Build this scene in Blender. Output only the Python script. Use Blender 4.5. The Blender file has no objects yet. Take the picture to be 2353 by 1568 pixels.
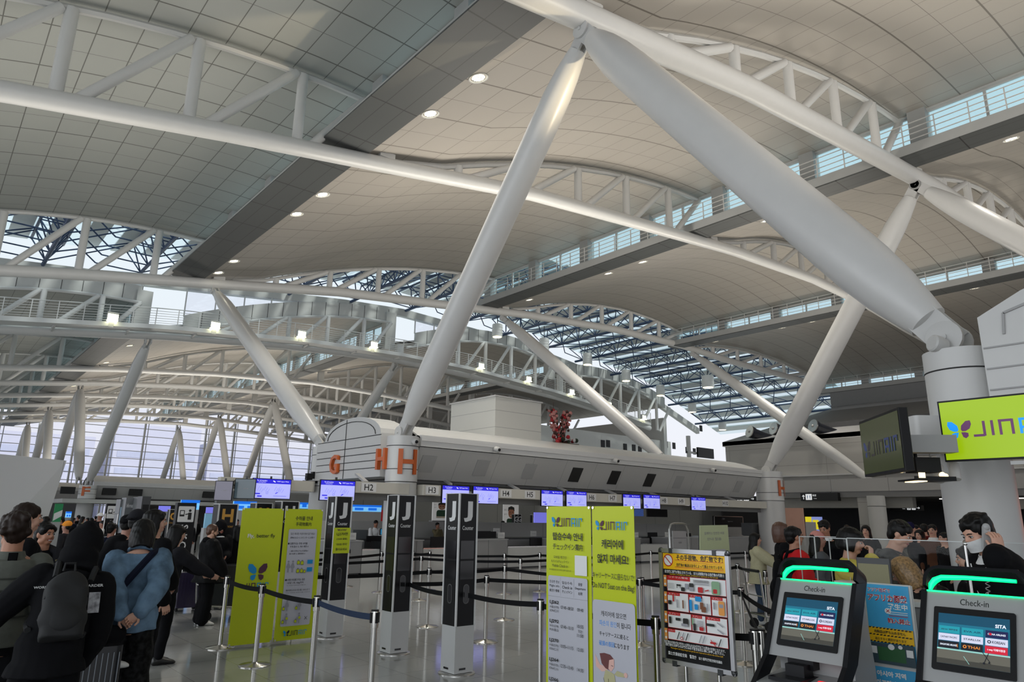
import bpy, math, random
from mathutils import Vector, Matrix, Euler
random.seed(7)
SC = bpy.context.scene
COL = SC.collection
# ---------------------------------------------------------------- camera, sky, exposure
EYE = Vector((0, 0, 1.6))
RX = Vector((0.75944239, -0.65039456, 0.0153027)); 
CAM_R = Matrix(((0.7594423907, -0.1728821026, -0.6271834132),
                (-0.6503945590, -0.1790804250, -0.7381850168),
                (0.0153027056, 0.9685256734, -0.2484428449)))
FPX, CX, CY = 1585.0, 1176.5, 784.0
cd = bpy.data.cameras.new('camera'); cam = bpy.data.objects.new('camera', cd); COL.objects.link(cam)
cd.sensor_width = 36; cd.lens = FPX / 2353 * 36; cd.clip_start = .05; cd.clip_end = 1500
cam.matrix_world = Matrix.Translation(EYE) @ CAM_R.to_4x4()
SC.camera = cam
W = bpy.data.worlds.new('sky'); SC.world = W; W.use_nodes = True
nt = W.node_tree; bg = nt.nodes['Background']
tc = nt.nodes.new('ShaderNodeTexCoord'); sp = nt.nodes.new('ShaderNodeSeparateXYZ'); cr = nt.nodes.new('ShaderNodeValToRGB')
nt.links.new(tc.outputs['Generated'], sp.inputs[0]); nt.links.new(sp.outputs['Z'], cr.inputs[0]); nt.links.new(cr.outputs[0], bg.inputs[0])
cr.color_ramp.elements[0].color = (.92, .91, .98, 1); cr.color_ramp.elements[1].color = (.74, .92, .97, 1); cr.color_ramp.elements[1].position = .6
bg.inputs['Strength'].default_value = 1.05
SC.view_settings.view_transform = 'Standard'; SC.view_settings.look = 'None'
SC.view_settings.exposure = -0.08; SC.view_settings.gamma = 1.0; SC.view_settings.use_curve_mapping = False
SC.cycles.max_bounces = 8; SC.cycles.diffuse_bounces = 4; SC.cycles.glossy_bounces = 4; SC.cycles.transparent_max_bounces = 12
SC.cycles.sample_clamp_indirect = 6.0
def area(name, loc, rot, sx, sy, power, col=(1, 1, 1)):
    l = bpy.data.lights.new(name, 'AREA'); l.shape = 'RECTANGLE'; l.size = sx; l.size_y = sy; l.energy = power; l.color = col
    o = bpy.data.objects.new(name, l); o.location = loc; o.rotation_euler = rot; COL.objects.link(o); return o
# warm uplights added in mid-air, without fixtures, to brighten the ceilings
for _x, _y, _sx, _sy, _p in ((20, 20.2, 16, 3.5, 1500), (17, 0, 14, 3.5, 1900), (42, 20, 14, 4, 1200), (42, 0, 14, 4, 900), (2, 24, 8, 10, 500), (25, 68, 30, 4, 2200), (25, 88, 30, 4, 1800), (25, 108, 30, 4, 1800)):
    area('ceiling_fill_light', (_x, _y, 6.6), (math.pi, 0, 0), _sx, _sy, _p, (1, .93, .82))
# unseen soft area light added far left to brighten the struts and floor
area('left_fill_light', (-14, 6, 4.5), (0, math.radians(-90), 0), 8, 44, 2000, (.9, .95, 1))
# hazy daylight sun through the atrium skylight and the clerestories
sl = bpy.data.lights.new('sun', 'SUN'); sl.energy = 2.6; sl.angle = math.radians(8); sl.color = (1, .95, .88)
so = bpy.data.objects.new('sun', sl); so.rotation_euler = (math.radians(38), math.radians(18), 0); COL.objects.link(so)

# ---------------------------------------------------------------- photo point -> place helpers
def ray(px, py): return (CAM_R @ Vector((px - CX, -(py - CY), -FPX))).normalized()
def atz(px, py, z=0.): d = ray(px, py); return EYE + d * ((z - EYE.z) / d.z)
def aty(px, py, y): d = ray(px, py); return EYE + d * (y / d.y)
def atx(px, py, x): d = ray(px, py); return EYE + d * (x / d.x)

# ---------------------------------------------------------------- materials
MATS = {}
def mat(name, col, rough=.6, metal=0., emit=None, estr=1., var=.06, vscale=3., bump=0., spec=.5, alpha=None, trans=0.):
    if name in MATS: return MATS[name]
    m = bpy.data.materials.new(name); m.use_nodes = True; n = m.node_tree; b = n.nodes['Principled BSDF']
    c = (col[0], col[1], col[2], 1)
    b.inputs['Roughness'].default_value = rough; b.inputs['Metallic'].default_value = metal
    b.inputs['Specular IOR Level'].default_value = spec
    b.inputs['Transmission Weight'].default_value = trans
    if var > 0 or bump > 0:
        t = n.nodes.new('ShaderNodeTexCoord'); z = n.nodes.new('ShaderNodeTexNoise'); z.inputs['Scale'].default_value = vscale; z.inputs['Detail'].default_value = 4
        n.links.new(t.outputs['Object'], z.inputs['Vector'])
        mx = n.nodes.new('ShaderNodeMix'); mx.data_type = 'RGBA'
        mx.inputs['A'].default_value = tuple(max(0, q * (1 - var)) for q in col) + (1,); mx.inputs['B'].default_value = tuple(min(1, q * (1 + var)) for q in col) + (1,)
        mr = n.nodes.new('ShaderNodeMapRange'); mr.inputs[1].default_value = .36 if var > .2 else 0; mr.inputs[2].default_value = .64 if var > .2 else 1; n.links.new(z.outputs['Fac'], mr.inputs[0]); n.links.new(mr.outputs[0], mx.inputs['Factor']); n.links.new(mx.outputs['Result'], b.inputs['Base Color'])
        if bump > 0:
            bm_ = n.nodes.new('ShaderNodeBump'); bm_.inputs['Strength'].default_value = bump; n.links.new(z.outputs['Fac'], bm_.inputs['Height']); n.links.new(bm_.outputs[0], b.inputs['Normal'])
    else: b.inputs['Base Color'].default_value = c
    if emit: b.inputs['Emission Color'].default_value = (*emit, 1); b.inputs['Emission Strength'].default_value = estr
    if alpha is not None: b.inputs['Alpha'].default_value = alpha
    MATS[name] = m; return m
def srgb(r, g, b):
    f = lambda c: (c / 255 / 12.92) if c / 255 <= .04045 else ((c / 255 + .055) / 1.055) ** 2.4
    return (f(r), f(g), f(b))
def grid_mat(name, col, seam, period, width, axes=('X', 'Y'), rough=.5, off=(0, 0), metal=0., heavy=None, spec=.5, var=.04, bumpn=0):
    """panelled surface: straight seams every period[i] m along each object axis"""
    if name in MATS: return MATS[name]
    m = mat(name, col, rough, metal, var=var, vscale=.5, spec=spec); n = m.node_tree; b = n.nodes['Principled BSDF']
    src = b.inputs['Base Color'].links[0].from_socket
    t = n.nodes.new('ShaderNodeTexCoord'); s = n.nodes.new('ShaderNodeSeparateXYZ'); n.links.new(t.outputs['Object'], s.inputs[0])
    last = None
    for i, a in enumerate(axes):
        p = period[i]
        q = n.nodes.new('ShaderNodeMath'); q.operation = 'ADD'; q.inputs[1].default_value = off[i] + 1000 * p; n.links.new(s.outputs[a], q.inputs[0])
        r = n.nodes.new('ShaderNodeMath'); r.operation = 'MODULO'; r.inputs[1].default_value = p; n.links.new(q.outputs[0], r.inputs[0])
        k = n.nodes.new('ShaderNodeMath'); k.operation = 'LESS_THAN'; k.inputs[1].default_value = width[i]; n.links.new(r.outputs[0], k.inputs[0])
        if last is None: last = k.outputs[0]
        else:
            mm = n.nodes.new('ShaderNodeMath'); mm.operation = 'MAXIMUM'; n.links.new(last, mm.inputs[0]); n.links.new(k.outputs[0], mm.inputs[1]); last = mm.outputs[0]
    mx = n.nodes.new('ShaderNodeMix'); mx.data_type = 'RGBA'; mx.inputs['B'].default_value = (*seam, 1)
    n.links.new(src, mx.inputs['A']); n.links.new(last, mx.inputs['Factor']); n.links.new(mx.outputs['Result'], b.inputs['Base Color'])
    return m
def glass_mat(name, tint, a=.85, rough=.05, k=.4):
    if name in MATS: return MATS[name]
    m = bpy.data.materials.new(name); m.use_nodes = True; n = m.node_tree; n.nodes.remove(n.nodes['Principled BSDF'])
    o = n.nodes['Material Output']; t = n.nodes.new('ShaderNodeBsdfTransparent'); g = n.nodes.new('ShaderNodeBsdfGlossy'); x = n.nodes.new('ShaderNodeMixShader')
    t.inputs[0].default_value = (*tint, 1); g.inputs['Roughness'].default_value = rough
    fr = n.nodes.new('ShaderNodeLayerWeight'); fr.inputs[0].default_value = .2
    mt = n.nodes.new('ShaderNodeMath'); mt.operation = 'MULTIPLY_ADD'; mt.inputs[1].default_value = k; mt.inputs[2].default_value = 1 - a
    n.links.new(fr.outputs['Facing'], mt.inputs[0])
    n.links.new(mt.outputs[0], x.inputs[0]); n.links.new(t.outputs[0], x.inputs[1]); n.links.new(g.outputs[0], x.inputs[2]); n.links.new(x.outputs[0], o.inputs[0])
    MATS[name] = m; return m

# ---------------------------------------------------------------- mesh building
def frame(d):
    d = Vector(d).normalized(); a = Vector((0, 0, 1)) if abs(d.z) < .95 else Vector((1, 0, 0))
    u = d.cross(a).normalized(); return u, d.cross(u).normalized(), d
class MB:
    def __init__(s): s.v = []; s.f = []; s.m = []
    def add(s, vs, fs, mi=0):
        o = len(s.v); s.v += [tuple(p) for p in vs]; s.f += [tuple(i + o for i in f) for f in fs]; s.m += [mi] * len(fs); return s
    def box(s, x0, x1, y0, y1, z0, z1, mi=0):
        if x0 > x1: x0, x1 = x1, x0
        if y0 > y1: y0, y1 = y1, y0
        if z0 > z1: z0, z1 = z1, z0
        return s.add([(x0, y0, z0), (x1, y0, z0), (x1, y1, z0), (x0, y1, z0), (x0, y0, z1), (x1, y0, z1), (x1, y1, z1), (x0, y1, z1)],
                     [(0, 3, 2, 1), (4, 5, 6, 7), (0, 1, 5, 4), (1, 2, 6, 5), (2, 3, 7, 6), (3, 0, 4, 7)], mi)
    def rbox(s, x0, x1, y0, y1, z0, z1, r=.02, mi=0, n=3):
        """box with rounded vertical edges"""
        pts = []
        for cx, cy, a0 in ((x1 - r, y1 - r, 0), (x0 + r, y1 - r, 90), (x0 + r, y0 + r, 180), (x1 - r, y0 + r, 270)):
            for k in range(n + 1): a = math.radians(a0 + 90 * k / n); pts.append((cx + r * math.cos(a), cy + r * math.sin(a)))
        return s.extrude(pts, z0, z1, mi)
    def extrude(s, pts, z0, z1, mi=0, M=None):
        n = len(pts); vs = [Vector((x, y, z0)) for x, y in pts] + [Vector((x, y, z1)) for x, y in pts]
        if M is not None: vs = [M @ v for v in vs]
        return s.add(vs, [tuple(range(n))[::-1], tuple(range(n, 2 * n))] + [(i, (i + 1) % n, n + (i + 1) % n, n + i) for i in range(n)], mi)
    def bar(s, a, b, w, h, mi=0, up=None):
        a = Vector(a); b = Vector(b); u, v, d = frame(b - a)
        if up is not None: v = Vector(up).normalized(); u = d.cross(v).normalized(); v = u.cross(d)
        vs = [p + u * (w / 2 * i) + v * (h / 2 * j) for p in (a, b) for i, j in ((-1, -1), (1, -1), (1, 1), (-1, 1))]
        return s.add(vs, [(3, 2, 1, 0), (4, 5, 6, 7), (0, 1, 5, 4), (1, 2, 6, 5), (2, 3, 7, 6), (3, 0, 4, 7)], mi)
    def path(s, pts, rs, n=10, mi=0, cap=True, closed=False, ell=1., up=None):
        pts = [Vector(p) for p in pts]; N = len(pts)
        if not isinstance(rs, (list, tuple)): rs = [rs] * N
        vs = []; u = None
        for i, p in enumerate(pts):
            if closed: d = pts[(i + 1) % N] - pts[i - 1]
            else: d = pts[min(i + 1, N - 1)] - pts[max(i - 1, 0)]
            d.normalize()
            if up is not None: v = Vector(up); u = d.cross(v).normalized()
            elif u is None: u = frame(d)[0]
            else: u = (u - d * u.dot(d)).normalized()
            v = d.cross(u)
            for k in range(n):
                a = 2 * math.pi * k / n; vs.append(p + (u * math.cos(a) * ell + v * math.sin(a)) * rs[i])
        fs = []
        for i in range(N if closed else N - 1):
            j = (i + 1) % N
            for k in range(n): fs.append((i * n + k, i * n + (k + 1) % n, j * n + (k + 1) % n, j * n + k))
        if cap and not closed: fs.append(tuple(range(n))[::-1]); fs.append(tuple((N - 1) * n + k for k in range(n)))
        return s.add(vs, fs, mi)
    def tube(s, a, b, r, r2=None, n=10, mi=0): return s.path([a, b], [r, r if r2 is None else r2], n, mi)
    def lathe(s, prof, c=(0, 0, 0), ax=(0, 0, 1), n=20, mi=0):
        u, v, d = frame(ax); c = Vector(c); vs = []; N = len(prof)
        for r, z in prof:
            for k in range(n): a = 2 * math.pi * k / n; vs.append(c + d * z + (u * math.cos(a) + v * math.sin(a)) * r)
        fs = [(i * n + k, i * n + (k + 1) % n, (i + 1) * n + (k + 1) % n, (i + 1) * n + k) for i in range(N - 1) for k in range(n)]
        fs += [tuple(range(n))[::-1], tuple((N - 1) * n + k for k in range(n))]
        return s.add(vs, fs, mi)
    def ball(s, c, r, n=12, m=8, mi=0, M=None):
        if not isinstance(r, (list, tuple)): r = (r, r, r)
        c = Vector(c); vs = []; fs = []
        for i in range(m + 1):
            t = math.pi * i / m
            for k in range(n):
                a = 2 * math.pi * k / n; p = Vector((r[0] * math.sin(t) * math.cos(a), r[1] * math.sin(t) * math.sin(a), r[2] * math.cos(t)))
                vs.append(c + (M @ p if M is not None else p))
        for i in range(m):
            for k in range(n): fs.append((i * n + k, (i + 1) * n + k, (i + 1) * n + (k + 1) % n, i * n + (k + 1) % n))
        return s.add(vs, fs, mi)
    def sheet(s, rows, th, mi=0, dirn=(0, 0, 1)):
        """thick sheet from rows of points (grid), thickness th along dirn"""
        R, Cn = len(rows), len(rows[0]); d = Vector(dirn) * th
        top = [Vector(p) + d for r in rows for p in r]; bot = [Vector(p) for r in rows for p in r]; o = R * Cn
        fs = []
        for i in range(R - 1):
            for j in range(Cn - 1):
                a = i * Cn + j; fs.append((a, a + 1, a + Cn + 1, a + Cn)); fs.append((o + a, o + a + Cn, o + a + Cn + 1, o + a + 1))
        for j in range(Cn - 1): fs.append((j, o + j, o + j + 1, j + 1)); a = (R - 1) * Cn + j; fs.append((a, a + 1, o + a + 1, o + a))
        for i in range(R - 1): a = i * Cn; fs.append((a, a + Cn, o + a + Cn, o + a)); a = i * Cn + Cn - 1; fs.append((a, o + a, o + a + Cn, a + Cn))
        return s.add(bot + top, fs, mi)
    def merge(s, o, M=None, mi=None):
        vs = [M @ Vector(p) for p in o.v] if M is not None else o.v
        k = len(s.v); s.v += [tuple(p) for p in vs]; s.f += [tuple(i + k for i in f) for f in o.f]; s.m += [mi if mi is not None else q for q in o.m]; return s
    def build(s, name, mats, parent=None, off=None, smooth=35, M=None):
        me = bpy.data.meshes.new(name)
        vs = s.v
        if M is not None: vs = [tuple(M @ Vector(p)) for p in vs]
        if off is not None: vs = [(p[0] - off[0], p[1] - off[1], p[2] - off[2]) for p in vs]
        me.from_pydata(vs, [], s.f)
        if not isinstance(mats, (list, tuple)): mats = [mats]
        for m in mats: me.materials.append(m)
        if len(mats) > 1: me.polygons.foreach_set('material_index', s.m)
        if smooth:
            me.shade_smooth(); me.set_sharp_from_angle(angle=math.radians(smooth))
        me.validate()
        o = bpy.data.objects.new(name, me); COL.objects.link(o)
        if parent is not None: o.parent = parent
        return o
def tag(o, label=None, cat=None, group=None, kind=None):
    if label: o['label'] = label
    if cat: o['category'] = cat
    if group: o['group'] = group
    if kind: o['kind'] = kind
    return o
def thing(name, label, cat, loc=(0, 0, 0), rz=0., group=None):
    o = bpy.data.objects.new(name, None); COL.objects.link(o); o.location = loc; o.rotation_euler = (0, 0, rz); o.empty_display_size = .2
    return tag(o, label, cat, group)
KIDS = {}
def copy_tree(o, parent=None):
    c = o.copy(); COL.objects.link(c)
    if parent is not None: c.parent = parent
    for ch in list(o.children): copy_tree(ch, c)
    return c
def struct(o): return tag(o, kind='structure')
# text as real geometry, merged by builders
def text_mb(s, size=1., align='CENTER', th=.002, mi=0, bold=0., sx=1.):
    cu = bpy.data.curves.new('lettering', 'FONT'); cu.body = s; cu.size = size; cu.align_x = align; cu.align_y = 'CENTER'
    cu.extrude = th; cu.resolution_u = 2; cu.offset = bold * size
    ob = bpy.data.objects.new('lettering', cu); COL.objects.link(ob)
    dg = bpy.context.evaluated_depsgraph_get(); dg.update()
    me = bpy.data.meshes.new_from_object(ob.evaluated_get(dg)); mb = MB()
    mb.v = [(v.co.x * sx, v.co.y, v.co.z) for v in me.vertices]; mb.f = [tuple(p.vertices) for p in me.polygons]; mb.m = [mi] * len(mb.f)
    bpy.data.objects.remove(ob); bpy.data.curves.remove(cu); bpy.data.meshes.remove(me)
    return mb
def fit_text(s, w, h, align='CENTER', mi=0, bold=0., th=.002):
    """text scaled to a cap box of about w x h (w may be None)"""
    t = text_mb(s, 1., 'CENTER', 0, mi, bold)
    if not t.v: return t
    xs = [p[0] for p in t.v]; ys = [p[1] for p in t.v]; x0, x1, y0, y1 = min(xs), max(xs), min(ys), max(ys)
    sy = h / max(1e-6, y1 - y0); sxx = (w / max(1e-6, x1 - x0)) if w else sy
    ox = (x0 + x1) / 2
    t.v = [((p[0] - ox) * sxx, (p[1] - (y0 + y1) / 2) * sy, 0) for p in t.v]
    return t
class Art:
    """flat artwork on a panel: local x right, y up, each layer a hair in front of the last"""
    def __init__(s, cols): s.mb = MB(); s.cols = cols; s.k = 1
    def z(s): s.k += 1; return s.k * .00035
    def poly(s, pts, c): z = s.z(); s.mb.add([(x, y, z) for x, y in pts], [tuple(range(len(pts)))], c); return s
    def rect(s, x0, y0, x1, y1, c): return s.poly([(x0, y0), (x1, y0), (x1, y1), (x0, y1)], c)
    def rrect(s, x0, y0, x1, y1, r, c):
        pts = []
        for cx, cy, a0 in ((x1 - r, y1 - r, 0), (x0 + r, y1 - r, 90), (x0 + r, y0 + r, 180), (x1 - r, y0 + r, 270)):
            for k in range(5): a = math.radians(a0 + 22.5 * k); pts.append((cx + r * math.cos(a), cy + r * math.sin(a)))
        return s.poly(pts, c)
    def disc(s, x, y, r, c, ry=None, n=20): return s.poly([(x + r * math.cos(2 * math.pi * k / n), y + (ry or r) * math.sin(2 * math.pi * k / n)) for k in range(n)], c)
    def line(s, pts, w, c):
        for a, b in zip(pts, pts[1:]):
            dx, dy = b[0] - a[0], b[1] - a[1]; L = math.hypot(dx, dy) or 1; nx, ny = -dy / L * w / 2, dx / L * w / 2
            s.poly([(a[0] + nx, a[1] + ny), (a[0] - nx, a[1] - ny), (b[0] - nx, b[1] - ny), (b[0] + nx, b[1] + ny)], c)
        return s
    def text(s, t, x, y, h, c, w=None, bold=0., align='C'):
        m = fit_text(t, w, h, mi=c, bold=bold)
        if not m.v: return s
        x0 = min(p[0] for p in m.v); x1 = max(p[0] for p in m.v); ox = x - (0 if align == 'C' else x0 if align == 'L' else x1)
        z = s.z(); m.v = [(p[0] + ox, p[1] + y, z) for p in m.v]; s.mb.merge(m); return s
    def jinair(s, x, y, w, cb, cp, fly=True, dark=None):
        """butterfly mark + JIN AIR wordmark, width w, centred on x,y"""
        h = w * .2
        if fly: s.butterfly(x - w * .42, y, h * 1.15, cb, cp); x0 = x - w * .3
        else: x0 = x - w / 2
        ww = (x + w / 2 - x0); u = ww / 22; t = u * .72; y0, y1 = y - h / 2, y + h / 2
        L = lambda ps, c: s.line([(x0 + a * u, y0 + b * (y1 - y0)) for a, b in ps], t, c)
        L([(0, .05), (2.9, .05)], cp); L([(2.9, 0), (2.9, 1)], cp)
        L([(5, 0), (5, 1)], cp); L([(7, 0), (7, 1)], cp); L([(6.6, .93), (10, .93)], cp); L([(10, 0), (10, 1)], cp)
        L([(12, 0), (12, 1)], cb); L([(11.6, .93), (15, .93)], cb); L([(15, 0), (15, 1)], cb); L([(12, .4), (15, .4)], cb)
        L([(17, 0), (17, 1)], cb); L([(19, 0), (19, 1)], cb); L([(18.6, .93), (21.5, .93)], cb); L([(21.3, .6), (21.3, 1)], cb)
        return s
    def butterfly(s, x, y, h, cb, cp):
        for sg, c in ((-1, cb), (1, cp)):
            s.poly([(x + sg * h * a, y + h * b) for a, b in ((.06, .02), (.1, .25), (.35, .5), (.58, .52), (.62, .3), (.52, .05), (.3, -.08), (.12, -.08))][::sg], c)
            s.poly([(x + sg * h * a, y + h * b) for a, b in ((.06, -.14), (.25, -.14), (.42, -.2), (.42, -.38), (.28, -.5), (.14, -.42))][::sg], c)
        return s
    def build(s, name, parent, M=None, label=None):
        o = s.mb.build(name, s.cols, parent, smooth=0, M=M)
        if label: o['label'] = label
        return o
def interp(T, x):
    if x <= T[0][0]: return T[0][1] + (x - T[0][0]) * (T[1][1] - T[0][1]) / (T[1][0] - T[0][0])
    for (a, b), (c, d) in zip(T, T[1:]):
        if x <= c: return b + (x - a) * (d - b) / (c - a)
    (a, b), (c, d) = T[-2:]; return d + (x - c) * (d - b) / (c - a)
# ================================================================ THE SETTING
M_wp = mat('white_painted_steel', (.62, .62, .61), .32, var=.03)
M_wp2 = mat('off_white_painted_steel', (.55, .55, .54), .38, var=.03)
M_panel = mat('white_wall_panel', (.52, .52, .50), .5, var=.03)
M_dark = mat('dark_grey_metal', (.035, .037, .04), .4)
M_black = mat('black_plastic', (.006, .006, .007), .45, spec=.25)
M_chrome = mat('brushed_steel', (.55, .54, .52), .25, metal=1.)
M_blue = mat('blue_painted_truss_steel', srgb(52, 72, 104), .45)
M_grey = mat('grey_laminate', (.2, .2, .205), .45)
M_lgrey = mat('light_grey_laminate', (.36, .36, .36), .45)
M_groove = mat('shadow_gap', (.02, .02, .02), .8)
M_orange = mat('orange_letter_paint', srgb(196, 92, 30), .4)
M_ceilA = grid_mat('cool_grey_ceiling_panels', (.34, .35, .33), (.12, .12, .11), (2.44, 1.1, 1.22), (.055, .03, .02), ('Y', 'X', 'Y'), .6, (-24.2 + 2.44 * 20, .3, -24.2 + 1.22 * 41))
M_ceil = grid_mat('warm_grey_ceiling_panels', (.36, .335, .30), (.15, .135, .115), (2.44, 1.1, 1.22), (.055, .02, .018), ('Y', 'X', 'Y'), .5, (-24.2 + 2.44 * 20, .3, -24.2 + 1.22 * 41))
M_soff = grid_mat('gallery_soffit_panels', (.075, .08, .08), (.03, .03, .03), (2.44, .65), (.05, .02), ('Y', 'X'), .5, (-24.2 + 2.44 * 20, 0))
M_floor = grid_mat('glossy_tile_floor', (.36, .36, .35), (.17, .17, .17), (.61, .61), (.006, .006), ('X', 'Y'), .1, (0, 0), spec=.75, var=.1)
# floor
b = MB(); b.box(-30, 150, -40, 160, -.3, 0); struct(b.build('floor', M_floor, smooth=0))
# outside ground and the terminal building seen through the far glass
b = MB(); b.box(-150, 320, 160.5, 420, -.6, -.1); struct(b.build('ground_outside', mat('grey_apron', (.35, .35, .38), .9), smooth=0))
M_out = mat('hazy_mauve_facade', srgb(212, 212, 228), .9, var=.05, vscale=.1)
for x0, x1, y, h, L in ((-40, 36, 215, 21, 'long pale mauve building outside the far glass wall, left part'), (40, 62, 212, 25, 'taller pale mauve block outside behind the glass wall'), (66, 150, 216, 22, 'long pale mauve building outside the far glass wall, right part')):
    r = thing('terminal_building', L, 'building', ((x0 + x1) / 2, y, 0))
    b = MB(); b.box(x0, x1, y, y + 18, -.1, h); b.build('wall', M_out, r, off=r.location, smooth=0)
    b = MB()
    for k in range(3): b.box(x0 + 1, x1 - 1, y - .1, y, 7 + k * 4.5, 8.6 + k * 4.5)
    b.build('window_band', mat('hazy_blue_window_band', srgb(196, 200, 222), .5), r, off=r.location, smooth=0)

ZT = [(-11, 9.7), (0, 12.0), (5, 12.9), (11, 13.85), (18, 15.0), (25, 15.7), (33, 16.45), (42, 16.9), (50, 16.75), (56, 16.2), (64, 15.7), (70, 15.2)]
ZD = [(-11, 10.6), (0, 12.1), (12, 13.7), (20.4, 14.5), (30, 15.0), (39, 14.75), (50, 14.1), (61, 13.0), (70, 11.6)]
GAL = [(-11, 11.5, 12.), (9, 13.95, 16.3), (29, 16.35, 18.8), (49, 16.5, 18.1), (69, 14.3, 15.6)]
GW = 1.25
def yend(x): return 38.6 - .0016 * max(0, x - 11) ** 2
def zg(x): return interp([(-11, 15.5), (2, 16.9), (12, 17.9), (26, 19.4), (32, 19.8), (46, 19.3), (56, 18.0), (68, 16.3), (81, 12.0)], x)
def bay_profile(i):
    g0, d0, _ = GAL[i]; g1, _, e1 = GAL[i + 1]; a = g0 + GW; c = g1 + GW
    z0 = d0 + .1; P = [(a, z0), (a + 3.0, z0 + .72)]
    if i == 0: P = [(a, z0), (a + 3, z0 + .8)]
    x1, y1 = P[-1]; n = 14
    for k in range(1, n + 1):
        t = k / n; P.append((x1 + (c - x1) * t, y1 + (e1 - y1) * t + (1.5, 1.15, 1.75, 1.3)[i] * 4 * t * (1 - t) * (.75) + (.0)))
    return P
def ceilz(x, far=False):
    for i in range(4):
        if x <= GAL[i + 1][0] + GW: return interp(bay_profile(i), x) - (.3 if far else 0)
    return 15
# vaulted ceilings, one per bay and hall
def y_lines(y0, y1): n = 7; return [y0 + (y1 - y0) * k / n for k in range(n + 1)]
names = []
for i in range(4):
    P = bay_profile(i)
    rows = []
    for x, z in P:
        ye = yend(x); rows.append([(x, y, z) for y in y_lines(-25, ye)])
    b = MB(); b.sheet(rows, .35); struct(b.build('ceiling_vault', M_ceilA if i == 0 else M_ceil, smooth=25))
    rows = [[(x, y, z - .3) for y in y_lines(53.2, 126)] for x, z in P]
    b = MB(); b.sheet(rows, .35); struct(b.build('ceiling_vault', M_ceilA if i == 0 else M_ceil, smooth=25))
# white outer roof skins above the vaults
M_roof = mat('white_outer_roof', (.75, .75, .75), .6)
for i in range(4):
    P = bay_profile(i)
    b = MB(); b.sheet([[(x, y, z + .5) for y in y_lines(-25, yend(x))] for x, z in P], .08); struct(b.build('roof_skin', M_roof, smooth=25))
    b = MB(); b.sheet([[(x, y, z + .2) for y in y_lines(53.2, 126)] for x, z in P], .08); struct(b.build('roof_skin', M_roof, smooth=25))
# galleries under the clerestories: deck with dark soffit, rail, pilasters, glazing
M_deck = mat('gallery_fascia_concrete', (.36, .37, .37), .6, vscale=1.5)
M_clg = glass_mat('clerestory_glass', (.84, .95, .98), .93)
for gi in range(1, 5):
    g, dz, ez = GAL[gi]
    for far in (0, 1):
        y0, y1 = (53.2, 126) if far else (-25, yend(g)); dd = -.3 if far else 0
        if gi == 4 and far: continue
        lab = ('far' if far else 'near')
        g_ = g - (.4 if gi == 1 else 0)
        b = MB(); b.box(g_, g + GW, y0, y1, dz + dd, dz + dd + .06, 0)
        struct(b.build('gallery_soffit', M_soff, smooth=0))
        b = MB(); b.box(g_, g_ + .12, y0, y1, dz + dd + .061, dz + dd + (.12 if gi == 1 else .5)); b.box(g_ + .12, g + GW, y0, y1, dz + dd + .061, dz + dd + (.1 if gi == 1 else .2)); struct(b.build('gallery_edge_beam', M_deck, smooth=0))
        # rail
        gr_ = g + (.55 if gi == 1 else 0)
        b = MB(); zz = dz + dd + (.1 if gi == 1 else .5)
        ys = [y0 + 1.22 * k for k in range(int((y1 - y0) / 1.22))]
        for y in ys: b.bar((gr_ + .06, y, zz), (gr_ + .06, y, zz + .95), .04, .04)
        for q in (.2, .45, .7, .95): b.bar((gr_ + .06, y0, zz + q), (gr_ + .06, y1, zz + q), .03, .03)
        tag(b.build('gallery_handrail', M_wp2, smooth=0), 'thin metal handrail along %s' % {(1, 0): 'the closest ceiling gallery, over the row of paired downlights', (1, 1): 'the far hall gallery above the tilted struts', (2, 0): 'the middle gallery in front of the long clerestory', (2, 1): 'the far hall gallery with small bright windows', (3, 0): 'the gallery crossed by the thick tilted strut', (3, 1): 'the far hall gallery nearest the atrium slope', (4, 0): 'the dark grey end gallery beside the big column'}[(gi, far)], 'handrail')
        # clerestory wall: pilasters + window per 4.88 m
        n = int((y1 - y0) / 4.88); xw = g + GW; k = 0
        pil = MB(); fr = MB(); gl = MB()
        y = y1
        zb, zt_ = dz + dd + .2, ez + dd - .1
        first = True
        while y > y0 + .5:
            pil.box(xw - .35, xw + .25, y - .35, y + .35, zb, zt_ + .1)
            yy = y - 4.88
            fr.box(xw - .02, xw + .06, max(y0, yy) + .35, y - .35, zb, zb + .55 if gi < 4 else zb + .15)
            fr.box(xw - .02, xw + .06, max(y0, yy) + .35, y - .35, zt_ - .06, zt_ + .02)
            fr.box(xw - .04, xw + .08, (max(y0, yy) + y) / 2 - .05, (max(y0, yy) + y) / 2 + .05, zb, zt_)
            gl.box(xw, xw + .02, max(y0, yy) + .35, y - .35, zb + .15, zt_ - .06)
            y = yy
        fr.box(xw - .12, xw + .12, y0, y1, zt_ + .02, zt_ + .5)
        pil_o = struct(pil.build('window_pilasters_%d' % gi if 0 else 'trim_%d' % (gi + 4 * far), M_deck, smooth=0))
        w = struct(fr.build('window_%d' % (gi + 4 * far), M_wp2, smooth=0)); struct(gl.build('glass_pane', M_clg, w, smooth=0))
# wall under the end gallery with the big pipe
b = MB(); b.box(69, 70.3, -25, 31.5, 12.6, 14.3); struct(b.build('wall_east', mat('dark_grey_wall', (.22, .23, .24), .7), smooth=0))  # end wall in one even dark grey of its own
b = MB(); b.tube((68.3, -25, 12.2), (68.3, 31, 12.2), .55, n=16); tag(b.build('duct_pipe', mat('grey_duct', (.3, .31, .32), .5)), 'long round grey duct below the dark end wall at right', 'pipe')

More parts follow.
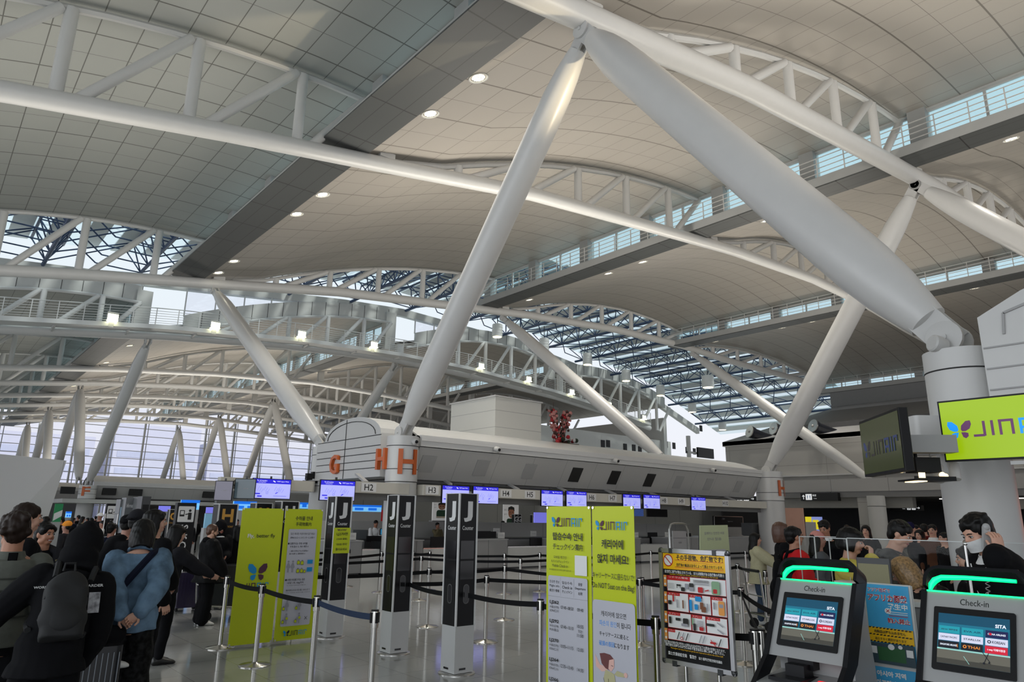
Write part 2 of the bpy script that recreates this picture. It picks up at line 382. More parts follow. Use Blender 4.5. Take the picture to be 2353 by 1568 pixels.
# ---------------------------------------------------------------- roof trusses
def truss(Y, lab, Z=ZT, far=False, x0=-6, x1=70, top=True, skew=0., rr=.29, grp=None):
    r = thing('roof_truss', lab, 'truss', (11, Y(11), interp(Z, 11)), group=grp); o = r.location
    xs = [x0 + (x1 - x0) * k / 60 for k in range(61)]
    b = MB(); b.path([(x, Y(x), interp(Z, x)) for x in xs], rr, 14); b.build('bottom_chord', M_wp, r, off=o, smooth=50)
    for gi in range(1, 5):
        g0, g1 = GAL[gi - 1][0] + GW, GAL[gi][0] + GW - .15
        if g0 > x1: break
        # top chord hugging the ceiling
        cxs = [max(x0, g0 + 1.5) + (min(x1, g1) - max(x0, g0 + 1.5)) * k / 10 for k in range(11)]
        if cxs[-1] - cxs[0] > 2:
            b = MB(); b.path([(x, Y(x), ceilz(x, far) - .22) for x in cxs], .11, 6); b.build('top_chord', M_wp2, r, off=o, smooth=50)
        x = g1 - 2.7 + (.35 if gi == 1 else 0); prev_top = g1 - .05; k = 0
        web = []
        while x > max(x0, g0 + 1.6):
            web.append((x, x)); web.append((x + .45, prev_top)); prev_top = x - .25; x -= 3.3; k += 1
        for a, c in web:
            za, zc = interp(Z, a), ceilz(c, far) - .25
            if zc - za < .5: continue
            b = MB(); b.tube((a, Y(a), za + .1), (c, Y(c), zc), .18 if a == c else .16, n=8); b.build('web_member', M_wp, r, off=o, smooth=50)
        if gi < 5:
            gx = GAL[gi][0] + 2.0
            if gx < x1: 
                b = MB(); b.box(gx - .3, gx + .3, Y(gx) - .22, Y(gx) + .22, interp(Z, gx) + .2, ceilz(gx, far) + .05); b.build('bearing_block', M_wp2, r, off=o, smooth=0)
    return r
truss(lambda x: 10.15 - .033 * (x - 11), 'nearest curved white tube truss carried by the thickest tilted strut', rr=.36)
truss(lambda x: 20.2 - .02 * (x - 11), 'long curved white tube truss crossing the whole ceiling without struts')
truss(lambda x: yend(x) - .5, 'white tube truss along the near edge of the blue atrium skylight')
ZF = [(a, z) for a, z in ZD]
TF = [67.6, 76.8, 86.2, 95.5, 105., 115.]
truss(lambda x: 52., 'curved white truss behind the railed walkway bridge', ZD, True, x1=66)
FL = ['far hall white truss, first one behind the walkway bridge', 'far hall white truss resting on the left large pair of struts', 'far hall white truss, third behind the walkway bridge', 'far hall white truss over the second pair of struts', 'far hall white truss, second from the far glass wall', 'far hall white truss closest to the far glass wall']
for y, l in zip(TF, FL): truss(lambda x, y=y: y, l, ZD, True, x1=66, rr=.26)

# ---------------------------------------------------------------- columns and tilted struts
CW = 0.47
def drum_column(name, x, y, top, label, r=CW, low=None, letter=None, lang=0., col=M_wp):
    o = thing(name, label, 'column', (x, y, 0)); z1 = 2.55
    b = MB(); b.lathe([(low or r * .98, 0), (low or r * .98, z1)], (x, y, 0), n=36); b.build('shaft', M_wp2, o, off=o.location, smooth=50)
    b = MB(); b.lathe([(r, z1 + .012), (r, top)], (x, y, 0), n=36); b.build('drum', col, o, off=o.location, smooth=50)
    b = MB()
    for z in (z1 + .0, z1 + .36, top - .3): b.lathe([(r + .004, z), (r + .004, z + .02)], (x, y, 0), n=36)
    b.build('shadow_joint', M_groove, o, off=o.location, smooth=50)
    if letter:
        t = fit_text(letter, .56, .72, bold=.02); L = MB()
        # wrapped around the drum
        n0 = len(t.v)
        vs = [];
        for rr_ in (r + .012, r + .05):
            for p in t.v:
                a = lang + p[0] / r; vs.append((x + rr_ * math.cos(a), y + rr_ * math.sin(a), 3.13 + p[1]))
        fs = [tuple(f) for f in t.f] + [tuple(i + n0 for i in f) for f in t.f]
        L.add(vs, fs); L.build('letter', M_orange, o, off=o.location, smooth=0)
    return o
def strut(a, c, r, label, mid=None, plates=True):
    a = Vector(a); c = Vector(c); d = (c - a); L = d.length; u = d / L
    o = thing('tilted_strut', label, 'strut', a)
    ts = [(.03, .3), (.034, .58), (.06, .7), (.1, .87), (.15, .97), (.2, 1), (.8, 1), (.86, .96), (.91, .84), (.95, .66), (.962, .58), (.966, .3)]
    b = MB(); b.path([a + u * (L * t) for t, q in ts], [r * q for t, q in ts], 22); b.build('tube', M_wp, o, off=a, smooth=50)
    side = Vector((1, 0, 0))
    for nm, p, e in (('foot_bracket', a, u), ('head_bracket', c, -u)):
        b = MB()
        for sg in (-1, 1):
            q = p + side * (sg * r * .3)
            b.bar(q - e * .05, q + e * (L * .075), r * .16, r * .95, up=e.cross(side))
            b.lathe([(r * .5, -.03), (r * .5, .05), (r * .38, .06), (r * .1, .06), (r * .1, .09)], q + side * (sg * r * .1), side * sg, n=20)
        b.build(nm, M_wp2, o, off=a, smooth=40)
    return o
zc = 3.88
rc = drum_column('round_column', 10.9, 3.12, 3.95, 'huge white round column beside the green screen, under the thickest strut', r=.44, low=.43)
H1 = drum_column('round_column', 10.9, 17.75, zc, 'white round column with orange letter H beside the G and H end panel', letter='H', lang=math.radians(-100))
drum_column('round_column', 30.9, 17.4, 3.9, 'white round column with orange letter H at the far end of the counter row', r=.62, letter='H', lang=math.radians(-88))
drum_column('round_column', 10.9, 22.9, 3.9, 'plain white column at the left corner behind the orange letter G', r=.42)
drum_column('round_column', 10.9, 65.0, 3.6, 'distant white column with orange letter F above the crowd', letter='F', r=.62, lang=math.radians(-110))
NB = lambda x, y: (x, y, interp(ZT, x) - .45)
strut((10.9, 3.2, 4.15), NB(10.9, 10.15), .47, 'thickest white tilted strut rising from the column beside the green screen')
strut((10.9, 17.75, 4.0), NB(10.9, 10.15), .37, 'white tilted strut rising from the column with the large orange H')
strut((10.9, 22.9, 3.9), (10.9, 38.1, interp(ZT, 10.9) - .4), .38, 'white tilted strut leaning left, rising from behind the orange letter G')
strut((10.9, 65.2, 3.8), (10.9, 52.0, interp(ZD, 10.9) - .4), .42, 'white tilted strut rising from the distant F column to the walkway bridge')
strut((30.9, 17.4, 3.95), (30.9, 9.45, interp(ZT, 30.9) - .45), .46, 'white tilted strut rising from the far H column, crossed by the thick strut')
strut((30.9, -1.5, 3.9), (30.9, 9.45, interp(ZT, 30.9) - .45), .46, 'white tilted strut at the upper right edge of the picture, dropping right')
strut((30.9, 23.2, 4.6), (30.9, 37.4, interp(ZT, 30.9) - .5), .4, 'slender white tilted strut landing behind the long counter canopy')
strut((51.5, 21.0, 4.3), (51.5, 35.4, interp(ZT, 51.5) - .5), .42, 'white tilted strut crossing behind the H column strut and landing on the shop fascia')
strut((30.9, 66.0, 4.2), (30.9, 52.4, interp(ZD, 30.9) - .4), .42, 'short white tilted strut peeking over the G and H end panel')
FS = [(10.9, 77., 'large pair behind the F column'), (10.9, 96., 'second pair left of the F column'), (10.9, 115., 'third pair over the white partition'), (30.9, 79.5, 'large pair just left of letter G'), (30.9, 98.5, 'middle pair before the glass wall'), (30.9, 117.5, 'smallest pair before the glass wall'), (50.9, 82., 'pair half hidden by the G panel')]
for x, y, l in FS:
    z1 = interp(ZD, x) - .4
    strut((x, y - 7.5, 4.), (x, y, z1), .42, 'far strut leaning away in the ' + l)
    strut((x, y + 7.5, 4.), (x, y, z1), .42, 'far strut leaning towards us in the ' + l)

# ---------------------------------------------------------------- recessed downlights
M_lamp = mat('lit_downlight_glass', (1, .95, .8), .4, emit=(1, .93, .72), estr=14, var=0)
M_lampf = mat('far_lit_downlight', (1, .95, .8), .4, emit=(1, .9, .6), estr=7, var=0)
def mk_downlight(M):
    o = thing('ceiling_downlight', 'x', 'ceiling light', (0, 0, 0))
    b = MB(); b.lathe([(.2, .06), (.25, .0), (.27, -.02), (.3, -.02), (.3, .06)], n=20); b.build('trim_ring', M_wp2, o)
    b = MB(); b.lathe([(.19, .0), (.19, .012)], n=20); b.build('lens', M, o)
    b = MB()
    for q in (-.06, .06): b.box(-.19, .19, q - .01, q + .01, -.02, -.003); b.box(q - .01, q + .01, -.19, .19, -.02, -.003)
    b.build('louvre', M_chrome, o, smooth=0)
    return o
d0 = mk_downlight(M_lamp); d1 = mk_downlight(M_lampf); used = {0: 0, 1: 0}
DLX = {1: 10.6, 2: 31.2, 3: 53.2}
near = [14.25, 16.76, 24.49, 26.98, 34.65, 37.0]
DL = [(10.65, y, 0) for y in near] + [(x, y, 0) for x in (31.3,) for y in (5.98, 16.66, 24.75, 27.51, 35.0)] + [(52.2, y, 0) for y in (13.4, 24.7, 27.2, 33.5)]
DL += [(x, y, 1) for x in (10.95, 31.3, 52.0) for y in (58., 66.3, 68.8, 79.2, 81.6, 91, 101., 111., 121.)]
for j, (x, y, f) in enumerate(DL):
    src = d1 if f else d0; o = src if used[f] == 0 else copy_tree(src); used[f] += 1
    z = ceilz(x, bool(f)); o.location = (x, y, z - .01)
    s_ = (ceilz(x + .3) - ceilz(x - .3)) / .6; o.rotation_euler = (0, -math.atan(s_), 0)
    bay = {0: 'first', 1: 'second', 2: 'third'}[0 if x < 20 else 1 if x < 45 else 2]
    if f: k = [58., 66.3, 68.8, 79.2, 81.6, 91, 101., 111., 121.].index(y); tag(o, 'small lit far hall downlight, %s nearest of the row in the %s bay' % (['', 'second ', 'third ', 'fourth ', 'fifth ', 'sixth ', 'seventh ', 'eighth ', 'ninth '][k].strip() or 'very', bay), 'ceiling light', 'far hall downlights')
    elif x < 20:
        k = near.index(y); tag(o, ['topmost downlight beside the big strut head', 'second downlight from the top along the dark gallery strip', 'third downlight down the gallery strip, upper of the middle pair', 'fourth downlight down the gallery strip, lower of the middle pair', 'fifth downlight down the gallery strip, above the walkway bridge', 'lowest large downlight of the strip, beside the left strut head'][k], 'ceiling light', 'downlights of the first ceiling bay')
    else: tag(o, 'lit downlight of the %s ceiling bay, %s of its row from the right' % (bay, ['first', 'second', 'third', 'fourth', 'fifth'][sorted(q[1] for q in DL if abs(q[0] - x) < 3 and not q[2]).index(y)]), 'ceiling light', 'downlights of the %s ceiling bay' % bay)

for j, (x, y, f) in enumerate(DL):
    if f or y > 30: continue
    l = bpy.data.lights.new('downlight_beam', 'SPOT'); l.energy = 500 if (x < 12 and 22 < y < 28) or (x > 30 and y < 12) else 1700; l.spot_size = math.radians(95); l.spot_blend = .8; l.shadow_soft_size = .18; l.color = (1, .95, .86)
    o = bpy.data.objects.new('downlight_beam', l); o.location = (x, y, ceilz(x) - .12); COL.objects.link(o)
l = bpy.data.lights.new('warm_spot', 'SPOT'); l.energy = 9000; l.spot_size = math.radians(16); l.spot_blend = 1; l.shadow_soft_size = .1; l.color = (1, .8, .5)
o = bpy.data.objects.new('warm_spot', l); o.location = (14.5, 1.0, 5.2); o.rotation_euler = (Vector((10.9, 8.6, 10.6)) - o.location).to_track_quat('-Z', 'Y').to_euler(); COL.objects.link(o)
# ================================================================ ATRIUM, BRIDGE, FAR WALL
# arched white fascia bands and lunette glazing on the far side of the atrium
M_sky = mat('frosted_roof_light_glass', (.8, .85, .88), .4, emit=(.75, .86, .95), estr=.0, trans=0., var=.02)
M_lun = glass_mat('clear_lunette_glass', (.95, .95, 1.), .93)
for i in range(4):
    P = [p for p in bay_profile(i)]
    g1 = GAL[i + 1][0]
    rows = [[(x, 52.9, z - .35), (x, 52.9, z + .95)] for x, z in P[1:]]
    b = MB(); b.sheet(rows, .28, dirn=(0, 1, 0)); f = struct(b.build('trim_%d' % (20 + i), M_panel, smooth=25))
    b = MB()
    for k in range(2, len(P)):
        x, z = P[k]; b.box(x - .015, x + .015, 52.88, 52.9, z - .35, z + .95)
    struct(b.build('fascia_joint', M_groove, f, smooth=0))
    # lunette window above the band
    fr = MB(); gl = MB()
    xs = [P[1][0] + (P[-1][0] - P[1][0]) * k / 8 for k in range(9)]
    for x in xs: fr.box(x - .04, x + .04, 53.1, 53.2, interp(P, x) + .9, zg(x) - .2)
    for a, c in zip(xs, xs[1:]): gl.add([(a, 53.15, interp(P, a) + .9), (c, 53.15, interp(P, c) + .9), (c, 53.15, zg(c) - .2), (a, 53.15, zg(a) - .2)], [(0, 1, 2, 3)])
    w = struct(fr.build('window_%d' % (30 + i), M_wp2, smooth=0)); struct(gl.build('glass_pane', M_lun, w, smooth=0))
    # thick pier at each gallery end
    if i < 3:
        b = MB(); b.box(g1 + .9, g1 + 1.9, 52.6, 53.4, GAL[i + 1][1] - .4, GAL[i + 1][2] + .6); struct(b.build('trim_%d' % (24 + i), M_panel, smooth=0))
# near edge of the atrium: gable closing the vault ends above the near hall
xs = [-8 + 2 * k for k in range(44)]
b = MB(); b.sheet([[(x, 53.3, zg(x) - .25), (x, 53.3, zg(x) + .45)] for x in xs], .5, dirn=(0, 1, 0)); struct(b.build('trim_28', M_panel, smooth=25))
def zs(x): return zg(x) + 2.2
def ylo(x): return yend(min(x, 70)) + .4
# skylight shell: alternating light slots and solid strips along the hall
sol = MB(); gls = MB(); x = -10
while x < 84:
    y0, y1 = ylo(x), 54.
    sol.sheet([[(x, y0, zs(x)), (x, y1, zs(x))], [(x + 1.15, y0, zs(x + 1.15)), (x + 1.15, y1, zs(x + 1.15))]], .12)
    gls.add([(x + 1.15, y0, zs(x + 1.15)), (x + 2.0, y0, zs(x + 2)), (x + 2.0, y1, zs(x + 2)), (x + 1.15, y1, zs(x + 1.15))], [(0, 1, 2, 3)])
    x += 2.0
sk = struct(sol.build('ceiling_skylight', mat('pale_skylight_panel', (.62, .66, .66), .6), smooth=0)); struct(gls.build('glass_pane', M_clg, sk, smooth=0))
# blue triangular trusses spanning the atrium
M_bl = M_blue
n = 0
for k in range(16):
    x = -7 + k * 5.6
    y0, y1 = ylo(x), 53.2; zt = zs(x) - .25; zb = zs(x) - 1.9
    if x > 50: zb = zs(x) - 1.6
    o = thing('skylight_truss', 'blue triangular skylight truss, %s across the atrium counted from the left' % ['first', 'second', 'third', 'fourth', 'fifth', 'sixth', 'seventh', 'eighth', 'ninth', 'tenth', 'eleventh', 'twelfth', 'thirteenth', 'fourteenth', 'fifteenth', 'sixteenth'][k], 'truss', (x, y0, zb), group='blue skylight trusses over the atrium')
    b = MB()
    for dx in (-.9, .9): b.tube((x + dx, y0, zt), (x + dx, y1, zt), .09, n=6)
    b.build('top_chord', M_bl, o, off=o.location)
    b = MB(); b.tube((x, y0, zb), (x, y1, zb), .13, n=6); b.build('bottom_chord', M_bl, o, off=o.location)
    b = MB(); m = 7
    for j in range(m):
        ya = y0 + (y1 - y0) * j / m; yb = y0 + (y1 - y0) * (j + .5) / m; yc = y0 + (y1 - y0) * (j + 1) / m
        for dx in (-.9, .9):
            b.tube((x + dx, ya, zt), (x, yb, zb), .05, n=5); b.tube((x, yb, zb), (x + dx, yc, zt), .05, n=5)
        b.tube((x - .9, ya, zt), (x + .9, ya, zt), .05, n=5)
        # long raking braces to the next truss
        if k < 15:
            x2 = x + 5.6; zt2 = zs(x2) - .25
            b.tube((x, yb, zb), (x2 - .9, yb + (.8 if j % 2 else -.8), zt2), .05, n=5); b.tube((x + .9, ya, zt), (x + 2.8, yb, (zb + zs(x2) - 1.9) / 2 + .3), .05, n=5)
            b.tube((x + 2.8, yb, (zb + zs(x2) - 1.9) / 2 + .3), (x2, yb, zs(x2) - 1.9 if x2 <= 50 else zs(x2) - 1.6), .05, n=5)
    b.build('lacing', M_bl, o, off=o.location)
# white bucket lamps hung under the skylight
M_bk = mat('white_bucket_lamp', (.7, .7, .68), .4)
M_gl = mat('lit_lamp_mouth', (1, .9, .6), .4, emit=(1, .88, .5), estr=5, var=0)
BK = [(9.6, 20.0, 45.5), (40.6, 19.1, 50), (46.8, 18.8, 50), (53.2, 18.3, 50), (59.5, 17.4, 50), (65.7, 16.5, 50), (71.9, 15.2, 50), (78.3, 13.6, 50), (62, 15.8, 41)]
BL = ['ribbed white bucket lamp high in the left skylight gap', 'white bucket lamp just left of the strut head under the skylight', 'white bucket lamp right of the strut head, second of the sloping row', 'third white bucket lamp down the sloping row', 'fourth white bucket lamp down the sloping row', 'fifth white bucket lamp down the sloping row', 'sixth white bucket lamp down the sloping row', 'lowest white bucket lamp of the sloping row', 'white bucket lamp near the right end of the atrium truss']
for (x, z, y), l in zip(BK, BL):
    r = .5 if y > 46 else .62
    o = thing('bucket_lamp', l, 'lamp', (x, y, z - .6), group='bucket lamps under the skylight')
    b = MB(); b.lathe([(r, 0), (r, 1.2), (r * .9, 1.25)], n=20)
    for q in (.3, .6, .9): b.lathe([(r + .02, q), (r + .02, q + .03)], n=20)
    b.build('housing', M_bk, o); b = MB(); b.lathe([(r * .85, -.02), (r * .85, -.002)], n=20); b.build('lens', M_gl, o)
    b = MB(); b.tube((0, 0, 1.25), (0, 0, max(1.4, zs(x) - z - .0)), .04, n=6); b.build('hanger', M_dark, o)
# walkway bridge: deck, railing, floodlights in front of the far truss
ZDK = [(-6, 11.6), (2.4, 12.9), (11.6, 14.1), (21.6, 14.95), (30.2, 15.25), (38, 15.15), (48.7, 14.4), (56, 13.6), (64.7, 12.4)]
xs = [-6 + 70 * k / 50 for k in range(51)]
br = thing('walkway_bridge', 'white railed walkway bridge arching along the far side of the atrium', 'bridge', (11, 51, 14))
b = MB(); b.sheet([[(x, 50.2, interp(ZDK, x) - .3), (x, 51.5, interp(ZDK, x) - .3)] for x in xs], .3); b.build('deck', M_wp, br, off=br.location, smooth=30)
for k, x in enumerate(xs): b = MB(); b.bar((x, 50.25, interp(ZDK, x)), (x, 50.25, interp(ZDK, x) + 1.15), .05, .05); b.build('railing_post', M_wp, br, off=br.location, smooth=0)
b = MB()
for q in (1.15, .95, .78, .61, .44, .27, .12):
    b.path([(x, 50.25, interp(ZDK, x) + q) for x in xs], .035 if q > 1 else .018, 5)
b.build('railing_bar', M_wp, br, off=br.location, smooth=0)
for k in range(2, 50, 3):
    x = xs[k]; b = MB(); b.tube((x, 50.8, interp(ZDK, x) - .3), (x, 51.8, interp(ZD, x)), .1, n=6); b.build('support_arm', M_wp2, br, off=br.location)
M_fl = mat('lit_floodlight', (1, 1, .7), .4, emit=(1, 1, .62), estr=9, var=0)
FLp = [(258, 733), (494, 746), (692, 768), (858, 791), (1104, 838), (1213, 868), (1312, 900), (1398, 927), (1478, 965)]
for j, (px, py) in enumerate(FLp):
    p = aty(px, py, 50.1); z0 = interp(ZDK, p.x)
    o = thing('floodlight', ['leftmost', 'second', 'third', 'fourth', 'fifth', 'sixth', 'seventh', 'eighth', 'rightmost'][j] + ' glowing floodlight from the left on the railed walkway bridge', 'floodlight', (p.x, 50.1, z0), group='floodlights on the walkway bridge')
    b = MB(); b.box(-.32, .32, -.16, .16, .05, .6); b.build('housing', M_wp2, o, smooth=0)
    b = MB(); b.box(-.3, .3, -.175, -.162, .1, .45); b.box(-.3, .3, -.3, .1, .0, .04); b.build('lens', M_fl, o, smooth=0)
    b = MB(); b.bar((0, .1, -.35), (0, 0, .05), .06, .3); b.build('bracket', M_wp2, o, smooth=0)
# far glass wall
fr = MB(); gl = MB()
xs = [-6 + 4.88 * k for k in range(16)]
top = lambda x: min(ceilz(min(x, 69), True) + .0, 30)
for k, x in enumerate(xs):
    fr.box(x - .12, x + .12, 126.8, 127.3, 0, top(x)); fr.box(x + .5, x + .62, 127.3, 127.4, 0, top(x))
for a, c in zip(xs, xs[1:]):
    gl.add([(a, 127.1, 0), (c, 127.1, 0), (c, 127.1, top(c)), (a, 127.1, top(a))], [(0, 1, 2, 3)])
z = 2.5
while z < 17: fr.box(-6, 69, 127., 127.12, z - .05, z + .05); z += 1.25
w = struct(fr.build('window_60', M_wp2, smooth=0)); struct(gl.build('glass_pane', M_lun, w, smooth=0))
# side wall closing the right of the far hall
b = MB(); b.box(70, 70.6, 53, 127, 0, 14); struct(b.build('wall_right_far', M_panel, smooth=0))

# ================================================================ COUNTER ISLANDS
M_fas = grid_mat('island_fascia_panels', (.46, .46, .45), (.2, .2, .2), (1.55, 50.), (.012, 0), ('X', 'Z'), .45)
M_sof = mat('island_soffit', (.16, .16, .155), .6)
M_vent = mat('black_vent_grille', (.012, .012, .012), .7)
def island(x0, x1, y0, y1, label, arch=True, vents=()):
    o = thing('counter_canopy', label, 'canopy', (x0, y0, 2.65)); L = o.location
    b = MB(); 
    # sloped front fascia
    b.add([(x0, y0 + .55, 2.68), (x1, y0 + .55, 2.68), (x1, y0, 3.6), (x0, y0, 3.6), (x0, y0 + .7, 3.6), (x1, y0 + .7, 3.6), (x0, y0 + .7, 2.68), (x1, y0 + .7, 2.68)], [(0, 1, 2, 3), (3, 2, 5, 4), (4, 5, 7, 6), (1, 0, 6, 7), (0, 3, 4, 6), (2, 1, 7, 5)])
    b.build('fascia', M_fas, o, off=L, smooth=0)
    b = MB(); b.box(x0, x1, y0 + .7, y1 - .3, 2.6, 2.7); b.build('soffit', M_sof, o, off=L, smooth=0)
    b = MB(); b.box(x0, x1, y0 - .06, y0 + .5, 3.62, 3.95); b.box(x0, x1, y0 - .1, y0 - .06, 3.78, 3.9); b.build('gutter_beam', M_wp, o, off=L, smooth=0)
    b = MB(); n = 12
    rows = []
    for k in range(n + 1):
        t = k / n; y = y0 + (y1 - y0) * t; z = 3.9 + .62 * math.sin(math.pi * min(1, max(0, t))) ** .8
        rows.append([(x0, y, z), (x1, y, z)])
    b.sheet(rows, .05, dirn=(0, 0, -1)); b.build('curved_roof', M_wp, o, off=L, smooth=40)
    b = MB(); b.box(x0, x1, y1 - .35, y1, 2.68, 3.95); b.build('rear_fascia', M_fas, o, off=L, smooth=0)
    return o
isl = island(11.3, 30.4, 17.45, 22.9, 'long white curved canopy over the counters running from the large H to the small H')
# inspection panels and grilles on the fascia
k = 0
for px in (985, 1110, 1220, 1327, 1415, 1496, 1562, 1630, 1698):
    p = aty(px, 1078, 17.6); x = p.x; b = MB()
    v = Vector((0, .55, -.92)).normalized()
    a = Vector((x - .24, 17.45 + .13, 3.38)); 
    q = [a, a + Vector((.52, 0, 0)), a + Vector((.52, 0, 0)) + v * .56, a + v * .56]; nrm = Vector((0, -.86, -.51)) * .02
    b.add([p_ + nrm for p_ in q] + q, [(0, 1, 2, 3), (4, 7, 6, 5), (0, 4, 5, 1), (1, 5, 6, 2), (2, 6, 7, 3), (3, 7, 4, 0)], 0)
    b.build('ventilation_grille' if 3 <= k <= 5 else 'access_panel', M_vent if 3 <= k <= 5 else M_lgrey, isl, off=isl.location, smooth=0); k += 1
# camera domes on top of the beam
for j, px in enumerate((950, 1140, 1413, 1636)):
    p = aty(px, 1024 + (px - 950) * .07, 17.3); o = thing('security_camera', 'small white security camera on the counter canopy beam, %s from the left' % ['first', 'second', 'third', 'fourth'][j], 'camera', (p.x, 17.36, 3.8), group='cameras on the canopy beam')
    b = MB(); b.lathe([(.05, 0), (.09, .02), (.1, .16), (.06, .2)], (0, -.02, -.06), (0, -1, -.3), n=12); b.build('housing', M_wp2, o)
    b = MB(); b.ball((0, -.22, -.1), .05); b.build('lens', M_black, o)
# arched end wall with grooves and letters
ew = thing('end_panel', 'arched white end panel with orange letters G and H', 'sign panel', (10.6, 20.3, 2.7)); L = ew.location
pts = [(22.55, 2.72), (22.55, 3.95), (22.0, 4.12)] + [(20.1 + 1.75 * math.cos(a), 4.0 + .66 * math.sin(a)) for a in [math.radians(12 + 156 * k / 12) for k in range(13)]][::-1][::1]
arc = [(20.15 - 1.85 * math.cos(math.radians(180 * k / 14)), 4.02 + .62 * math.sin(math.radians(180 * k / 14))) for k in range(15)]
pts = [(18.2, 2.72)] + [(y, z) for y, z in arc] + [(22.6, 3.85), (22.6, 2.72)]
b = MB(); b.add([(10.45, y, z) for y, z in pts] + [(11.3, y, z) for y, z in pts], [tuple(range(len(pts))), tuple(range(len(pts), 2 * len(pts)))[::-1]] + [(i, (i + 1) % len(pts), len(pts) + (i + 1) % len(pts), len(pts) + i)[::-1] for i in range(len(pts))])
b.build('panel', M_wp2, ew, off=L, smooth=0)
b = MB()
for z in (2.98, 3.2, 3.42, 3.64, 3.95): b.box(10.435, 10.45, 18.25, 22.5, z, z + .02)
b.box(10.435, 10.45, 20.5, 20.52, 2.72, 4.6)
arc2 = [(20.2 - 1.6 * math.cos(math.radians(180 * k / 14)), 4.0 + .5 * math.sin(math.radians(180 * k / 14))) for k in range(15)]
for (ya, za), (yb, zb) in zip(arc2, arc2[1:]): b.bar((10.44, ya, za), (10.44, yb, zb), .02, .02)
b.build('groove', M_groove, ew, off=L, smooth=0)
def letter_x(ch, px, py0, py1, name, parent):
    p = atx(px, (py0 + py1) / 2, 10.4); q0 = atx(px, py0, 10.4); q1 = atx(px, py1, 10.4); h = q0.z - q1.z
    t = text_mb(ch, 1, 'CENTER', .06, 0, .02); ys = [v[1] for v in t.v]; xs_ = [v[0] for v in t.v]; s = h / (max(ys) - min(ys)); wy = .52 if ch == 'H' else .55
    sx = wy / (max(xs_) - min(xs_)); xm = (max(xs_) + min(xs_)) / 2; ym = (max(ys) + min(ys)) / 2
    t.v = [(p.x - v[2], p.y - (v[0] - xm) * sx, p.z + (v[1] - ym) * s) for v in t.v]
    t.build('letter', M_orange, parent, off=parent.location, smooth=0)
letter_x('G', 769, 1046, 1090, 'g', ew); letter_x('H', 877, 1031, 1079, 'h', ew)
# I/J island end panel beside the green screen, mostly out of the frame
e2 = thing('end_panel', 'white arched end panel at the right edge above the green screen', 'sign panel', (10.6, 0, 3)); L = e2.location
pts = [(2.72, 2.7), (2.72, 4.3), (2.2, 4.56), (1.2, 4.9), (0, 5.05), (-1.2, 4.9), (-2.2, 4.56), (-2.72, 4.3), (-2.72, 2.7)]
b = MB(); b.add([(10.5, y, z) for y, z in pts] + [(11.2, y, z) for y, z in pts], [tuple(range(9))[::-1], tuple(range(9, 18))] + [(i, 9 + i, 9 + (i + 1) % 9, (i + 1) % 9)[::-1] for i in range(9)]); b.build('panel', M_wp, e2, off=L, smooth=0)
b = MB()
for z in (3.3, 3.58, 3.86): b.box(10.48, 10.5, -2.7, 2.7, z, z + .02)
P2 = [(2.45, 4.02), (2.42, 4.3), (1.9, 4.45), (1., 4.68), (0, 4.8)]
for (ya, za), (yb, zb) in zip(P2, P2[1:]): b.bar((10.49, ya, za), (10.49, yb, zb), .03, .03)
b.build('groove', M_lgrey, e2, off=L, smooth=0)
b = MB(); b.box(10.42, 10.5, 2.02, 2.24, 3.22, 3.34); b.build('letter', M_orange, e2, off=L, smooth=0)
isl2 = island(11.2, 30.4, -2.7, 2.72, 'white canopy of the counter island behind the right hand column')
# storage box and flower display on the canopy
bx = thing('roof_box', 'large plain white box room standing on the counter canopy', 'box', (17, 21, 4.2))
b = MB(); b.box(15.9, 18.2, 19.6, 22.4, 4.1, 5.95); b.build('wall', grid_mat('white_box_panels', (.62, .62, .58), (.3, .3, .3), (50, .62), (0, .015), ('X', 'Z'), .5), bx, off=bx.location, smooth=0)
b = MB(); b.box(15.85, 18.25, 19.55, 22.45, 5.95, 6.0); b.build('cap', M_wp2, bx, off=bx.location, smooth=0)
fl = thing('flower_display', 'tall red and pink flower arrangement on the canopy beside the white box', 'flowers', (19.3, 19.7, 4.35)); L = fl.location
b = MB(); b.box(18.8, 20.1, 19.4, 20.0, 4.3, 4.5); b.build('planter', mat('brown_wicker', (.06, .04, .02), .8, bump=.3, vscale=20), fl, off=L, smooth=0)
rnd = random.Random(3); b = MB(); c_ = MB(); g_ = MB()
for k in range(150):
    t = rnd.random(); lean = rnd.choice((-1, 1)); x = 19.3 + lean * t * .35 + rnd.uniform(-.16, .16) + (.1 if lean > 0 else -.08); z = 4.5 + t * 1.25 + rnd.uniform(0, .1)
    b.ball((x, 19.7 + rnd.uniform(-.15, .15), z), rnd.uniform(.04, .09), 6, 4, mi=rnd.choice((0, 0, 0, 1, 2)))
for k in range(26): a = rnd.uniform(-.5, .5); b.ball((19.4 + rnd.uniform(-.5, .6), 19.6 + rnd.uniform(-.2, .2), 4.5 + rnd.uniform(0, .25)), rnd.uniform(.05, .1), 6, 4, mi=rnd.choice((1, 3, 4)))
b.build('blossom', [mat('dusty_pink_petals', srgb(190, 130, 125), .7), mat('red_petals', srgb(170, 30, 40), .6), mat('dark_brown_seedheads', srgb(70, 45, 40), .8), mat('white_petals', (.6, .6, .6), .7), mat('dark_leaves', srgb(25, 40, 25), .7)], fl, off=L)
b = MB()
for k in range(30): a = rnd.uniform(-.35, .45); b.tube((19.3 + a * .2, 19.7, 4.45), (19.3 + a * 1.1, 19.7 + rnd.uniform(-.1, .1), 5.2 + rnd.uniform(0, .6)), .012, n=4)
b.tube((18.98, 19.7, 4.4), (18.95, 19.7, 6.1), .01, n=4)
b.build('stem', mat('brown_stems', srgb(80, 60, 45), .8), fl, off=L)

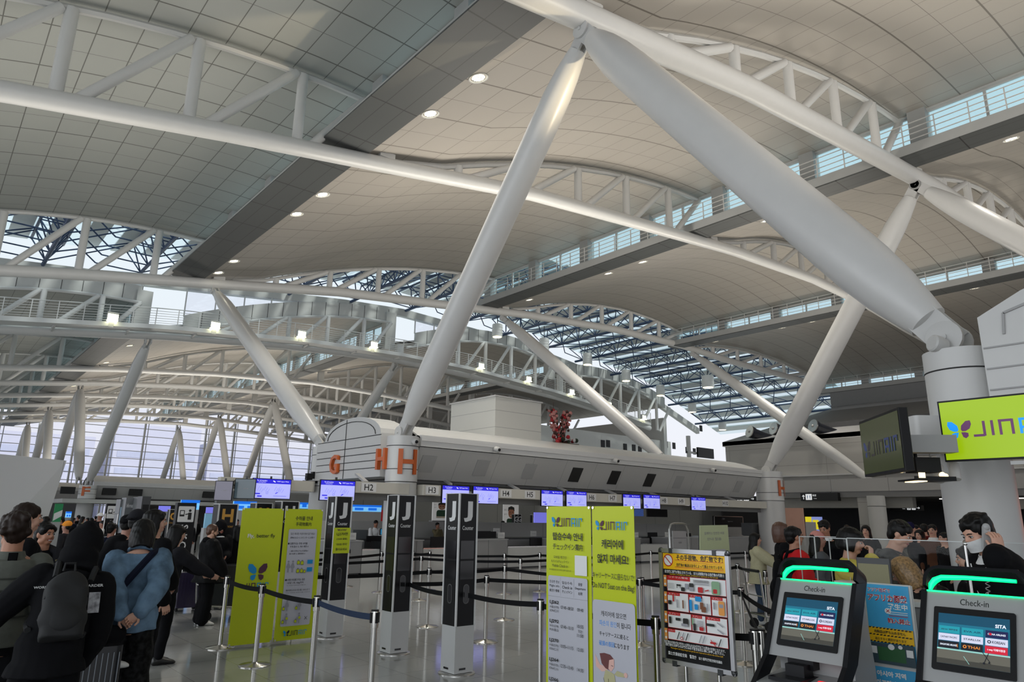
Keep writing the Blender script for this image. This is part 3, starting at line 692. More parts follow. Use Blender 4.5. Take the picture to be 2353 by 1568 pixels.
# overhead number rail with counter signs and monitors
rail = thing('number_rail', 'cream overhead rail carrying the counter numbers H2 to H10', 'sign rail', (9, 17.3, 2.35)); L = rail.location
for j, (a, c) in enumerate(((9.15, 10.9), (11.35, 12.0), (14.1, 16.1), (18.15, 20.2), (22.25, 24.4), (25.3, 30.3))):
    b = MB(); b.rbox(a, c, 17.25, 17.6, 2.2, 2.5, .03); b.build('beam', mat('cream_sign_beam', (.55, .53, .47), .5), rail, off=L, smooth=0)
for x in (9.6, 12.6, 15.2, 17.5, 20, 22.6, 25.5, 28): b = MB(); b.bar((x, 17.45, 2.5), (x + .1, 18.2, 2.75), .12, .06); b.build('hanger', M_lgrey, rail, off=L, smooth=0)
b = MB(); b.box(9.1, 30.3, 17.6, 17.75, 2.02, 2.2); b.build('lower_rail', M_sof, rail, off=L, smooth=0)
for nme, x in (('H2', 9.58), ('H3', 11.67), ('H4', 14.5), ('H5', 15.53), ('H6', 18.48), ('H7', 19.59), ('H8', 22.61), ('H9', 23.74), ('H10', 26.87)):
    A = Art([mat('white_sign_plate', (.7, .7, .7), .5), mat('black_sign_ink', (.01, .01, .01), .5)]); w = .2; A.rect(x - 9 - w - .03, -.12, x - 9 + w + .03, .12, 0); A.text(nme, x - 9, 0, .17, 1, bold=.012); A.build('number_plate', rail, Matrix.Translation((0, -.06, 0)) @ Matrix.Rotation(math.pi / 2, 4, 'X'))
M_scr = mat('lavender_screen', srgb(175, 178, 240), .4, emit=srgb(168, 172, 245), estr=.75, var=0)
M_scb = mat('blue_screen_header', srgb(40, 35, 200), .4, emit=srgb(38, 35, 205), estr=.8, var=0)
M_sct = mat('white_screen_text', (.9, .9, 1), .4, emit=(.9, .9, 1), estr=.7, var=0)
M_sci = mat('violet_screen_ink', srgb(110, 112, 200), .4, emit=srgb(110, 112, 200), estr=.6, var=0)
def rail_screen(w, h, header=True):
    A = Art([M_scr, M_scb, M_sct, M_sci])
    A.rect(-w / 2, -h / 2, w / 2, h / 2, 0); A.rect(-w / 2, h * .27, w / 2, h / 2, 1)
    A.text('For all travelers', -w * .27, h * .42, h * .07, 2, w=w * .26); A.text('waiting here', -w * .27, h * .33, h * .06, 2, w=w * .2)
    A.text('VISIT Japan Web', w * .28, h * .39, h * .08, 2, w=w * .32); A.line([(w * .02, h * .42), (w * .08, h * .36)], h * .05, 2)
    for cx, s in ((-.32, 1), (-.16, 1.1), (.12, 1), (.22, .9)):
        for k in range(3): A.line([(w * (cx + .05 * k - .05), h * (-.1 - .05 * k)), (w * (cx + .05 * k), h * (.12 - .06 * k))], h * .012, 3)
    A.disc(-w * .12, -h * .22, h * .06, 3); A.disc(-w * .12, -h * .22, h * .045, 0)
    A.rrect(-w * .45, -h * .3, -w * .3, -h * .24, h * .02, 1); A.rrect(-w * .37, -h * .43, -w * .25, -h * .37, h * .02, 1)
    A.line([(w * .1, -h * .25), (w * .16, -h * .18)], h * .04, 1); A.rect(w * .05, -h * .38, w * .4, -h * .36, 3)
    return A
def monitor(loc, w, h, rz, label, art, d=.06, group=None, name='monitor'):
    o = thing(name, label, 'monitor', loc, rz, group)
    b = MB(); b.rbox(-w / 2 - .02, w / 2 + .02, 0, d, -h / 2 - .02, h / 2 + .02, .01); b.build('casing', M_black, o, smooth=0)
    if art: art.build('screen', o, Matrix.Translation((0, -.002, 0)) @ Matrix.Rotation(math.pi / 2, 4, 'X'))
    b = MB(); b.box(-.06, .06, d, d + .14, -.1, .1); b.bar((0, d + .08, 0), (0, d + .08, h / 2 + .1), .05, .05); b.build('mount', M_dark, o, smooth=0)
    return o
ML = ['left of the H2 plate', 'right of the H3 plate', 'left of the H4 plate', 'right of the H5 plate', 'left of the H6 plate', 'right of the H7 plate', 'left of the H8 plate', 'right of the H9 plate']
for (x, z), l in zip([(8.64, 2.23), (12.5, 2.25), (13.65, 2.27), (16.5, 2.26), (17.67, 2.27), (20.62, 2.26), (21.8, 2.28), (24.85, 2.28)], ML):
    monitor((x, 17.2, z), .98, .5, 0, 'ceiling hung monitor with blue header, ' + l, rail_screen(.98, .5), group='monitors on the counter number rail')
# ================================================================ RIGHT HAND BUILDING AND GROUND LEVEL BACKGROUND
M_bw = grid_mat('beige_wall_panels', (.42, .41, .385), (.25, .24, .22), (4.2, 1.5), (.03, .03), ('Y', 'Z'), .6)
M_bw2 = grid_mat('beige_fascia_panels', (.40, .395, .38), (.2, .2, .19), (3.9, 90.), (.035, 0), ('Y', 'Z'), .5)
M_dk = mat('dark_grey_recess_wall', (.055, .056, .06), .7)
b = MB(); b.box(50, 51.2, -30, 28, 3.75, 4.62); struct(b.build('wall_right_fascia', M_bw2, smooth=0))
b = MB(); b.box(50.1, 51.2, -30, 28, 3.35, 3.75); struct(b.build('trim_70', mat('grey_lower_fascia', (.2, .2, .2), .6), smooth=0))
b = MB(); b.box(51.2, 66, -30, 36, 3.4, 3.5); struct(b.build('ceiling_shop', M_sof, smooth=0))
b = MB(); b.box(53.5, 55, -30, 34, 4.4, 7.9); struct(b.build('wall_right_upper', M_bw, smooth=0))
b = MB(); b.box(52.6, 53.5, -30, 28, 4.6, 4.72); b.box(53.0, 53.5, -30, 33, 5.1, 5.2); struct(b.build('trim_71', M_wp2, smooth=0))
# upper level: sloped canopy with dark openings
b = MB(); b.sheet([[(53.4, 34.2, 7.95), (53.4, 5, 7.95)], [(70, 27.5 + 4, 12.6), (70, 5, 12.6)]], .35); struct(b.build('ceiling_sloped_canopy', mat('mid_grey_canopy', (.3, .3, .3), .6), smooth=0))  # one even mid grey over the whole canopy
b = MB(); b.box(53.4, 53.9, 5, 34.2, 7.9, 8.3); struct(b.build('trim_72', M_wp2, smooth=0))
b = MB(); b.box(45, 72, 53.5, 54.2, 0, 11.2); pw = struct(b.build('wall_porthole', M_panel, smooth=0))
b = MB()
for px, py in ((1385, 1020), (1397, 1020), (1436, 1028), (1456, 1030), (1470, 1034), (1530, 1022), (1548, 1025), (1578, 1035), (1595, 1038), (1610, 985)):
    p = aty(px, py, 53.5); b.rbox(p.x - .3, p.x + .3, 53.42, 53.5, p.z - .4, p.z + .4, .02)
struct(b.build('window_openings', M_black, pw, smooth=0))
p0, p1 = aty(1604, 1028, 40), aty(1641, 1055, 40)
o = thing('wall_screen', 'blank black screen on the white wall above the canopy end', 'screen', ((p0.x + p1.x) / 2, 40, p1.z - .0)); L = o.location
b = MB(); b.box(p0.x, p1.x, 40, 40.2, p1.z, p0.z); b.build('casing', M_black, o, off=L, smooth=0)
b = MB(); b.box(p0.x - 1.5, p0.x - 1.2, 40, 40.3, 0, p0.z + 1); b.box(p0.x - 1.5, p1.x, 40.2, 40.3, p1.z + .3, p1.z + .5); b.build('bracket', M_wp2, o, off=L, smooth=0)
# jet nozzle air diffusers
M_noz = mat('dark_glossy_duct', (.02, .022, .03), .2)
for j, (px, py, dx) in enumerate(((1722, 992, 1), (1777, 985, 1.), (1868, 979, 1))):
    p = atx(px, py, 53.2); q = atx(px + 62, py + 24, 55.5)
    o = thing('air_nozzle', ['round black air nozzle at the left of the upper ledge', 'round black air nozzle hidden behind the crossing struts', 'round black air nozzle right of the crossing struts'][j], 'air nozzle', p)
    d = (q - p).normalized(); b = MB()
    b.lathe([(.42, 0), (.52, .04), (.5, .3), (.42, .5), (.42, 2.7)], (0, 0, 0), d, n=20); b.build('barrel', M_noz, o)
    b = MB(); b.lathe([(.53, -.03), (.53, .05)], (0, 0, 0), d, n=20); b.build('rim', M_chrome, o)
    b = MB(); b.lathe([(.12, -.05), (.05, -.12)], (0, 0, 0), d, n=10); b.build('hub', M_lgrey, o)
    b = MB(); b.box(.9, 1.3, -.3, .3, 7.95 - p.z + .3, -.35); b.build('bracket', M_black, o, smooth=0)
b = MB(); b.box(56.5, 56.8, 18, 31.5, 8.3, 9.6); struct(b.build('wall_nozzle_recess', M_dk, smooth=0))
# shop front behind the opening, grey back walls, round and square columns
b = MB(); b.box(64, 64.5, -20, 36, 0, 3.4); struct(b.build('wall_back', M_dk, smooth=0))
b = MB(); b.box(51.0, 51.6, 18.5, 29, 2.65, 3.35); b.box(57, 57.3, -12, 18.3, 2.7, 3.4); struct(b.build('trim_73', mat('beige_lintel', (.32, .315, .29), .6), smooth=0))
for x, y, r, l in ((49.2, 20.1, .55, 'grey round column under the shop fascia, right of the camouflage jacket man'),):
    o = thing('round_column', l, 'column', (x, y, 0)); b = MB(); b.lathe([(r, 0), (r, 3.4)], n=28); b.build('shaft', M_panel, o); b = MB(); b.lathe([(r + .01, 2.7), (r + .01, 2.73)], n=28); b.build('shadow_joint', M_groove, o)
b = MB(); b.box(50.3, 51.3, 20.4, 21.8, 0, 3.4); struct(b.build('wall_pier', M_bw, smooth=0))
M_lit = mat('lit_white_strip', (1, .95, .9), .5, emit=(1, .93, .86), estr=2.2, var=0)
o = thing('strip_light', 'long lit strip lamp under the shop ceiling beside the white column', 'lamp', (56, 14, 3.35)); b = MB(); b.box(-.1, .1, -4.5, 4.5, 0, .05); b.build('tube', M_lit, o); b = MB(); b.box(-.14, .14, -4.6, 4.6, .05, .09); b.build('housing', M_wp2, o)
# hanging wayfinding signs
M_w = mat('lit_white_pictogram', (.9, .9, .9), .5, emit=(.9, .93, .95), estr=.55, var=0)
M_k = mat('sign_black', (.004, .004, .004), .5)
def hang_sign(px0, py0, px1, py1, X, label, right):
    a, c = atx(px0, py0, X), atx(px1, py1, X); w = abs(a.y - c.y); h = a.z - c.z; m = (a + c) / 2
    o = thing('hanging_sign', label, 'sign', m, -math.pi / 2)
    b = MB(); b.box(-w / 2, w / 2, 0, .45, -h / 2, h / 2); b.build('casing', M_k, o, smooth=0)
    for sg in (-1, 1): b = MB(); b.box(sg * w * .3 - .02, sg * w * .3 + .02, .1, .14, h / 2, max(h / 2 + .05, 3.4 - m.z)); b.build('hanger', M_dark, o, smooth=0)
    A = Art([M_w, M_k, mat('sign_blue_figure', srgb(40, 110, 190), .5)]); 
    def arrow(x, y, s, dx, dy): A.line([(x - dx * s, y - dy * s), (x + dx * s * .6, y + dy * s * .6)], s * .3, 0); A.poly([(x + dx * s, y + dy * s), (x + dx * s * .1 - dy * s * .75, y + dy * s * .1 + dx * s * .75), (x + dx * s * .35, y + dy * s * .35), (x + dx * s * .1 + dy * s * .75, y + dy * s * .1 - dx * s * .75)], 0)
    def fig(x, y, s, c): A.disc(x, y + s * .75, s * .2, c); A.rrect(x - s * .22, y - s * .2, x + s * .22, y + s * .5, s * .08, c); A.rect(x - s * .16, y - s, x - s * .02, y - s * .1, c); A.rect(x + s * .02, y - s, x + s * .16, y - s * .1, c)
    if right:
        arrow(w * .4, 0, h * .32, 1, 0); A.rrect(w * .2, -h * .36, w * .32, h * .36, .03, 0); fig(w * .24, 0, h * .24, 1); fig(w * .285, 0, h * .24, 1)
        A.rrect(w * .05, -h * .36, w * .17, h * .36, .03, 0); A.disc(w * .1, -h * .1, h * .16, 1); A.disc(w * .1, -h * .1, h * .1, 0); A.line([(w * .1, h * .25), (w * .1, 0), (w * .14, -h * .05), (w * .15, -h * .2)], h * .06, 1)
        A.text('お手洗', -w * .05, h * .2, h * .22, 0); A.text('Toilets', -w * .05, -h * .15, h * .14, 0)
    else:
        arrow(-w * .42, 0, h * .3, 0, 1); A.rect(-w * .36, -h * .38, -w * .19, h * .38, 0); fig(-w * .31, 0, h * .24, 2); fig(-w * .24, 0, h * .24, 2)
        A.text('展望', -w * .12, h * .2, h * .24, 0); A.text('Lounge', -w * .1, -h * .2, h * .13, 0)
    A.build('lettering', o, Matrix.Translation((0, -.002, 0)) @ Matrix.Rotation(math.pi / 2, 4, 'X'))
hang_sign(1839, 1134, 1926, 1151, 49.7, 'black hanging sign with an up arrow and figures right of the H column', False)
hang_sign(2044, 1162, 2118, 1174, 52, 'black hanging toilet sign with wheelchair symbol and right arrow', True)
hang_sign(1640, 1142, 1740, 1153, 49.7, 'black hanging sign with a right arrow behind the H10 rail', True)
# orange lit shop far right, yellow and blue lit poster, pink pillar
o = thing('shop_shelf', 'orange lit shop shelves at the right edge beside the white column', 'shelf', (24, 1.6, 0))
b = MB(); b.box(23.6, 24.2, -3.5, 2.6, .0, 2.9); b.build('back_panel', mat('orange_lit_panel', srgb(225, 130, 90), .6, emit=srgb(225, 120, 80), estr=.45), o, off=o.location, smooth=0)
b = MB()
for z in (.9, 1.5, 2.1, 2.6): b.box(23.2, 23.6, -3.5, 2.6, z, z + .05)
b.build('shelf_board', mat('warm_lit_board', srgb(250, 205, 160), .5, emit=srgb(250, 190, 130), estr=.8), o, off=o.location, smooth=0)
def flatpanel(name, label, cat, px0, py0, px1, py1, D, mats, axis='x', emitart=None, base=True, thick=.08):
    f = atx if axis == 'x' else aty
    a, c = f(px0, py0, D), f(px1, py1, D); m = (a + c) / 2
    o = thing(name, label, cat, (m.x, m.y, 0)); w = (abs(a.y - c.y) if axis == 'x' else abs(a.x - c.x))
    b = MB(); z0, z1 = min(a.z, c.z), max(a.z, c.z)
    if axis == 'x': b.box(0, thick, -w / 2, w / 2, z0, z1)
    else: b.box(-w / 2, w / 2, 0, thick, z0, z1)
    b.build('panel', mats, o, smooth=0)
    if base:
        b = MB()
        if axis == 'x': b.box(.0, thick + .1, -w / 2, w / 2, 0, z0)
        else: b.box(-w / 2, w / 2, 0, thick + .1, 0, z0)
        b.build('base', M_lgrey, o, smooth=0)
    return o, w, z0, z1
flatpanel('pink_booth', 'tall salmon pink booth panel between the H column and the blue poster', 'booth', 1803, 1168, 1850, 1235, 34, mat('salmon_booth_paint', srgb(190, 150, 135), .6))
o, w, z0, z1 = flatpanel('lit_poster', 'lit poster in yellow and lavender blue behind the queue', 'poster', 1850, 1188, 1892, 1235, 38, mat('lavender_lit_poster', srgb(130, 145, 210), .5, emit=srgb(130, 145, 215), estr=.5))
b = MB(); b.box(-.02, 0, w / 2 - w * .38, w / 2, z1 - .45, z1); b.box(-.02, 0, -w * .3, w * .05, z0 + .4, z0 + .9); b.build('yellow_patch', mat('yellow_lit_patch', srgb(225, 210, 40), .5, emit=srgb(225, 210, 30), estr=.5), o, smooth=0)
flatpanel('notice_board', 'plain pale grey notice board in front of the lavender poster', 'board', 1850, 1200, 1876, 1240, 32, M_lgrey)
# background seen between the counters: back walls, dark bays, posters, red and orange shops
b = MB(); b.box(11, 70, 34, 34.3, 0, 2.6); struct(b.build('wall_rear_low', grid_mat('grey_rear_wall', (.17, .175, .17), (.06, .06, .06), (3.1, 40), (.03, 0), ('X', 'Z'), .5), smooth=0))
b = MB(); b.box(30.6, 50, 40.3, 40.6, 0, 3.6); struct(b.build('wall_rear_mid', M_bw, smooth=0))
o = thing('portrait_poster', 'tall white poster of a smiling person in a green top, right of the two J pillars', 'poster', (0, 0, 0))
def portrait(px0, py0, px1, py1, Y, label):
    a, c = aty(px0, py0, Y), aty(px1, py1, Y); w = c.x - a.x; h = a.z - c.z; m = (a + c) / 2
    o = thing('portrait_poster', label, 'poster', (m.x, Y, max(0, c.z)))
    b = MB(); b.box(-w / 2, w / 2, 0, .08, 0, h); b.build('board', mat('white_poster_board', (.5, .5, .5), .5, emit=(.6, .6, .6), estr=.25), o, smooth=0)
    if c.z > .05: b = MB(); b.box(-w / 2, w / 2, .02, .3, -c.z, 0); b.build('base', M_grey, o, smooth=0)
    A = Art([mat('poster_skin', srgb(170, 115, 90), .6), mat('poster_hair', (.01, .01, .01), .6), mat('poster_green_top', srgb(35, 70, 50), .6), mat('poster_flowers', srgb(190, 180, 160), .6), M_k])
    A.rrect(-w * .3, h * .12, w * .3, h * .5, w * .12, 2); A.disc(0, h * .66, w * .2, 0, h * .15); A.poly([(-w * .22, h * .7), (-w * .2, h * .82), (0, h * .86), (w * .2, h * .82), (w * .22, h * .7), (w * .12, h * .76), (-w * .12, h * .76)], 1)
    A.line([(-w * .08, h * .6), (0, h * .575), (w * .08, h * .6)], w * .03, 3); A.disc(-w * .08, h * .68, w * .025, 1); A.disc(w * .08, h * .68, w * .025, 1); A.rect(-w * .3, h * .12, w * .3, h * .2, 3)
    A.text('はじ', -w * .38, h * .75, h * .05, 4); A.text('まり', -w * .38, h * .62, h * .05, 4)
    A.build('picture', o, Matrix.Translation((0, -.002, 0)) @ Matrix.Rotation(math.pi / 2, 4, 'X'))
bpy.data.objects.remove(o)
portrait(996, 1148, 1034, 1197, 26, 'small white poster of a smiling person in green behind the H3 counter')
portrait(1158, 1152, 1191, 1232, 27, 'tall white poster of a smiling person in green behind the H4 counter')
# slim black G totem pillars behind the counters
def slim_totem(px, pyt, Y, label, ch, w=.32, gold=False, H=None):
    p = aty(px, pyt, Y); o = thing('counter_totem', label, 'sign pillar', (p.x, Y, 0)); h = p.z
    b = MB(); b.rbox(-w / 2, w / 2, -w / 2, w / 2, .5, h, .01); b.build('body', M_black, o, smooth=0)
    b = MB(); b.rbox(-w / 2 - .005, w / 2 + .005, -w / 2 - .005, w / 2 + .005, 0, .5, .01); b.build('base', M_wp2, o, smooth=0)
    b = MB()
    for sx in (-1, 1): b.box(sx * w / 2 - .012, sx * w / 2 + .012, -w / 2 - .008, -w / 2 + .01, .5, h)
    b.box(-w / 2, w / 2, -w / 2 - .01, w / 2, h, h + .015); b.build('trim', M_wp2, o, smooth=0)
    A = Art([mat('gold_letter', srgb(190, 140, 50), .4) if gold else mat('white_totem_letter', (.62, .62, .62), .5)]); A.text(ch, 0, h - .2, .24, 0, bold=.03); A.text('Counter', 0, h - .39, .05, 0)
    A.build('lettering', o, Matrix.Translation((0, -w / 2 - .002, 0)) @ Matrix.Rotation(math.pi / 2, 4, 'X'))
    return o
for j, (px, pyt) in enumerate(((1183, 1183), (1191, 1183), (1225, 1184), (1232, 1184))): slim_totem(px, pyt, 24.5, 'slim black pillar with a white G behind the counters, %s of four' % ['first', 'second', 'third', 'last'][j], 'G', w=.2)
slim_totem(519, 1160, 13.6, 'black pillar with a gold H left of the lime banners', 'H', .34, True)
slim_totem(601, 1158, 14.6, 'black pillar with a gold H just above the left lime banner', 'H', .34, True)
slim_totem(660, 1154, 14.0, 'black pillar with a white H above the joint of the two lime banners', 'H', .36)
slim_totem(398, 1172, 24, 'slim black pillar with a gold G beside the vertical self check-in pillar', 'G', .26, True)
def self_totem(px, py0, Y, w, label, pw=.2):
    p = aty(px, py0, Y); o = thing('self_check_in_pillar', label, 'sign pillar', (p.x, Y, 0)); h = p.z
    b = MB(); b.rbox(-w / 2, w / 2, -.1, .1, .03, h, .01); b.build('body', M_black, o, smooth=0)
    b = MB(); b.box(-w / 2 - .1, w / 2 + .1, -.25, .25, 0, .03); b.build('base', M_chrome, o, smooth=0)
    A = Art([mat('white_totem_letter', (.62, .62, .62), .5), M_k]); s = w * .42
    A.rrect(-s, h - .08 - 2 * s, s, h - .08, .02, 0); yc = h - .08 - s
    A.rrect(-s * .8, yc - s * .3, -s * .2, yc + s * .5, .01, 1); A.rect(-s * .7, yc - s * .05, -s * .3, yc + s * .4, 0); A.disc(s * .45, yc + s * .45, s * .17, 1); A.rrect(s * .25, yc - s * .7, s * .68, yc + s * .2, .01, 1); A.line([(s * .3, yc + s * .05), (-s * .1, yc - s * .05)], s * .12, 1)
    m = fit_text('Self Check-in', None, w * .38, bold=.015); z = A.z(); xs_ = [q[0] for q in m.v]; mw = (max(xs_) - min(xs_)) / 2
    top = h - .14 - 2 * s - mw
    m.v = [(q[1], top - q[0], z) for q in m.v]; A.mb.merge(m, mi=0)
    A.build('lettering', o, Matrix.Translation((0, -.103, 0)) @ Matrix.Rotation(math.pi / 2, 4, 'X'))
self_totem(428, 1156, 17.5, .42, 'black upright pillar with vertical white Self Check-in lettering', .2)
self_totem(263, 1158, 28, .5, 'farther black Self Check-in pillar left of the grey kiosks row')
# far islands (F, E, D): canopies with counters
for Y0, nm in ((65.2, 'distant white counter canopy with the letter F column'), (85.5, 'second distant counter canopy in the far hall'), (105.5, 'farthest counter canopy before the glass wall')):
    o = island(11.3, 62, Y0, Y0 + 5, nm)
    for cx_ in (31, 52) if Y0 < 70 else (12, 31, 52): b = MB(); b.tube((cx_, Y0 + 2.5, 0), (cx_, Y0 + 2.5, 2.62), .45, n=20); b.build('support_column', M_wp2, o, off=o.location)
    if Y0 < 70:
        for px in (154, 250, 311, 480):
            p = aty(px, 1140, Y0); b = MB(); b.box(p.x - .55, p.x + .55, Y0 + .1, Y0 + .4, 3.0, 3.5) if 0 else b.box(p.x - .5, p.x + .5, Y0 + .0, Y0 + .25, 2.9, 3.45); b.build('ventilation_grille', M_vent, o, off=o.location, smooth=0)
b = MB(); b.box(9, 62, 63, 71, 2.2, 2.5); struct(b.build('trim_75', mat('cream_far_rail', (.42, .42, .4), .5), smooth=0))
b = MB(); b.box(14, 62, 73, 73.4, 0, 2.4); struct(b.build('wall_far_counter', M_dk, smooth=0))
b = MB(); b.box(-6, 14, 80, 80.4, 0, 2.6); struct(b.build('wall_far_left', mat('far_dark_wall', (.1, .1, .11), .7), smooth=0))  # plain low wall in one dark grey
# white partition at far left
o = thing('white_partition', 'tall blank white partition at the left edge', 'partition', (2, 13.4, 0))
q = [atz(-260, 1040, 0), 0]
b = MB(); PX = 12.5
a0, a1 = aty(-120, 1032, 12.4), aty(153, 1059, 14.6)
b.add([(a0.x, a0.y, 0), (a1.x - .32, a1.y, 0), (a1.x, a1.y, a1.z), (a0.x, a0.y, a0.z), (a0.x, a0.y + .3, 0), (a1.x - .32, a1.y + .3, 0), (a1.x, a1.y + .3, a1.z), (a0.x, a0.y + .3, a0.z)], [(0, 1, 2, 3), (7, 6, 5, 4), (0, 4, 5, 1), (1, 5, 6, 2), (2, 6, 7, 3), (3, 7, 4, 0)])
b.build('panel', grid_mat('white_partition_panel', (.74, .77, .8), (.3, .32, .34), (1.1, 90), (.01, 0), ('X', 'Z'), .3), o, off=o.location, smooth=0)
# ================================================================ QUEUE AREA
def lab_ord(k): return ['first', 'second', 'third', 'fourth', 'fifth', 'sixth', 'seventh', 'eighth', 'ninth', 'tenth'][k]
# --- J counter pillars
def J_pillar(x, y, label):
    o = thing('counter_pillar', label, 'sign pillar', (x, y, 0), group='black and white J counter pillars'); a = .1225
    b = MB(); b.box(-a, a, -a, a, .02, .48); b.build('base', mat('white_pillar_base', (.5, .5, .5), .4), o, smooth=0)
    b = MB(); b.box(-a, a, -a, a, .481, 1.85); b.build('body', mat('glossy_black_pillar', (.006, .006, .007), .3, spec=.22), o, smooth=0)
    b = MB()
    for sx, sy in ((-1, -1), (1, -1), (-1, 1), (1, 1)): b.box(sx * a - .009, sx * a + .009, sy * a - .009, sy * a + .009, .481, 1.855)
    b.box(-a, a, -a, a, 1.85, 1.856); b.build('corner_trim', mat('white_trim', (.62, .62, .62), .4), o, smooth=0)
    b = MB(); b.lathe([(.2, 0), (.2, .008), (.19, .014), (.05, .018)], n=28); b.build('foot_plate', M_chrome, o)
    for nm, R in (('front', 0), ('side', -math.pi / 2)):
        A = Art([mat('white_totem_letter', (.62, .62, .62), .5), mat('dark_glass_inset', (.012, .012, .013), .12), mat('grey_handle_recess', (.08, .08, .08), .3)])
        A.text('J', 0, 1.66, .22, 0, w=.12, bold=.045); A.text('Counter', 0, 1.485, .045, 0, w=.15, bold=.012)
        for z0 in (1.16, .95): A.rrect(-.09, z0, .09, z0 + .19, .008, 1)
        A.rrect(-.04, .7, .04, .9, .038, 2); A.rrect(-.032, .71, .032, .89, .03, 1); A.rect(-.065, .05, .02, .07, 1)
        A.build('lettering', o, Matrix.Rotation(R, 4, 'Z') @ Matrix.Translation((0, -a - .0015, 0)) @ Matrix.Rotation(math.pi / 2, 4, 'X'))
    return o
J_pillar(4.74, 6.40, 'black and white J Counter pillar closest to us')
J_pillar(4.78, 7.74, 'middle black and white J Counter pillar in front of the H column')
J3 = J_pillar(4.68, 9.22, 'farthest J Counter pillar carrying the lime flight notice')
M_lime = mat('lime_green_print', srgb(190, 202, 8), .42, var=.03)
M_bl2 = mat('airline_blue_print', srgb(0, 140, 205), .45); M_pu = mat('airline_plum_print', srgb(80, 35, 60), .5); M_ink = mat('black_print', (.012, .012, .012), .5); M_card = mat('white_card_print', (.5, .5, .56), .45)
M_gr = mat('grey_print', srgb(150, 150, 158), .5); M_lb = mat('light_blue_print', srgb(90, 150, 220), .5); M_wh = mat('white_print', (.75, .75, .75), .5)
o = thing('flight_notice', 'lime flight notice LJ270 taped to the farthest J pillar', 'notice', (4.68, 9.22 - .126, 1.26))
b = MB(); b.box(-.125, .125, -.006, 0, -.17, .17); b.build('sheet', M_lime, o, smooth=0)
A = Art([M_ink, M_bl2, M_pu]); A.jinair(0, .14, .13, 2, 2); A.text('LJ270편', 0, .085, .05, 0, w=.17, bold=.01); A.text('(12:05 출발)', 0, .02, .03, 0, w=.16, bold=.01); A.text("'10:00 부터'", 0, -.05, .035, 0, w=.17, bold=.01); A.text('들어오세요', 0, -.115, .035, 0, w=.17, bold=.01)
A.build('lettering', o, Matrix.Translation((0, -.007, 0)) @ Matrix.Rotation(math.pi / 2, 4, 'X'))
# --- banners
def banner(name, label, M, w, h, art, z0=.03, stand=True):
    """upright X banner: M maps local (x right, y toward the reader = -y, z up) to the place"""
    o = thing(name, label, 'banner', M.translation, M.to_euler().z)
    rows = [[(x, .006 * math.cos(x / w * 3.1), z0 + (h - z0) * k / 8) for k in range(9)] for x in [-w / 2 + w * j / 6 for j in range(7)]]
    b = MB(); b.sheet(rows, .004, dirn=(0, 1, 0)); b.build('cloth', M_lime, o, smooth=60)
    b = MB()
    for sx in (-1, 1):
        for zz in (z0 + .012, h - .012): b.lathe([(.012, -.003), (.012, .003)], (sx * (w / 2 - .015), -.004, zz), (0, -1, 0), n=10)
    b.build('eyelet', M_chrome, o)
    if stand:
        b = MB(); b.tube((0, .03, .05), (0, .06, h * .55), .012, n=8)
        for sx in (-1, 1): b.tube((0, .05, h * .5), (sx * (w / 2 - .01), .012, h - .02), .008, n=6); b.tube((0, .05, h * .5), (sx * (w / 2 - .01), .02, z0), .008, n=6); b.tube((0, .05, .5), (sx * .12, .35, .0), .008, n=6)
        b.build('stand', M_dark, o)
    art.build('print', o, Matrix.Translation((0, -.002, 0)) @ Matrix.Rotation(math.pi / 2, 4, 'X')); return o
COLS = lambda: [M_ink, M_bl2, M_pu, M_card, M_gr, M_lb, M_wh, M_lime]
def suitcase_icon(A, x, y, s, c): A.rrect(x - s * .4, y - s * .5, x + s * .4, y + s * .4, s * .1, 0); A.rrect(x - s * .34, y - s * .44, x + s * .34, y + s * .34, s * .08, c); A.line([(x - s * .15, y + s * .4), (x - s * .15, y + s * .62), (x + s * .15, y + s * .62), (x + s * .15, y + s * .4)], s * .08, 0); A.rect(x - s * .3, y - s * .6, x - s * .15, y - s * .5, 0); A.rect(x + s * .15, y - s * .6, x + s * .3, y - s * .5, 0)
def person_icon(A, x, y, s, c): A.disc(x, y + s * .8, s * .16, c); A.poly([(x - s * .12, y + s * .6), (x + s * .12, y + s * .6), (x + s * .34, y), (x + s * .2, y - .02), (x + s * .2, y - s * .2), (x - s * .2, y - s * .2), (x - s * .2, y - .02), (x - s * .34, y)], c); A.rect(x - s * .14, y - s * .8, x - s * .02, y - s * .18, c); A.rect(x + s * .02, y - s * .8, x + s * .14, y - s * .18, c)
A = Art(COLS()); A.text('Fly,', -.13, 1.32, .06, 6, w=.085, bold=.03); A.text('better fly', .065, 1.32, .06, 0, w=.24, bold=.005)
A.butterfly(.0, .88, .2, 1, 2); A.jinair(0, .72, .32, 1, 2, fly=False)
banner('lime_banner', 'lime banner reading Fly, better fly with butterfly mark', Matrix.Translation((3.555, 9.12, 0)), .545, 1.67, A)
A = Art(COLS()); A.text('수하물 안내', 0, 1.55, .055, 0, w=.24, bold=.012); A.text('手荷物案内', 0, 1.475, .05, 0, w=.22, bold=.006)
A.rrect(-.2, .2, .2, 1.41, .02, 3)
A.text('짐은 최대한 카운터에서 맡기세요!', 0, 1.35, .028, 0, w=.34, bold=.01); A.text('荷物はなるべくカウンターにお預け!', 0, 1.3, .026, 0, w=.34, bold=.008)
A.disc(-.185, 1.225, .012, 0); A.text('일행끼리는 무료 수하물', -.165, 1.225, .028, 0, w=.24, bold=.012, align='L'); A.text('무게 합산 O, 개수 제한 X', -.165, 1.185, .026, 0, w=.26, bold=.012, align='L')
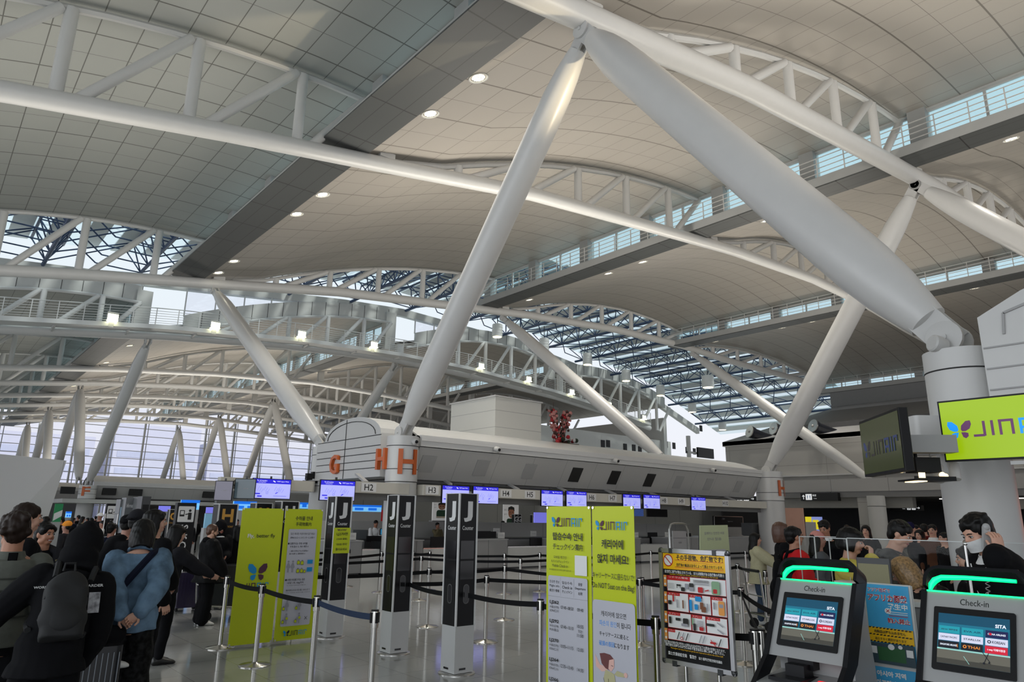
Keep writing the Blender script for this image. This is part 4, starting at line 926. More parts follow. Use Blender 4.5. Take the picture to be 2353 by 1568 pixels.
A.text('一緒の方同士では手荷物の', -.165, 1.13, .022, 0, w=.26, align='L'); A.text('重さ合算 O, 個数制限 X', -.165, 1.095, .022, 0, w=.22, align='L')
for dx in (-.165, -.105): person_icon(A, dx, .93, .085, 4)
for k in range(2): suitcase_icon(A, -.03 + k * .05, .985 - k * .005, .05, 7); suitcase_icon(A, -.03 + k * .05, .88, .05, 7)
suitcase_icon(A, .06, .87, .035, 7); A.rect(.09, .965, .165, 1.015, 1); A.rect(.09, .865, .165, .92, 1)
A.disc(-.185, .77, .012, 0); A.text('비행기에 들고 타는 짐은', -.165, .77, .028, 0, w=.24, bold=.012, align='L'); A.text('1인당 1개, 10kg까지', -.165, .73, .028, 0, w=.22, bold=.012, align='L')
A.text('1인 1개 탑승시 휴대가능한 수하물 안내', -.17, .7, .012, 0, w=.26, align='L'); A.text('機内持込みは1名1個, 10KGまで', -.175, .64, .024, 0, w=.33, align='L'); A.text('안내 기내반입 휴대수하물 규정안내', -.175, .61, .012, 0, w=.33, align='L')
for x, y in ((-.14, .45), (.03, .45), (-.14, .29), (.03, .29)): person_icon(A, x, y, .075, 4); suitcase_icon(A, x - .045, y - .03, .04, 7)
A.disc(-.135, .3, .016, 7); A.disc(.035, .3, .016, 7); A.line([(.105, .27), (.14, .31)], .005, 0); A.line([(.105, .31), (.14, .27)], .005, 0); A.jinair(0, .12, .3, 1, 0)
banner('lime_banner', 'lime banner with Korean baggage guide and white information card', Matrix.Translation((4.12, 9.12, 0)), .53, 1.67, A)
RY = -math.pi / 2     # facing -X
A = Art(COLS()); A.jinair(.0, 1.57, .36, 1, 2); A.text('탑승수속 안내', 0, 1.45, .065, 0, w=.36, bold=.02); A.text('チェックイン案内', 0, 1.365, .055, 0, w=.36, bold=.008)
for t, y, w in (('모바일 체크인', 1.275, .16), ('モバイルチェックイン', 1.24, .22), ('Mobile Check in', 1.205, .19), ('모바일탑승권으로 체크인 불가능합니다', 1.17, .27)): A.text(t, -.09, y, .024 if y > 1.18 else .014, 0, w=w)
A.rrect(.09, 1.14, .23, 1.3, .004, 6); A.rrect(-.235, -.0, .235, 1.12, .02, 3); A.poly([(-.235, .955), (.235, .955), (.235, 1.09), (-.235, 1.09)], 3); A.line([(-.235, .95), (.235, .95)], .003, 4)
for x, ts in ((-.155, ('항공편 정보', 'Flight info', '航空便情報')), (.0, ('탑승수속', 'Check in', 'チェックイン')), (.155, ('출발', 'Departure', '出発'))):
    for k, t in enumerate(ts): A.text(t, x, 1.07 - .036 * k, .024, 0, w=None if len(t) < 3 else .12, bold=.006)
for x in (-.08, .08): A.line([(x, .96), (x, 1.11)], .002, 4)
for k, (f, d, c, t) in enumerate((('LJ262', '서울(인천)', '07:40~08:50', '09:40'), ('LJ292', '부산(김해)', '07:40~10:10', '10:55'), ('LJ270', '서울(인천)', '10:05~11:15', '12:05'), ('LJ264', '서울(인천)', '12:35~13:45', '14:35'), ('LJ266', '서울(인천)', '16:25~17:35', '18:25'), ('LJ272', '서울(인천)', '18:50~20:00', '20:50'))):
    y = .9 - .152 * k; A.text(f, -.155, y, .034, 0, w=.11, bold=.02); A.text(d, -.155, y - .037, .022, 0, w=.11); A.text('PUS/釜山' if k == 1 else 'ICN/仁川', -.155, y - .065, .022, 0, w=.105)
    A.text(c, 0, y - .03, .026, 0, w=.15); A.text(t, .155, y - .03 + (.025 if k == 1 else 0), .026, 0, w=.07)
    if k == 1: A.text('또는', .155, y - .042, .024, 0); A.text('11:00', .155, y - .075, .026, 0, w=.07)
banner('lime_banner', 'lime banner with white timetable of LJ flights', Matrix.Translation((4.4, 4.39, 0)) @ Matrix.Rotation(RY, 4, 'Z'), .54, 1.705, A)
A = Art(COLS() + [mat('cartoon_skin_print', srgb(225, 180, 170), .5), mat('cartoon_coat_print', srgb(185, 180, 140), .5), mat('cartoon_hair_print', srgb(110, 62, 62), .5), mat('olive_print', srgb(90, 95, 20), .5)])
A.jinair(.0, 1.55, .33, 1, 2); A.text('캐리어에', 0, 1.405, .075, 0, w=.23, bold=.02); A.text('앉지 마세요!', 0, 1.29, .075, 0, w=.33, bold=.02); A.text('キャリーケースに座らないで!', 0, 1.16, .05, 0, w=.44, bold=.004); A.text('Do NOT Seat on the Bag!', 0, 1.075, .055, 0, w=.44, bold=.004)
A.rrect(-.22, -.02, .22, .97, .03, 3); A.text('캐리어에 앉으면', 0, .87, .042, 0, w=.26, bold=.012); A.text('파손의 원인', -.06, .80, .042, 5, w=.18, bold=.012); A.text('이 됩니다', .105, .80, .042, 0, w=.14, bold=.012); A.text('キャリケースに座ると', 0, .72, .036, 0, w=.3, bold=.008); A.text('破損の原因', -.075, .65, .038, 5, w=.16, bold=.012); A.text('になります', .08, .65, .036, 0, w=.15, bold=.008)
# woman riding a green suitcase
A.poly([(-.2, .56), (-.19, .47), (-.13, .44), (-.07, .455), (-.08, .48), (-.15, .49)], 8); A.poly([(-.15, .57), (-.13, .5), (-.09, .47), (-.04, .46), (.0, .5), (-.0, .545), (-.04, .575), (-.1, .58)], 10)
A.poly([(-.05, .535), (.0, .55), (.0, .49), (-.03, .455), (-.06, .47)], 8); A.line([(-.03, .5), (-.01, .495)], .004, 0)
A.poly([(-.09, .46), (-.03, .45), (.03, .43), (.1, .435), (.1, .46), (.03, .47), (.0, .44), (.02, .35), (.08, .3), (.06, .16), (.02, .13), (-.06, .18), (-.08, .3), (-.11, .4)], 9)
A.disc(.115, .452, .018, 8); A.poly([(.06, .29), (.13, .25), (.17, .24), (.19, .25), (.17, .2), (.1, .22), (.06, .24)], 0); A.poly([(.03, .17), (.06, .15), (.1, .03), (.14, .0), (.09, -.02), (.05, .05)], 0); A.poly([(.18, .25), (.2, .26), (.19, .2), (.17, .21)], 6)
A.disc(-.045, .24, .016, 8); A.line([(-.06, .4), (-.06, .32), (-.03, .25)], .003, 0); A.line([(-.11, .4), (-.08, .29), (-.075, .18)], .003, 0)
A.rrect(-.13, -.02, .0, .22, .03, 11); A.rrect(-.1, -.02, .02, .21, .03, 7); [A.line([(q, .0), (q + .004, .17)], .006, 11) for q in (-.08, -.05, -.02)]
A.line([(-.17, .3), (-.19, .2), (-.185, .1)], .003, 4); A.line([(-.16, .26), (-.175, .16)], .003, 4)
banner('lime_banner', 'lime banner with the cartoon of a woman riding a suitcase', Matrix.Translation((4.4, 3.88, 0)) @ Matrix.Rotation(RY, 4, 'Z'), .45, 1.705, A)
# pale banner seen from behind in the distance and grey steel sign stand
M_pale = mat('pale_lime_banner_back', srgb(190, 200, 160), .6)
p0, p1 = atz(1610, 1440, 0), atz(1690, 1432, 0)
o = thing('pale_banner', 'pale washed green banner standing behind the dangerous goods poster', 'banner', ((p0.x + p1.x) / 2, (p0.y + p1.y) / 2, 0)); L = o.location
d0_, d1_ = aty(1608, 1208, p0.y + .25), aty(1672, 1207, p1.y + .25)
b = MB(); b.add([p0, p1, d1_, d0_] + [q + Vector((.0, .01, 0)) for q in (p0, p1, d1_, d0_)], [(0, 1, 2, 3), (7, 6, 5, 4), (0, 4, 5, 1), (1, 5, 6, 2), (2, 6, 7, 3), (3, 7, 4, 0)]); b.build('cloth', M_pale, o, off=L, smooth=0)
A = Art([M_card, M_gr]); 
e1 = (d1_ - d0_).normalized(); e2_ = (d0_ - p0).normalized(); nn = e1.cross(e2_); MM = Matrix((( *e1, 0), (*e2_, 0), (*nn, 0), (0, 0, 0, 1))).transposed(); MM = Matrix.Translation((d0_ + d1_) / 2 - L + nn * .004) @ MM
hw = (d1_ - d0_).length / 2; A.rrect(-hw * .8, -1.1, hw * .8, -.42, .03, 0); A.text('함께하는 안전한 여행', 0, -.14, .05, 1, w=hw * 1.4); A.text('안내 말씀', 0, -.24, .05, 1, w=hw); A.text('체크인 카운터', 0, -.52, .05, 1, w=hw * 1.2)
A.build('print', o, MM)
b = MB(); b.tube(d1_ - L + Vector((0, .02, 0)), (p0 + p1) / 2 - L + Vector((0, .35, 0)), .008, n=6); b.tube((p0 + p1) / 2 - L + Vector((0, .35, 0)), d0_ - L + Vector((0, .02, 0)), .008, n=6); b.build('stand', M_dark, o)
p = atz(1569, 1440, 0); q0, q1 = aty(1549, 1203, p.y), aty(1594, 1262, p.y)
o = thing('steel_sign_stand', 'steel loop stand with a blank white sheet beside the pale banner', 'sign stand', (p.x, p.y, 0)); hw = (q1.x - q0.x) / 2; hh = q0.z
b = MB(); b.path([(-hw, 0, 0), (-hw, 0, hh - .1), (-hw * .8, 0, hh - .02), (-hw * .5, 0, hh), (hw * .5, 0, hh), (hw * .8, 0, hh - .02), (hw, 0, hh - .1), (hw, 0, 0)], .015, 8); b.box(-hw - .05, hw + .05, -.15, .15, 0, .02); b.build('frame', M_chrome, o)
b = MB(); b.box(-hw * .72, hw * .72, -.015, .0, .6, hh - .12); b.build('sheet', M_lgrey, o, smooth=0)
A = Art([M_ink]); A.text('카운터', 0, hh - .3, .03, 0); A.line([(-hw * .72, hh - .23), (hw * .72, hh - .23)], .004, 0); A.build('print', o, Matrix.Translation((0, -.017, 0)) @ Matrix.Rotation(math.pi / 2, 4, 'X'))
# --- dangerous goods poster stand
o = thing('poster_stand', 'aluminium poster stand with yellow and black dangerous goods chart', 'poster stand', (4.72, 3.34, 0), RY); W2, Z0, Z1 = .305, .545, 1.365
b = MB()
for s in (-1, 1): b.bar((s * W2, -.004, Z0), (s * W2, -.004, Z1), .032, .028, up=(0, 1, 0))
b.bar((-W2 - .016, -.004, Z1), (W2 + .016, -.004, Z1), .032, .028, up=(0, 1, 0)); b.bar((-W2 - .016, -.004, Z0), (W2 + .016, -.004, Z0), .032, .028, up=(0, 1, 0)); b.build('frame', mat('satin_aluminium', (.5, .5, .52), .35, metal=.8), o, smooth=0)
for s in (-1, 1):
    for z in (Z0, Z1): b = MB(); b.ball((s * W2, -.004, z), (.024, .02, .024), 10, 6); b.build('corner_joint', M_dark, o)
    b = MB(); b.box(s * .2 - .015, s * .2 + .015, -.025, 0, Z1 - .02, Z1 + .02); b.box(s * .2 - .02, s * .2 + .02, -.025, .02, Z0 - .03, Z0 + .01); b.build('clip', M_dark, o, smooth=0)
b = MB(); b.tube((-.12, .01, .02), (-.12, .01, Z0), .014, n=10); b.tube((.17, .01, .02), (.17, .01, Z0), .014, n=10); b.box(-.25, .3, -.18, .2, 0, .02); b.build('support', M_chrome, o)
b = MB(); b.box(-W2, W2, -.006, 0, Z0, Z1); b.build('backing', M_black, o, smooth=0)
M_y = mat('safety_yellow_print', srgb(240, 185, 10), .4); M_r = mat('red_print', srgb(185, 25, 30), .45); M_gg = mat('sage_print', srgb(130, 165, 130), .5); M_or = mat('orange_print', srgb(225, 150, 70), .5)
A = Art([M_y, M_ink, M_r, M_wh, M_gg, M_or, M_bl2, M_gr, mat('brown_print', srgb(120, 70, 40), .5)])
x0, x1 = -.285, .285; H_ = lambda t: Z1 - .02 - t * (Z1 - Z0 - .04)
A.rect(x0, H_(0), x1, H_(.155), 0); A.disc(-.235, H_(.07), .047, 2); A.disc(-.235, H_(.07), .039, 3); A.line([(-.263, H_(.07) + .027), (-.207, H_(.07) - .027)], .008, 2)
A.text('その手荷物、危険物です!', .055, H_(.035), .045, 1, w=.42, bold=.025); A.line([(-.17, H_(.062)), (.27, H_(.062))], .003, 2); A.text('These items might be Dangerous Goods!', .06, H_(.08), .014, 5, w=.38); A.text('危険物の輸送は法令によって禁止されています。', .055, H_(.108), .026, 1, w=.42, bold=.015); A.line([(-.17, H_(.13)), (.27, H_(.13))], .003, 2); A.text('Dangerous Goods are prohibited to be carried on board by the law.', .055, H_(.144), .012, 5, w=.44)
A.text('航空機に搭載が禁止されている、または制限がある危険物の代表例', 0, H_(.178), .024, 3, w=.54, bold=.015); A.text('Examples of Dangerous Goods, prohibited or restricted on the aircraft.', .0, H_(.203), .014, 0, w=.44)
rows = ((.215, .365, ((-.25, .285),)), (.375, .55, ((-.25, -.05), (-.045, .15), (.155, .285))), (.56, .71, ((-.25, -.03), (-.025, .1), (.105, .285))), (.72, .82, ((-.25, .285),)))
rd = random.Random(5)
for t0, t1, cells in rows:
    A.rect(-.283, H_(t0), -.255, H_(t0 + .11), 5)
    for q in (.02, .075): A.disc(-.269, H_(t0 + q + .012), .009, 3)
    for a, c in cells:
        A.rect(a, H_(t0), c, H_(t1), 2); A.rect(a + .004, H_(t0 + .004), c - .004, H_(t1 - .004), 3)
        rw = min(.22, (c - a) * .8) if t0 < .3 else min(.12, (c - a) * .75) if c - a < .3 else .07; A.rect(a, H_(t0), a + rw, H_(t0 + (.045 if t0 < .3 else .03)), 2); A.text('リチウム電池' if t0 < .3 else 'スプレー', a + rw / 2, H_(t0 + .015), .012, 3, w=rw * .8)
def it(x, t, w, h, c): A.rrect(x - w / 2, H_(t) - h / 2, x + w / 2, H_(t) + h / 2, min(w, h) * .2, c)
it(-.13, .30, .04, .012, 1); it(-.145, .31, .005, .03, 1); it(-.115, .31, .005, .03, 1); it(-.09, .335, .035, .03, 1); it(-.055, .305, .03, .04, 7); it(-.01, .29, .04, .03, 1); it(-.01, .325, .04, .028, 7); it(.07, .325, .045, .04, 2); it(.205, .295, .07, .095, 4); it(.2, .325, .035, .03, 2); A.line([(.11, H_(.33)), (.145, H_(.32))], .008, 2)
for k in range(4): A.line([(.01, H_(.24 + .012 * k)), (.15, H_(.24 + .012 * k))], .004, 1 if k < 2 else 7)
for k in range(4): A.line([(-.24, H_(.29 + .014 * k)), (-.17, H_(.29 + .014 * k))], .003, 7)
it(-.215, .47, .032, .03, 1); it(-.18, .43, .014, .045, 2); it(-.145, .475, .01, .06, 7); it(-.09, .475, .012, .06, 8)
it(-.02, .475, .024, .08, 6); it(.05, .41, .055, .035, 6); it(.03, .485, .03, .04, 6); it(.08, .47, .03, .05, 8); it(.095, .5, .04, .04, 8); it(.13, .475, .01, .05, 7); it(.25, .47, .05, .1, 5); it(.25, .45, .035, .025, 7); it(.19, .455, .015, .05, 7)
it(-.215, .635, .022, .05, 1); it(-.14, .62, .045, .02, 1); it(-.07, .635, .05, .05, 1); it(-.08, .665, .06, .02, 7); it(-.005, .62, .016, .05, 4); it(.01, .67, .025, .05, 1); it(.07, .675, .035, .03, 2); it(.15, .63, .07, .018, 1)
for k in range(6): A.line([(.03, H_(.61 + .01 * k)), (.09, H_(.61 + .01 * k))], .003, 7)
A.line([(.21, H_(.6)), (.26, H_(.635))], .008, 7); A.line([(.21, H_(.66)), (.26, H_(.695))], .008, 7)
for x, c in ((-.14, 1), (-.1, 7), (-.06, 1), (.06, 7), (.09, 7)): A.line([(x - .012, H_(.805)), (x + .012, H_(.735))], .007, c)
A.disc(-.108, H_(.79), .012, 2); A.disc(-.108, H_(.79), .007, 3); it(.17, .785, .05, .014, 2); A.line([(.15, H_(.76)), (.19, H_(.81))], .006, 2); A.line([(.215, H_(.81)), (.24, H_(.74))], .007, 1)
A.text('危険物の内容が及び機内への持込みは50万円以下の罰金の対象となります。', 0, H_(.84), .02, 3, w=.54, bold=.01); A.text('危険物をお持ちのお客様は必ず航空会社係員にお申し出下さい。', 0, H_(.865), .022, 3, w=.52, bold=.015); A.text('Passengers carrying dangerous goods are required to inform the airline staff.', .02, H_(.892), .014, 0, w=.46)
A.text('国土交通省航空局', -.15, H_(.94), .026, 3, w=.17, bold=.015); A.text('警察庁', -.01, H_(.94), .026, 3, w=.06, bold=.015); A.text('協力 福岡空港航空保安協議会', .14, H_(.94), .02, 3, w=.2, bold=.01)
A.build('chart', o, Matrix.Translation((0, -.007, 0)) @ Matrix.Rotation(math.pi / 2, 4, 'X'))
# --- belt posts
M_post = mat('satin_steel_post', (.5, .49, .46), .22, metal=1.); M_belt = mat('black_belt_webbing', (.006, .006, .007), .7, bump=.2, vscale=80, spec=.15); M_navy = mat('navy_belt_webbing', srgb(28, 48, 78), .7, bump=.2, vscale=80)
HP = .83
def mk_post():
    o = thing('barrier_post', 'x', 'barrier post')
    b = MB(); b.lathe([(.17, 0), (.17, .008), (.16, .014), (.04, .03), (.028, .04)], n=28); b.build('base', M_post, o)
    b = MB(); b.lathe([(.026, .03), (.026, HP - .13), (.03, HP - .128)], n=16); b.build('pole', M_post, o)
    b = MB(); b.lathe([(.033, HP - .128), (.033, HP - .02), (.03, HP)], n=16); b.build('cassette', M_post, o)
    b = MB(); b.lathe([(.03, HP), (.034, HP + .004), (.03, HP + .012)], n=16)
    for k in range(4): a = k * math.pi / 2; b.box(.028 * math.cos(a) - .012, .028 * math.cos(a) + .012, .028 * math.sin(a) - .012, .028 * math.sin(a) + .012, HP - .09, HP - .01)
    b.build('cap', M_black, o, smooth=0); return o
protop = mk_post(); npost = 0
P_ = {}
def post(key, x, y, desc):
    global npost
    o = protop if npost == 0 else copy_tree(protop); npost += 1
    o.location = (x, y, 0); tag(o, desc, 'barrier post', 'steel belt barrier posts'); P_[key] = Vector((x, y, 0))
PB = [('a', (585, 1530), 'steel barrier post with its whole base in front of the Fly, better fly banner'), ('b', (505, 1490), 'steel barrier post just left of the Fly, better fly banner'),
      ('g', (981, 1441), 'steel barrier post standing between the middle and closest J pillars'), ('h', (1115, 1476), 'steel barrier post right behind the closest J pillar'), ('i', (1158, 1425), 'steel barrier post with round base between J pillar and timetable banner'),
      ('j', (1240, 1360), 'thin far barrier post just left of the timetable banner'), ('k', (964, 1380), 'far barrier post left of the closest J pillar, with base visible'), ('l', (946, 1359), 'farther barrier post near the H3 counter, left one'), ('m', (872, 1362), 'far barrier post left of the middle J pillar'),
      ('n', (796, 1349), 'far barrier post just right of the flight notice pillar'), ('o', (1158, 1365), 'farthest barrier post behind the closest J pillar gap'), ('p', (1713, 1527), 'steel barrier post right of the dangerous goods chart'), ('q', (1474, 1483), 'steel barrier post just right of the suitcase cartoon banner')]
for k, (px, py), d in PB: v = atz(px, py); post(k, v.x, v.y, d)
TB = [('c', (729, 1372), 'close barrier post in front of the baggage guide banner'), ('d', (862, 1405), 'close barrier post at the end of the navy belt'), ('e', (1242, 1380), 'close barrier post touching the left edge of the timetable banner'), ('f', (1506, 1419), 'close barrier post left of the dangerous goods chart'),
      ('r', (1733, 1450), 'left post of the close pair beside the left kiosk'), ('s', (1748, 1450), 'right post of the close pair beside the left kiosk'), ('t', (1475, 1329), 'barrier post between cartoon banner and poster stand, taller looking one'), ('u', (1694, 1297), 'barrier post behind the right edge of the poster stand'),
      ('v', (1712, 1267), 'farthest barrier post right of the pale banner'), ('w', (1757, 1313), 'barrier post in front of the woman in the cream jacket'), ('x', (1495, 1267), 'farthest barrier post above the poster stand left corner'), ('y', (988, 1268), 'far barrier post at the end of the belts below the H3 counter'), ('z', (1196, 1285), 'far barrier post behind and left of the timetable banner')]
for k, (px, py), d in TB: v = atz(px, py, HP); post(k, v.x, v.y, d)
post('aa', 2.3, 10.6, 'steel barrier post behind the denim jacket woman')
nb = 0
def belt(a, c, label, m=None, sag=.02, z=None):
    a = P_[a] if isinstance(a, str) else Vector(a); c = P_[c] if isinstance(c, str) else Vector(c)
    if z is None: z = HP - .05
    d = (c - a); L = d.length; u = d / L; a2 = a + u * .03; c2 = c - u * .03
    nrm = Vector((-u.y, u.x, 0)) * .003
    rows = [[a2.lerp(c2, t / 12) + Vector((0, 0, z - sag * 4 * (t / 12) * (1 - t / 12) + s)) - nrm / 2 for s in (-.025, .025)] for t in range(13)]
    mid = (a + c) / 2; b = MB(); b.sheet(rows, .003, dirn=tuple(nrm.normalized()))
    o = b.build('barrier_belt', m or M_belt, off=mid, smooth=30); o.location = mid
    return tag(o, label, 'barrier belt', 'retractable barrier belts')
belt('a', 'c', 'black belt crossing in front of the two left lime banners'); belt('b', 'a', 'black belt end crossing the lower left of the Fly, better fly banner'); belt('c', 'd', 'navy blue belt between the two close posts', M_navy)
JX = Vector((4.74, 6.40, 0)); JY = Vector((4.78, 7.74, 0))
belt((4.9, 7.7, 0), (4.62, 6.45, 0), 'black belt from the middle to the closest J pillar', z=.79); belt((4.74, 6.27, 0), 'e', 'black belt from the closest J pillar to the timetable banner post', z=.79)
belt('e', 'f', 'black belt behind the two right lime banners'); belt('f', 'r', 'black belt below the dangerous goods chart')
belt('h', 'q', 'black belt from behind the closest J pillar to the cartoon banner'); belt('h', (4.9, 7.75, 0), 'short black belt between the J pillars and the post behind them')
belt('g', 'i', 'black belt in the second row behind the J pillars'); belt('i', 't', 'long black belt behind the timetable banner, second row')
belt('k', 'z', 'black belt in the third row behind the J pillars'); belt('g', (4.2, 9.3, 0), 'black belt running left from the post between the J pillars')
belt('m', 'y', 'black belt in the farthest row below the H3 counter'); belt('m', (5.2, 12.4, 0), 'black belt left of the middle J pillar, upper one'); belt('k', (4.6, 11.6, 0), 'black belt left of the middle J pillar, lower one'); belt('n', (6.4, 15.2, 0), 'short black belt just right of the flight notice')
belt('l', 'o', 'black belt in the fourth row toward the H4 counter'); belt('o', 'j', 'black belt from the farthest post to the timetable banner'); belt('z', 'x', 'far black belt behind the cartoon banner'); belt('j', (12.6, 10.4, 0), 'farthest black belt behind the cartoon banner')
belt('x', 'v', 'far black belt above the poster stand'); belt('v', (16.2, 6.4, 0), 'far black belt right of the pale banner'); belt('q', 'p', 'black belt passing behind the poster stand'); belt('t', 'u', 'black belt behind the upper half of the poster stand')
belt('u', 'w', 'black belt in front of the cream jacket woman'); belt('p', 's', 'black belt from the poster stand to the left kiosk'); belt('p', (6.3, 3.6, 0), 'black belt ending behind the left kiosk')
for q in (P_['h'], P_['q']): pass

# ================================================================ H COUNTERS
def desk(x0, x1, kind, label, y=17.9):
    o = thing('check_in_desk', label, 'desk', ((x0 + x1) / 2, y, 0), group='check-in desks under the long canopy'); w = (x1 - x0) / 2
    if kind == 'tall':
        b = MB(); b.box(-w, w, 0, .8, .06, .9); b.build('cabinet', M_lgrey if 0 else mat('mid_grey_cabinet', (.25, .25, .25), .45), o, smooth=0)
        b = MB(); b.box(-w - .02, w + .02, -.03, .82, .9, .93); b.build('worktop', M_lgrey, o, smooth=0); b = MB(); b.box(-w + .03, w - .03, .03, .77, 0, .06); b.build('plinth', M_dark, o, smooth=0)
        b = MB(); b.box(-.005, .005, -.004, 0, .06, .9); b.build('panel_joint', M_dark, o, smooth=0)
    else:
        b = MB(); b.box(-w, w, .0, .7, .05, .66); b.build('cabinet', mat('white_scale_housing', (.5, .5, .48), .45), o, smooth=0)
        b = MB(); b.box(-w, w, .0, .7, .66, .69); b.build('scale_deck', M_chrome, o, smooth=0); b = MB(); b.box(-w + .03, w - .03, .03, .67, 0, .05); b.build('plinth', M_dark, o, smooth=0)
        b = MB(); b.box(-w, w, .9, 1.0, .0, .88); b.build('rear_panel', M_grey, o, smooth=0)
units = [(8.95, 9.85, 'tall'), (9.87, 10.42, 'low'), (11.42, 11.87, 'tall'), (11.89, 13.55, 'low'), (13.57, 15.15, 'tall'), (15.17, 17.1, 'low'), (17.12, 18.7, 'tall'), (18.72, 20.3, 'low'), (20.32, 21.9, 'tall'), (21.92, 23.6, 'low'), (23.62, 25.2, 'tall'), (25.22, 29.9, 'tall')]
for k, (a, c, t) in enumerate(units): desk(a, c, t, '%s check-in desk, number %d from the left under the canopy' % ('grey cabinet' if t == 'tall' else 'low white scale', k + 1) if 0 else '%s, %s one from the left under the canopy' % ('grey cabinet desk' if t == 'tall' else 'low white weighing desk', (['first', 'first', 'second', 'second', 'third', 'third', 'fourth', 'fourth', 'fifth', 'fifth', 'sixth', 'last'][k])))
for k, (px, py0, py1, w, Y) in enumerate(((1009, 1234, 1259, .6, 18.3), (1232, 1236, 1257, .55, 18.3), (1112, 1221, 1240, .6, 19.0), (1130, 1222, 1240, .4, 19.2), (1440, 1222, 1238, .4, 18.6), (1500, 1224, 1238, .6, 18.8), (1580, 1226, 1240, .5, 18.8), (860, 1232, 1246, .5, 18.9), (890, 1215, 1232, .5, 19.5))):
    a, c = aty(px, py0, Y), aty(px, py1, Y); o = thing('counter_monitor', 'small black counter monitor, %s from the left on the H desks' % lab_ord([7, 7, 2, 3, 5, 6, 7, 0, 1][k] if k not in (0, 1) else {0: 8, 1: 4}[k]) if k > 1 else 'black tilted monitor on the low desk below H%s' % ('3' if k == 0 else '5'), 'monitor', (a.x, Y, c.z), group='counter monitors')
    h = a.z - c.z; b = MB(); b.box(-w / 2, w / 2, 0, .04, 0.02, h); b.build('casing', M_black, o, smooth=0); b = MB(); b.box(-.04, .04, .04, .1, -.0, h * .6); b.box(-.1, .1, -.02, .14, min(-.0, .88 - c.z - 0.0) if c.z < 1.2 else -.02, .02); b.build('stand', M_dark, o, smooth=0)
    if k == 8: b = MB(); b.box(-w / 2 + .02, w / 2 - .02, -.004, 0, .04, h - .02); b.build('screen', mat('sea_blue_lit_screen', srgb(30, 120, 160), .4, emit=srgb(30, 130, 175), estr=.6), o, smooth=0)
for k, (px, py, D) in enumerate(((807, 1235, 17.95), (1152, 1232, 18.1), (1462, 1229, 18.0), (1534, 1231, 18.0), (1141, 1219, 19.4), (1232 - 6, 1225, 19.4))):
    c = aty(px, py + 9, D); o = thing('closed_sign', ['white CLOSED sign on the first grey desk', 'white sign on the third grey desk beside the totem pillars', 'white sign on the desk right of the cartoon banner', 'white sign on the desk above the steel loop stand', 'small printed white notice behind the third grey desk', 'small white box sign left of the timetable banner top'][k], 'sign', (c.x, D, max(.93, c.z)))
    b = MB(); b.box(-.14, .14, 0, .02, 0, .2); b.box(-.14, .14, 0, .12, 0, .01); b.build('plate', M_lgrey if 0 else mat('white_acrylic_sign', (.55, .55, .53), .3), o, smooth=0)
    A = Art([M_gr]); A.text('CLOSED', 0, .11, .035, 0, w=.2, bold=.01); A.build('lettering', o, Matrix.Translation((0, -.002, 0)) @ Matrix.Rotation(math.pi / 2, 4, 'X'))
# back of the G desks and conveyor housings
b = MB(); b.box(8.3, 30, 21.2, 21.5, .0, 1.42); struct(b.build('wall_counter_back', grid_mat('white_conveyor_housing', (.45, .45, .43), (.2, .2, .2), (2.2, 40), (.02, 0), ('X', 'Z'), .5), smooth=0))
b = MB(); b.box(8.9, 30, 18.95, 20.0, .0, .92); tag(b.build('baggage_conveyor', M_dark, smooth=0), 'dark baggage conveyor running behind the H desks', 'conveyor')
def office_chair(x, y, rz, label):
    o = thing('office_chair', label, 'chair', (x, y, 0), rz)
    b = MB(); b.rbox(-.24, .24, -.24, .24, .46, .54, .06); b.build('seat', M_black, o); b = MB(); b.rbox(-.22, .22, .22, .28, .62, 1.18, .02); b.build('backrest', mat('dark_mesh_back', (.05, .055, .06), .8), o)
    b = MB(); b.tube((0, 0, .1), (0, 0, .46), .03, n=8); b.bar((0, .2, .5), (0, .26, .7), .05, .03)
    for k in range(5): a = k * 1.257; b.tube((0, 0, .12), (.28 * math.cos(a), .28 * math.sin(a), .06), .02, n=6); b.ball((.28 * math.cos(a), .28 * math.sin(a), .035), .035, 8, 6)
    b.build('swivel_base', M_dark, o)
v = aty(829, 1225, 19.6); office_chair(v.x, 19.6, 2.6, 'dark mesh office chair behind the first grey desk')
v = aty(1060, 1235, 20.4); office_chair(v.x, 20.4, 1.2, 'office chair behind the desks, hidden partly by the closest J pillar')
# stacks of grey trays near the far H column
M_tray = mat('grey_plastic_tray', (.13, .135, .14), .5)
def tray():
    o = thing('baggage_tray', 'x', 'tray'); b = MB(); b.add([(-.3, -.22, 0), (.3, -.22, 0), (.3, .22, 0), (-.3, .22, 0), (-.34, -.26, .09), (.34, -.26, .09), (.34, .26, .09), (-.34, .26, .09), (-.36, -.28, .09), (.36, -.28, .09), (.36, .28, .09), (-.36, .28, .09), (-.33, -.25, .02), (.33, -.25, .02), (.33, .25, .02), (-.33, .25, .02)], [(3, 2, 1, 0), (0, 1, 5, 4), (1, 2, 6, 5), (2, 3, 7, 6), (3, 0, 4, 7), (4, 5, 9, 8), (5, 6, 10, 9), (6, 7, 11, 10), (7, 4, 8, 11), (8, 9, 13, 12), (9, 10, 14, 13), (10, 11, 15, 14), (11, 8, 12, 15), (12, 13, 14, 15)])
    b.build('tub', M_tray, o, smooth=0); return o
tr = tray(); n_ = 0; TX = [aty(px, 1220, 18.3).x for px in (1725, 1741, 1757)]
for s, x in enumerate(TX):
    for k in range(9):
        o = tr if n_ == 0 else copy_tree(tr); n_ += 1; o.location = (x, 18.3, .95 + k * .062)
        tag(o, 'grey baggage tray, %s from the bottom of the %s stack near the far H column' % (lab_ord(k), ['left', 'middle', 'right'][s]), 'tray', 'stacked grey baggage trays')
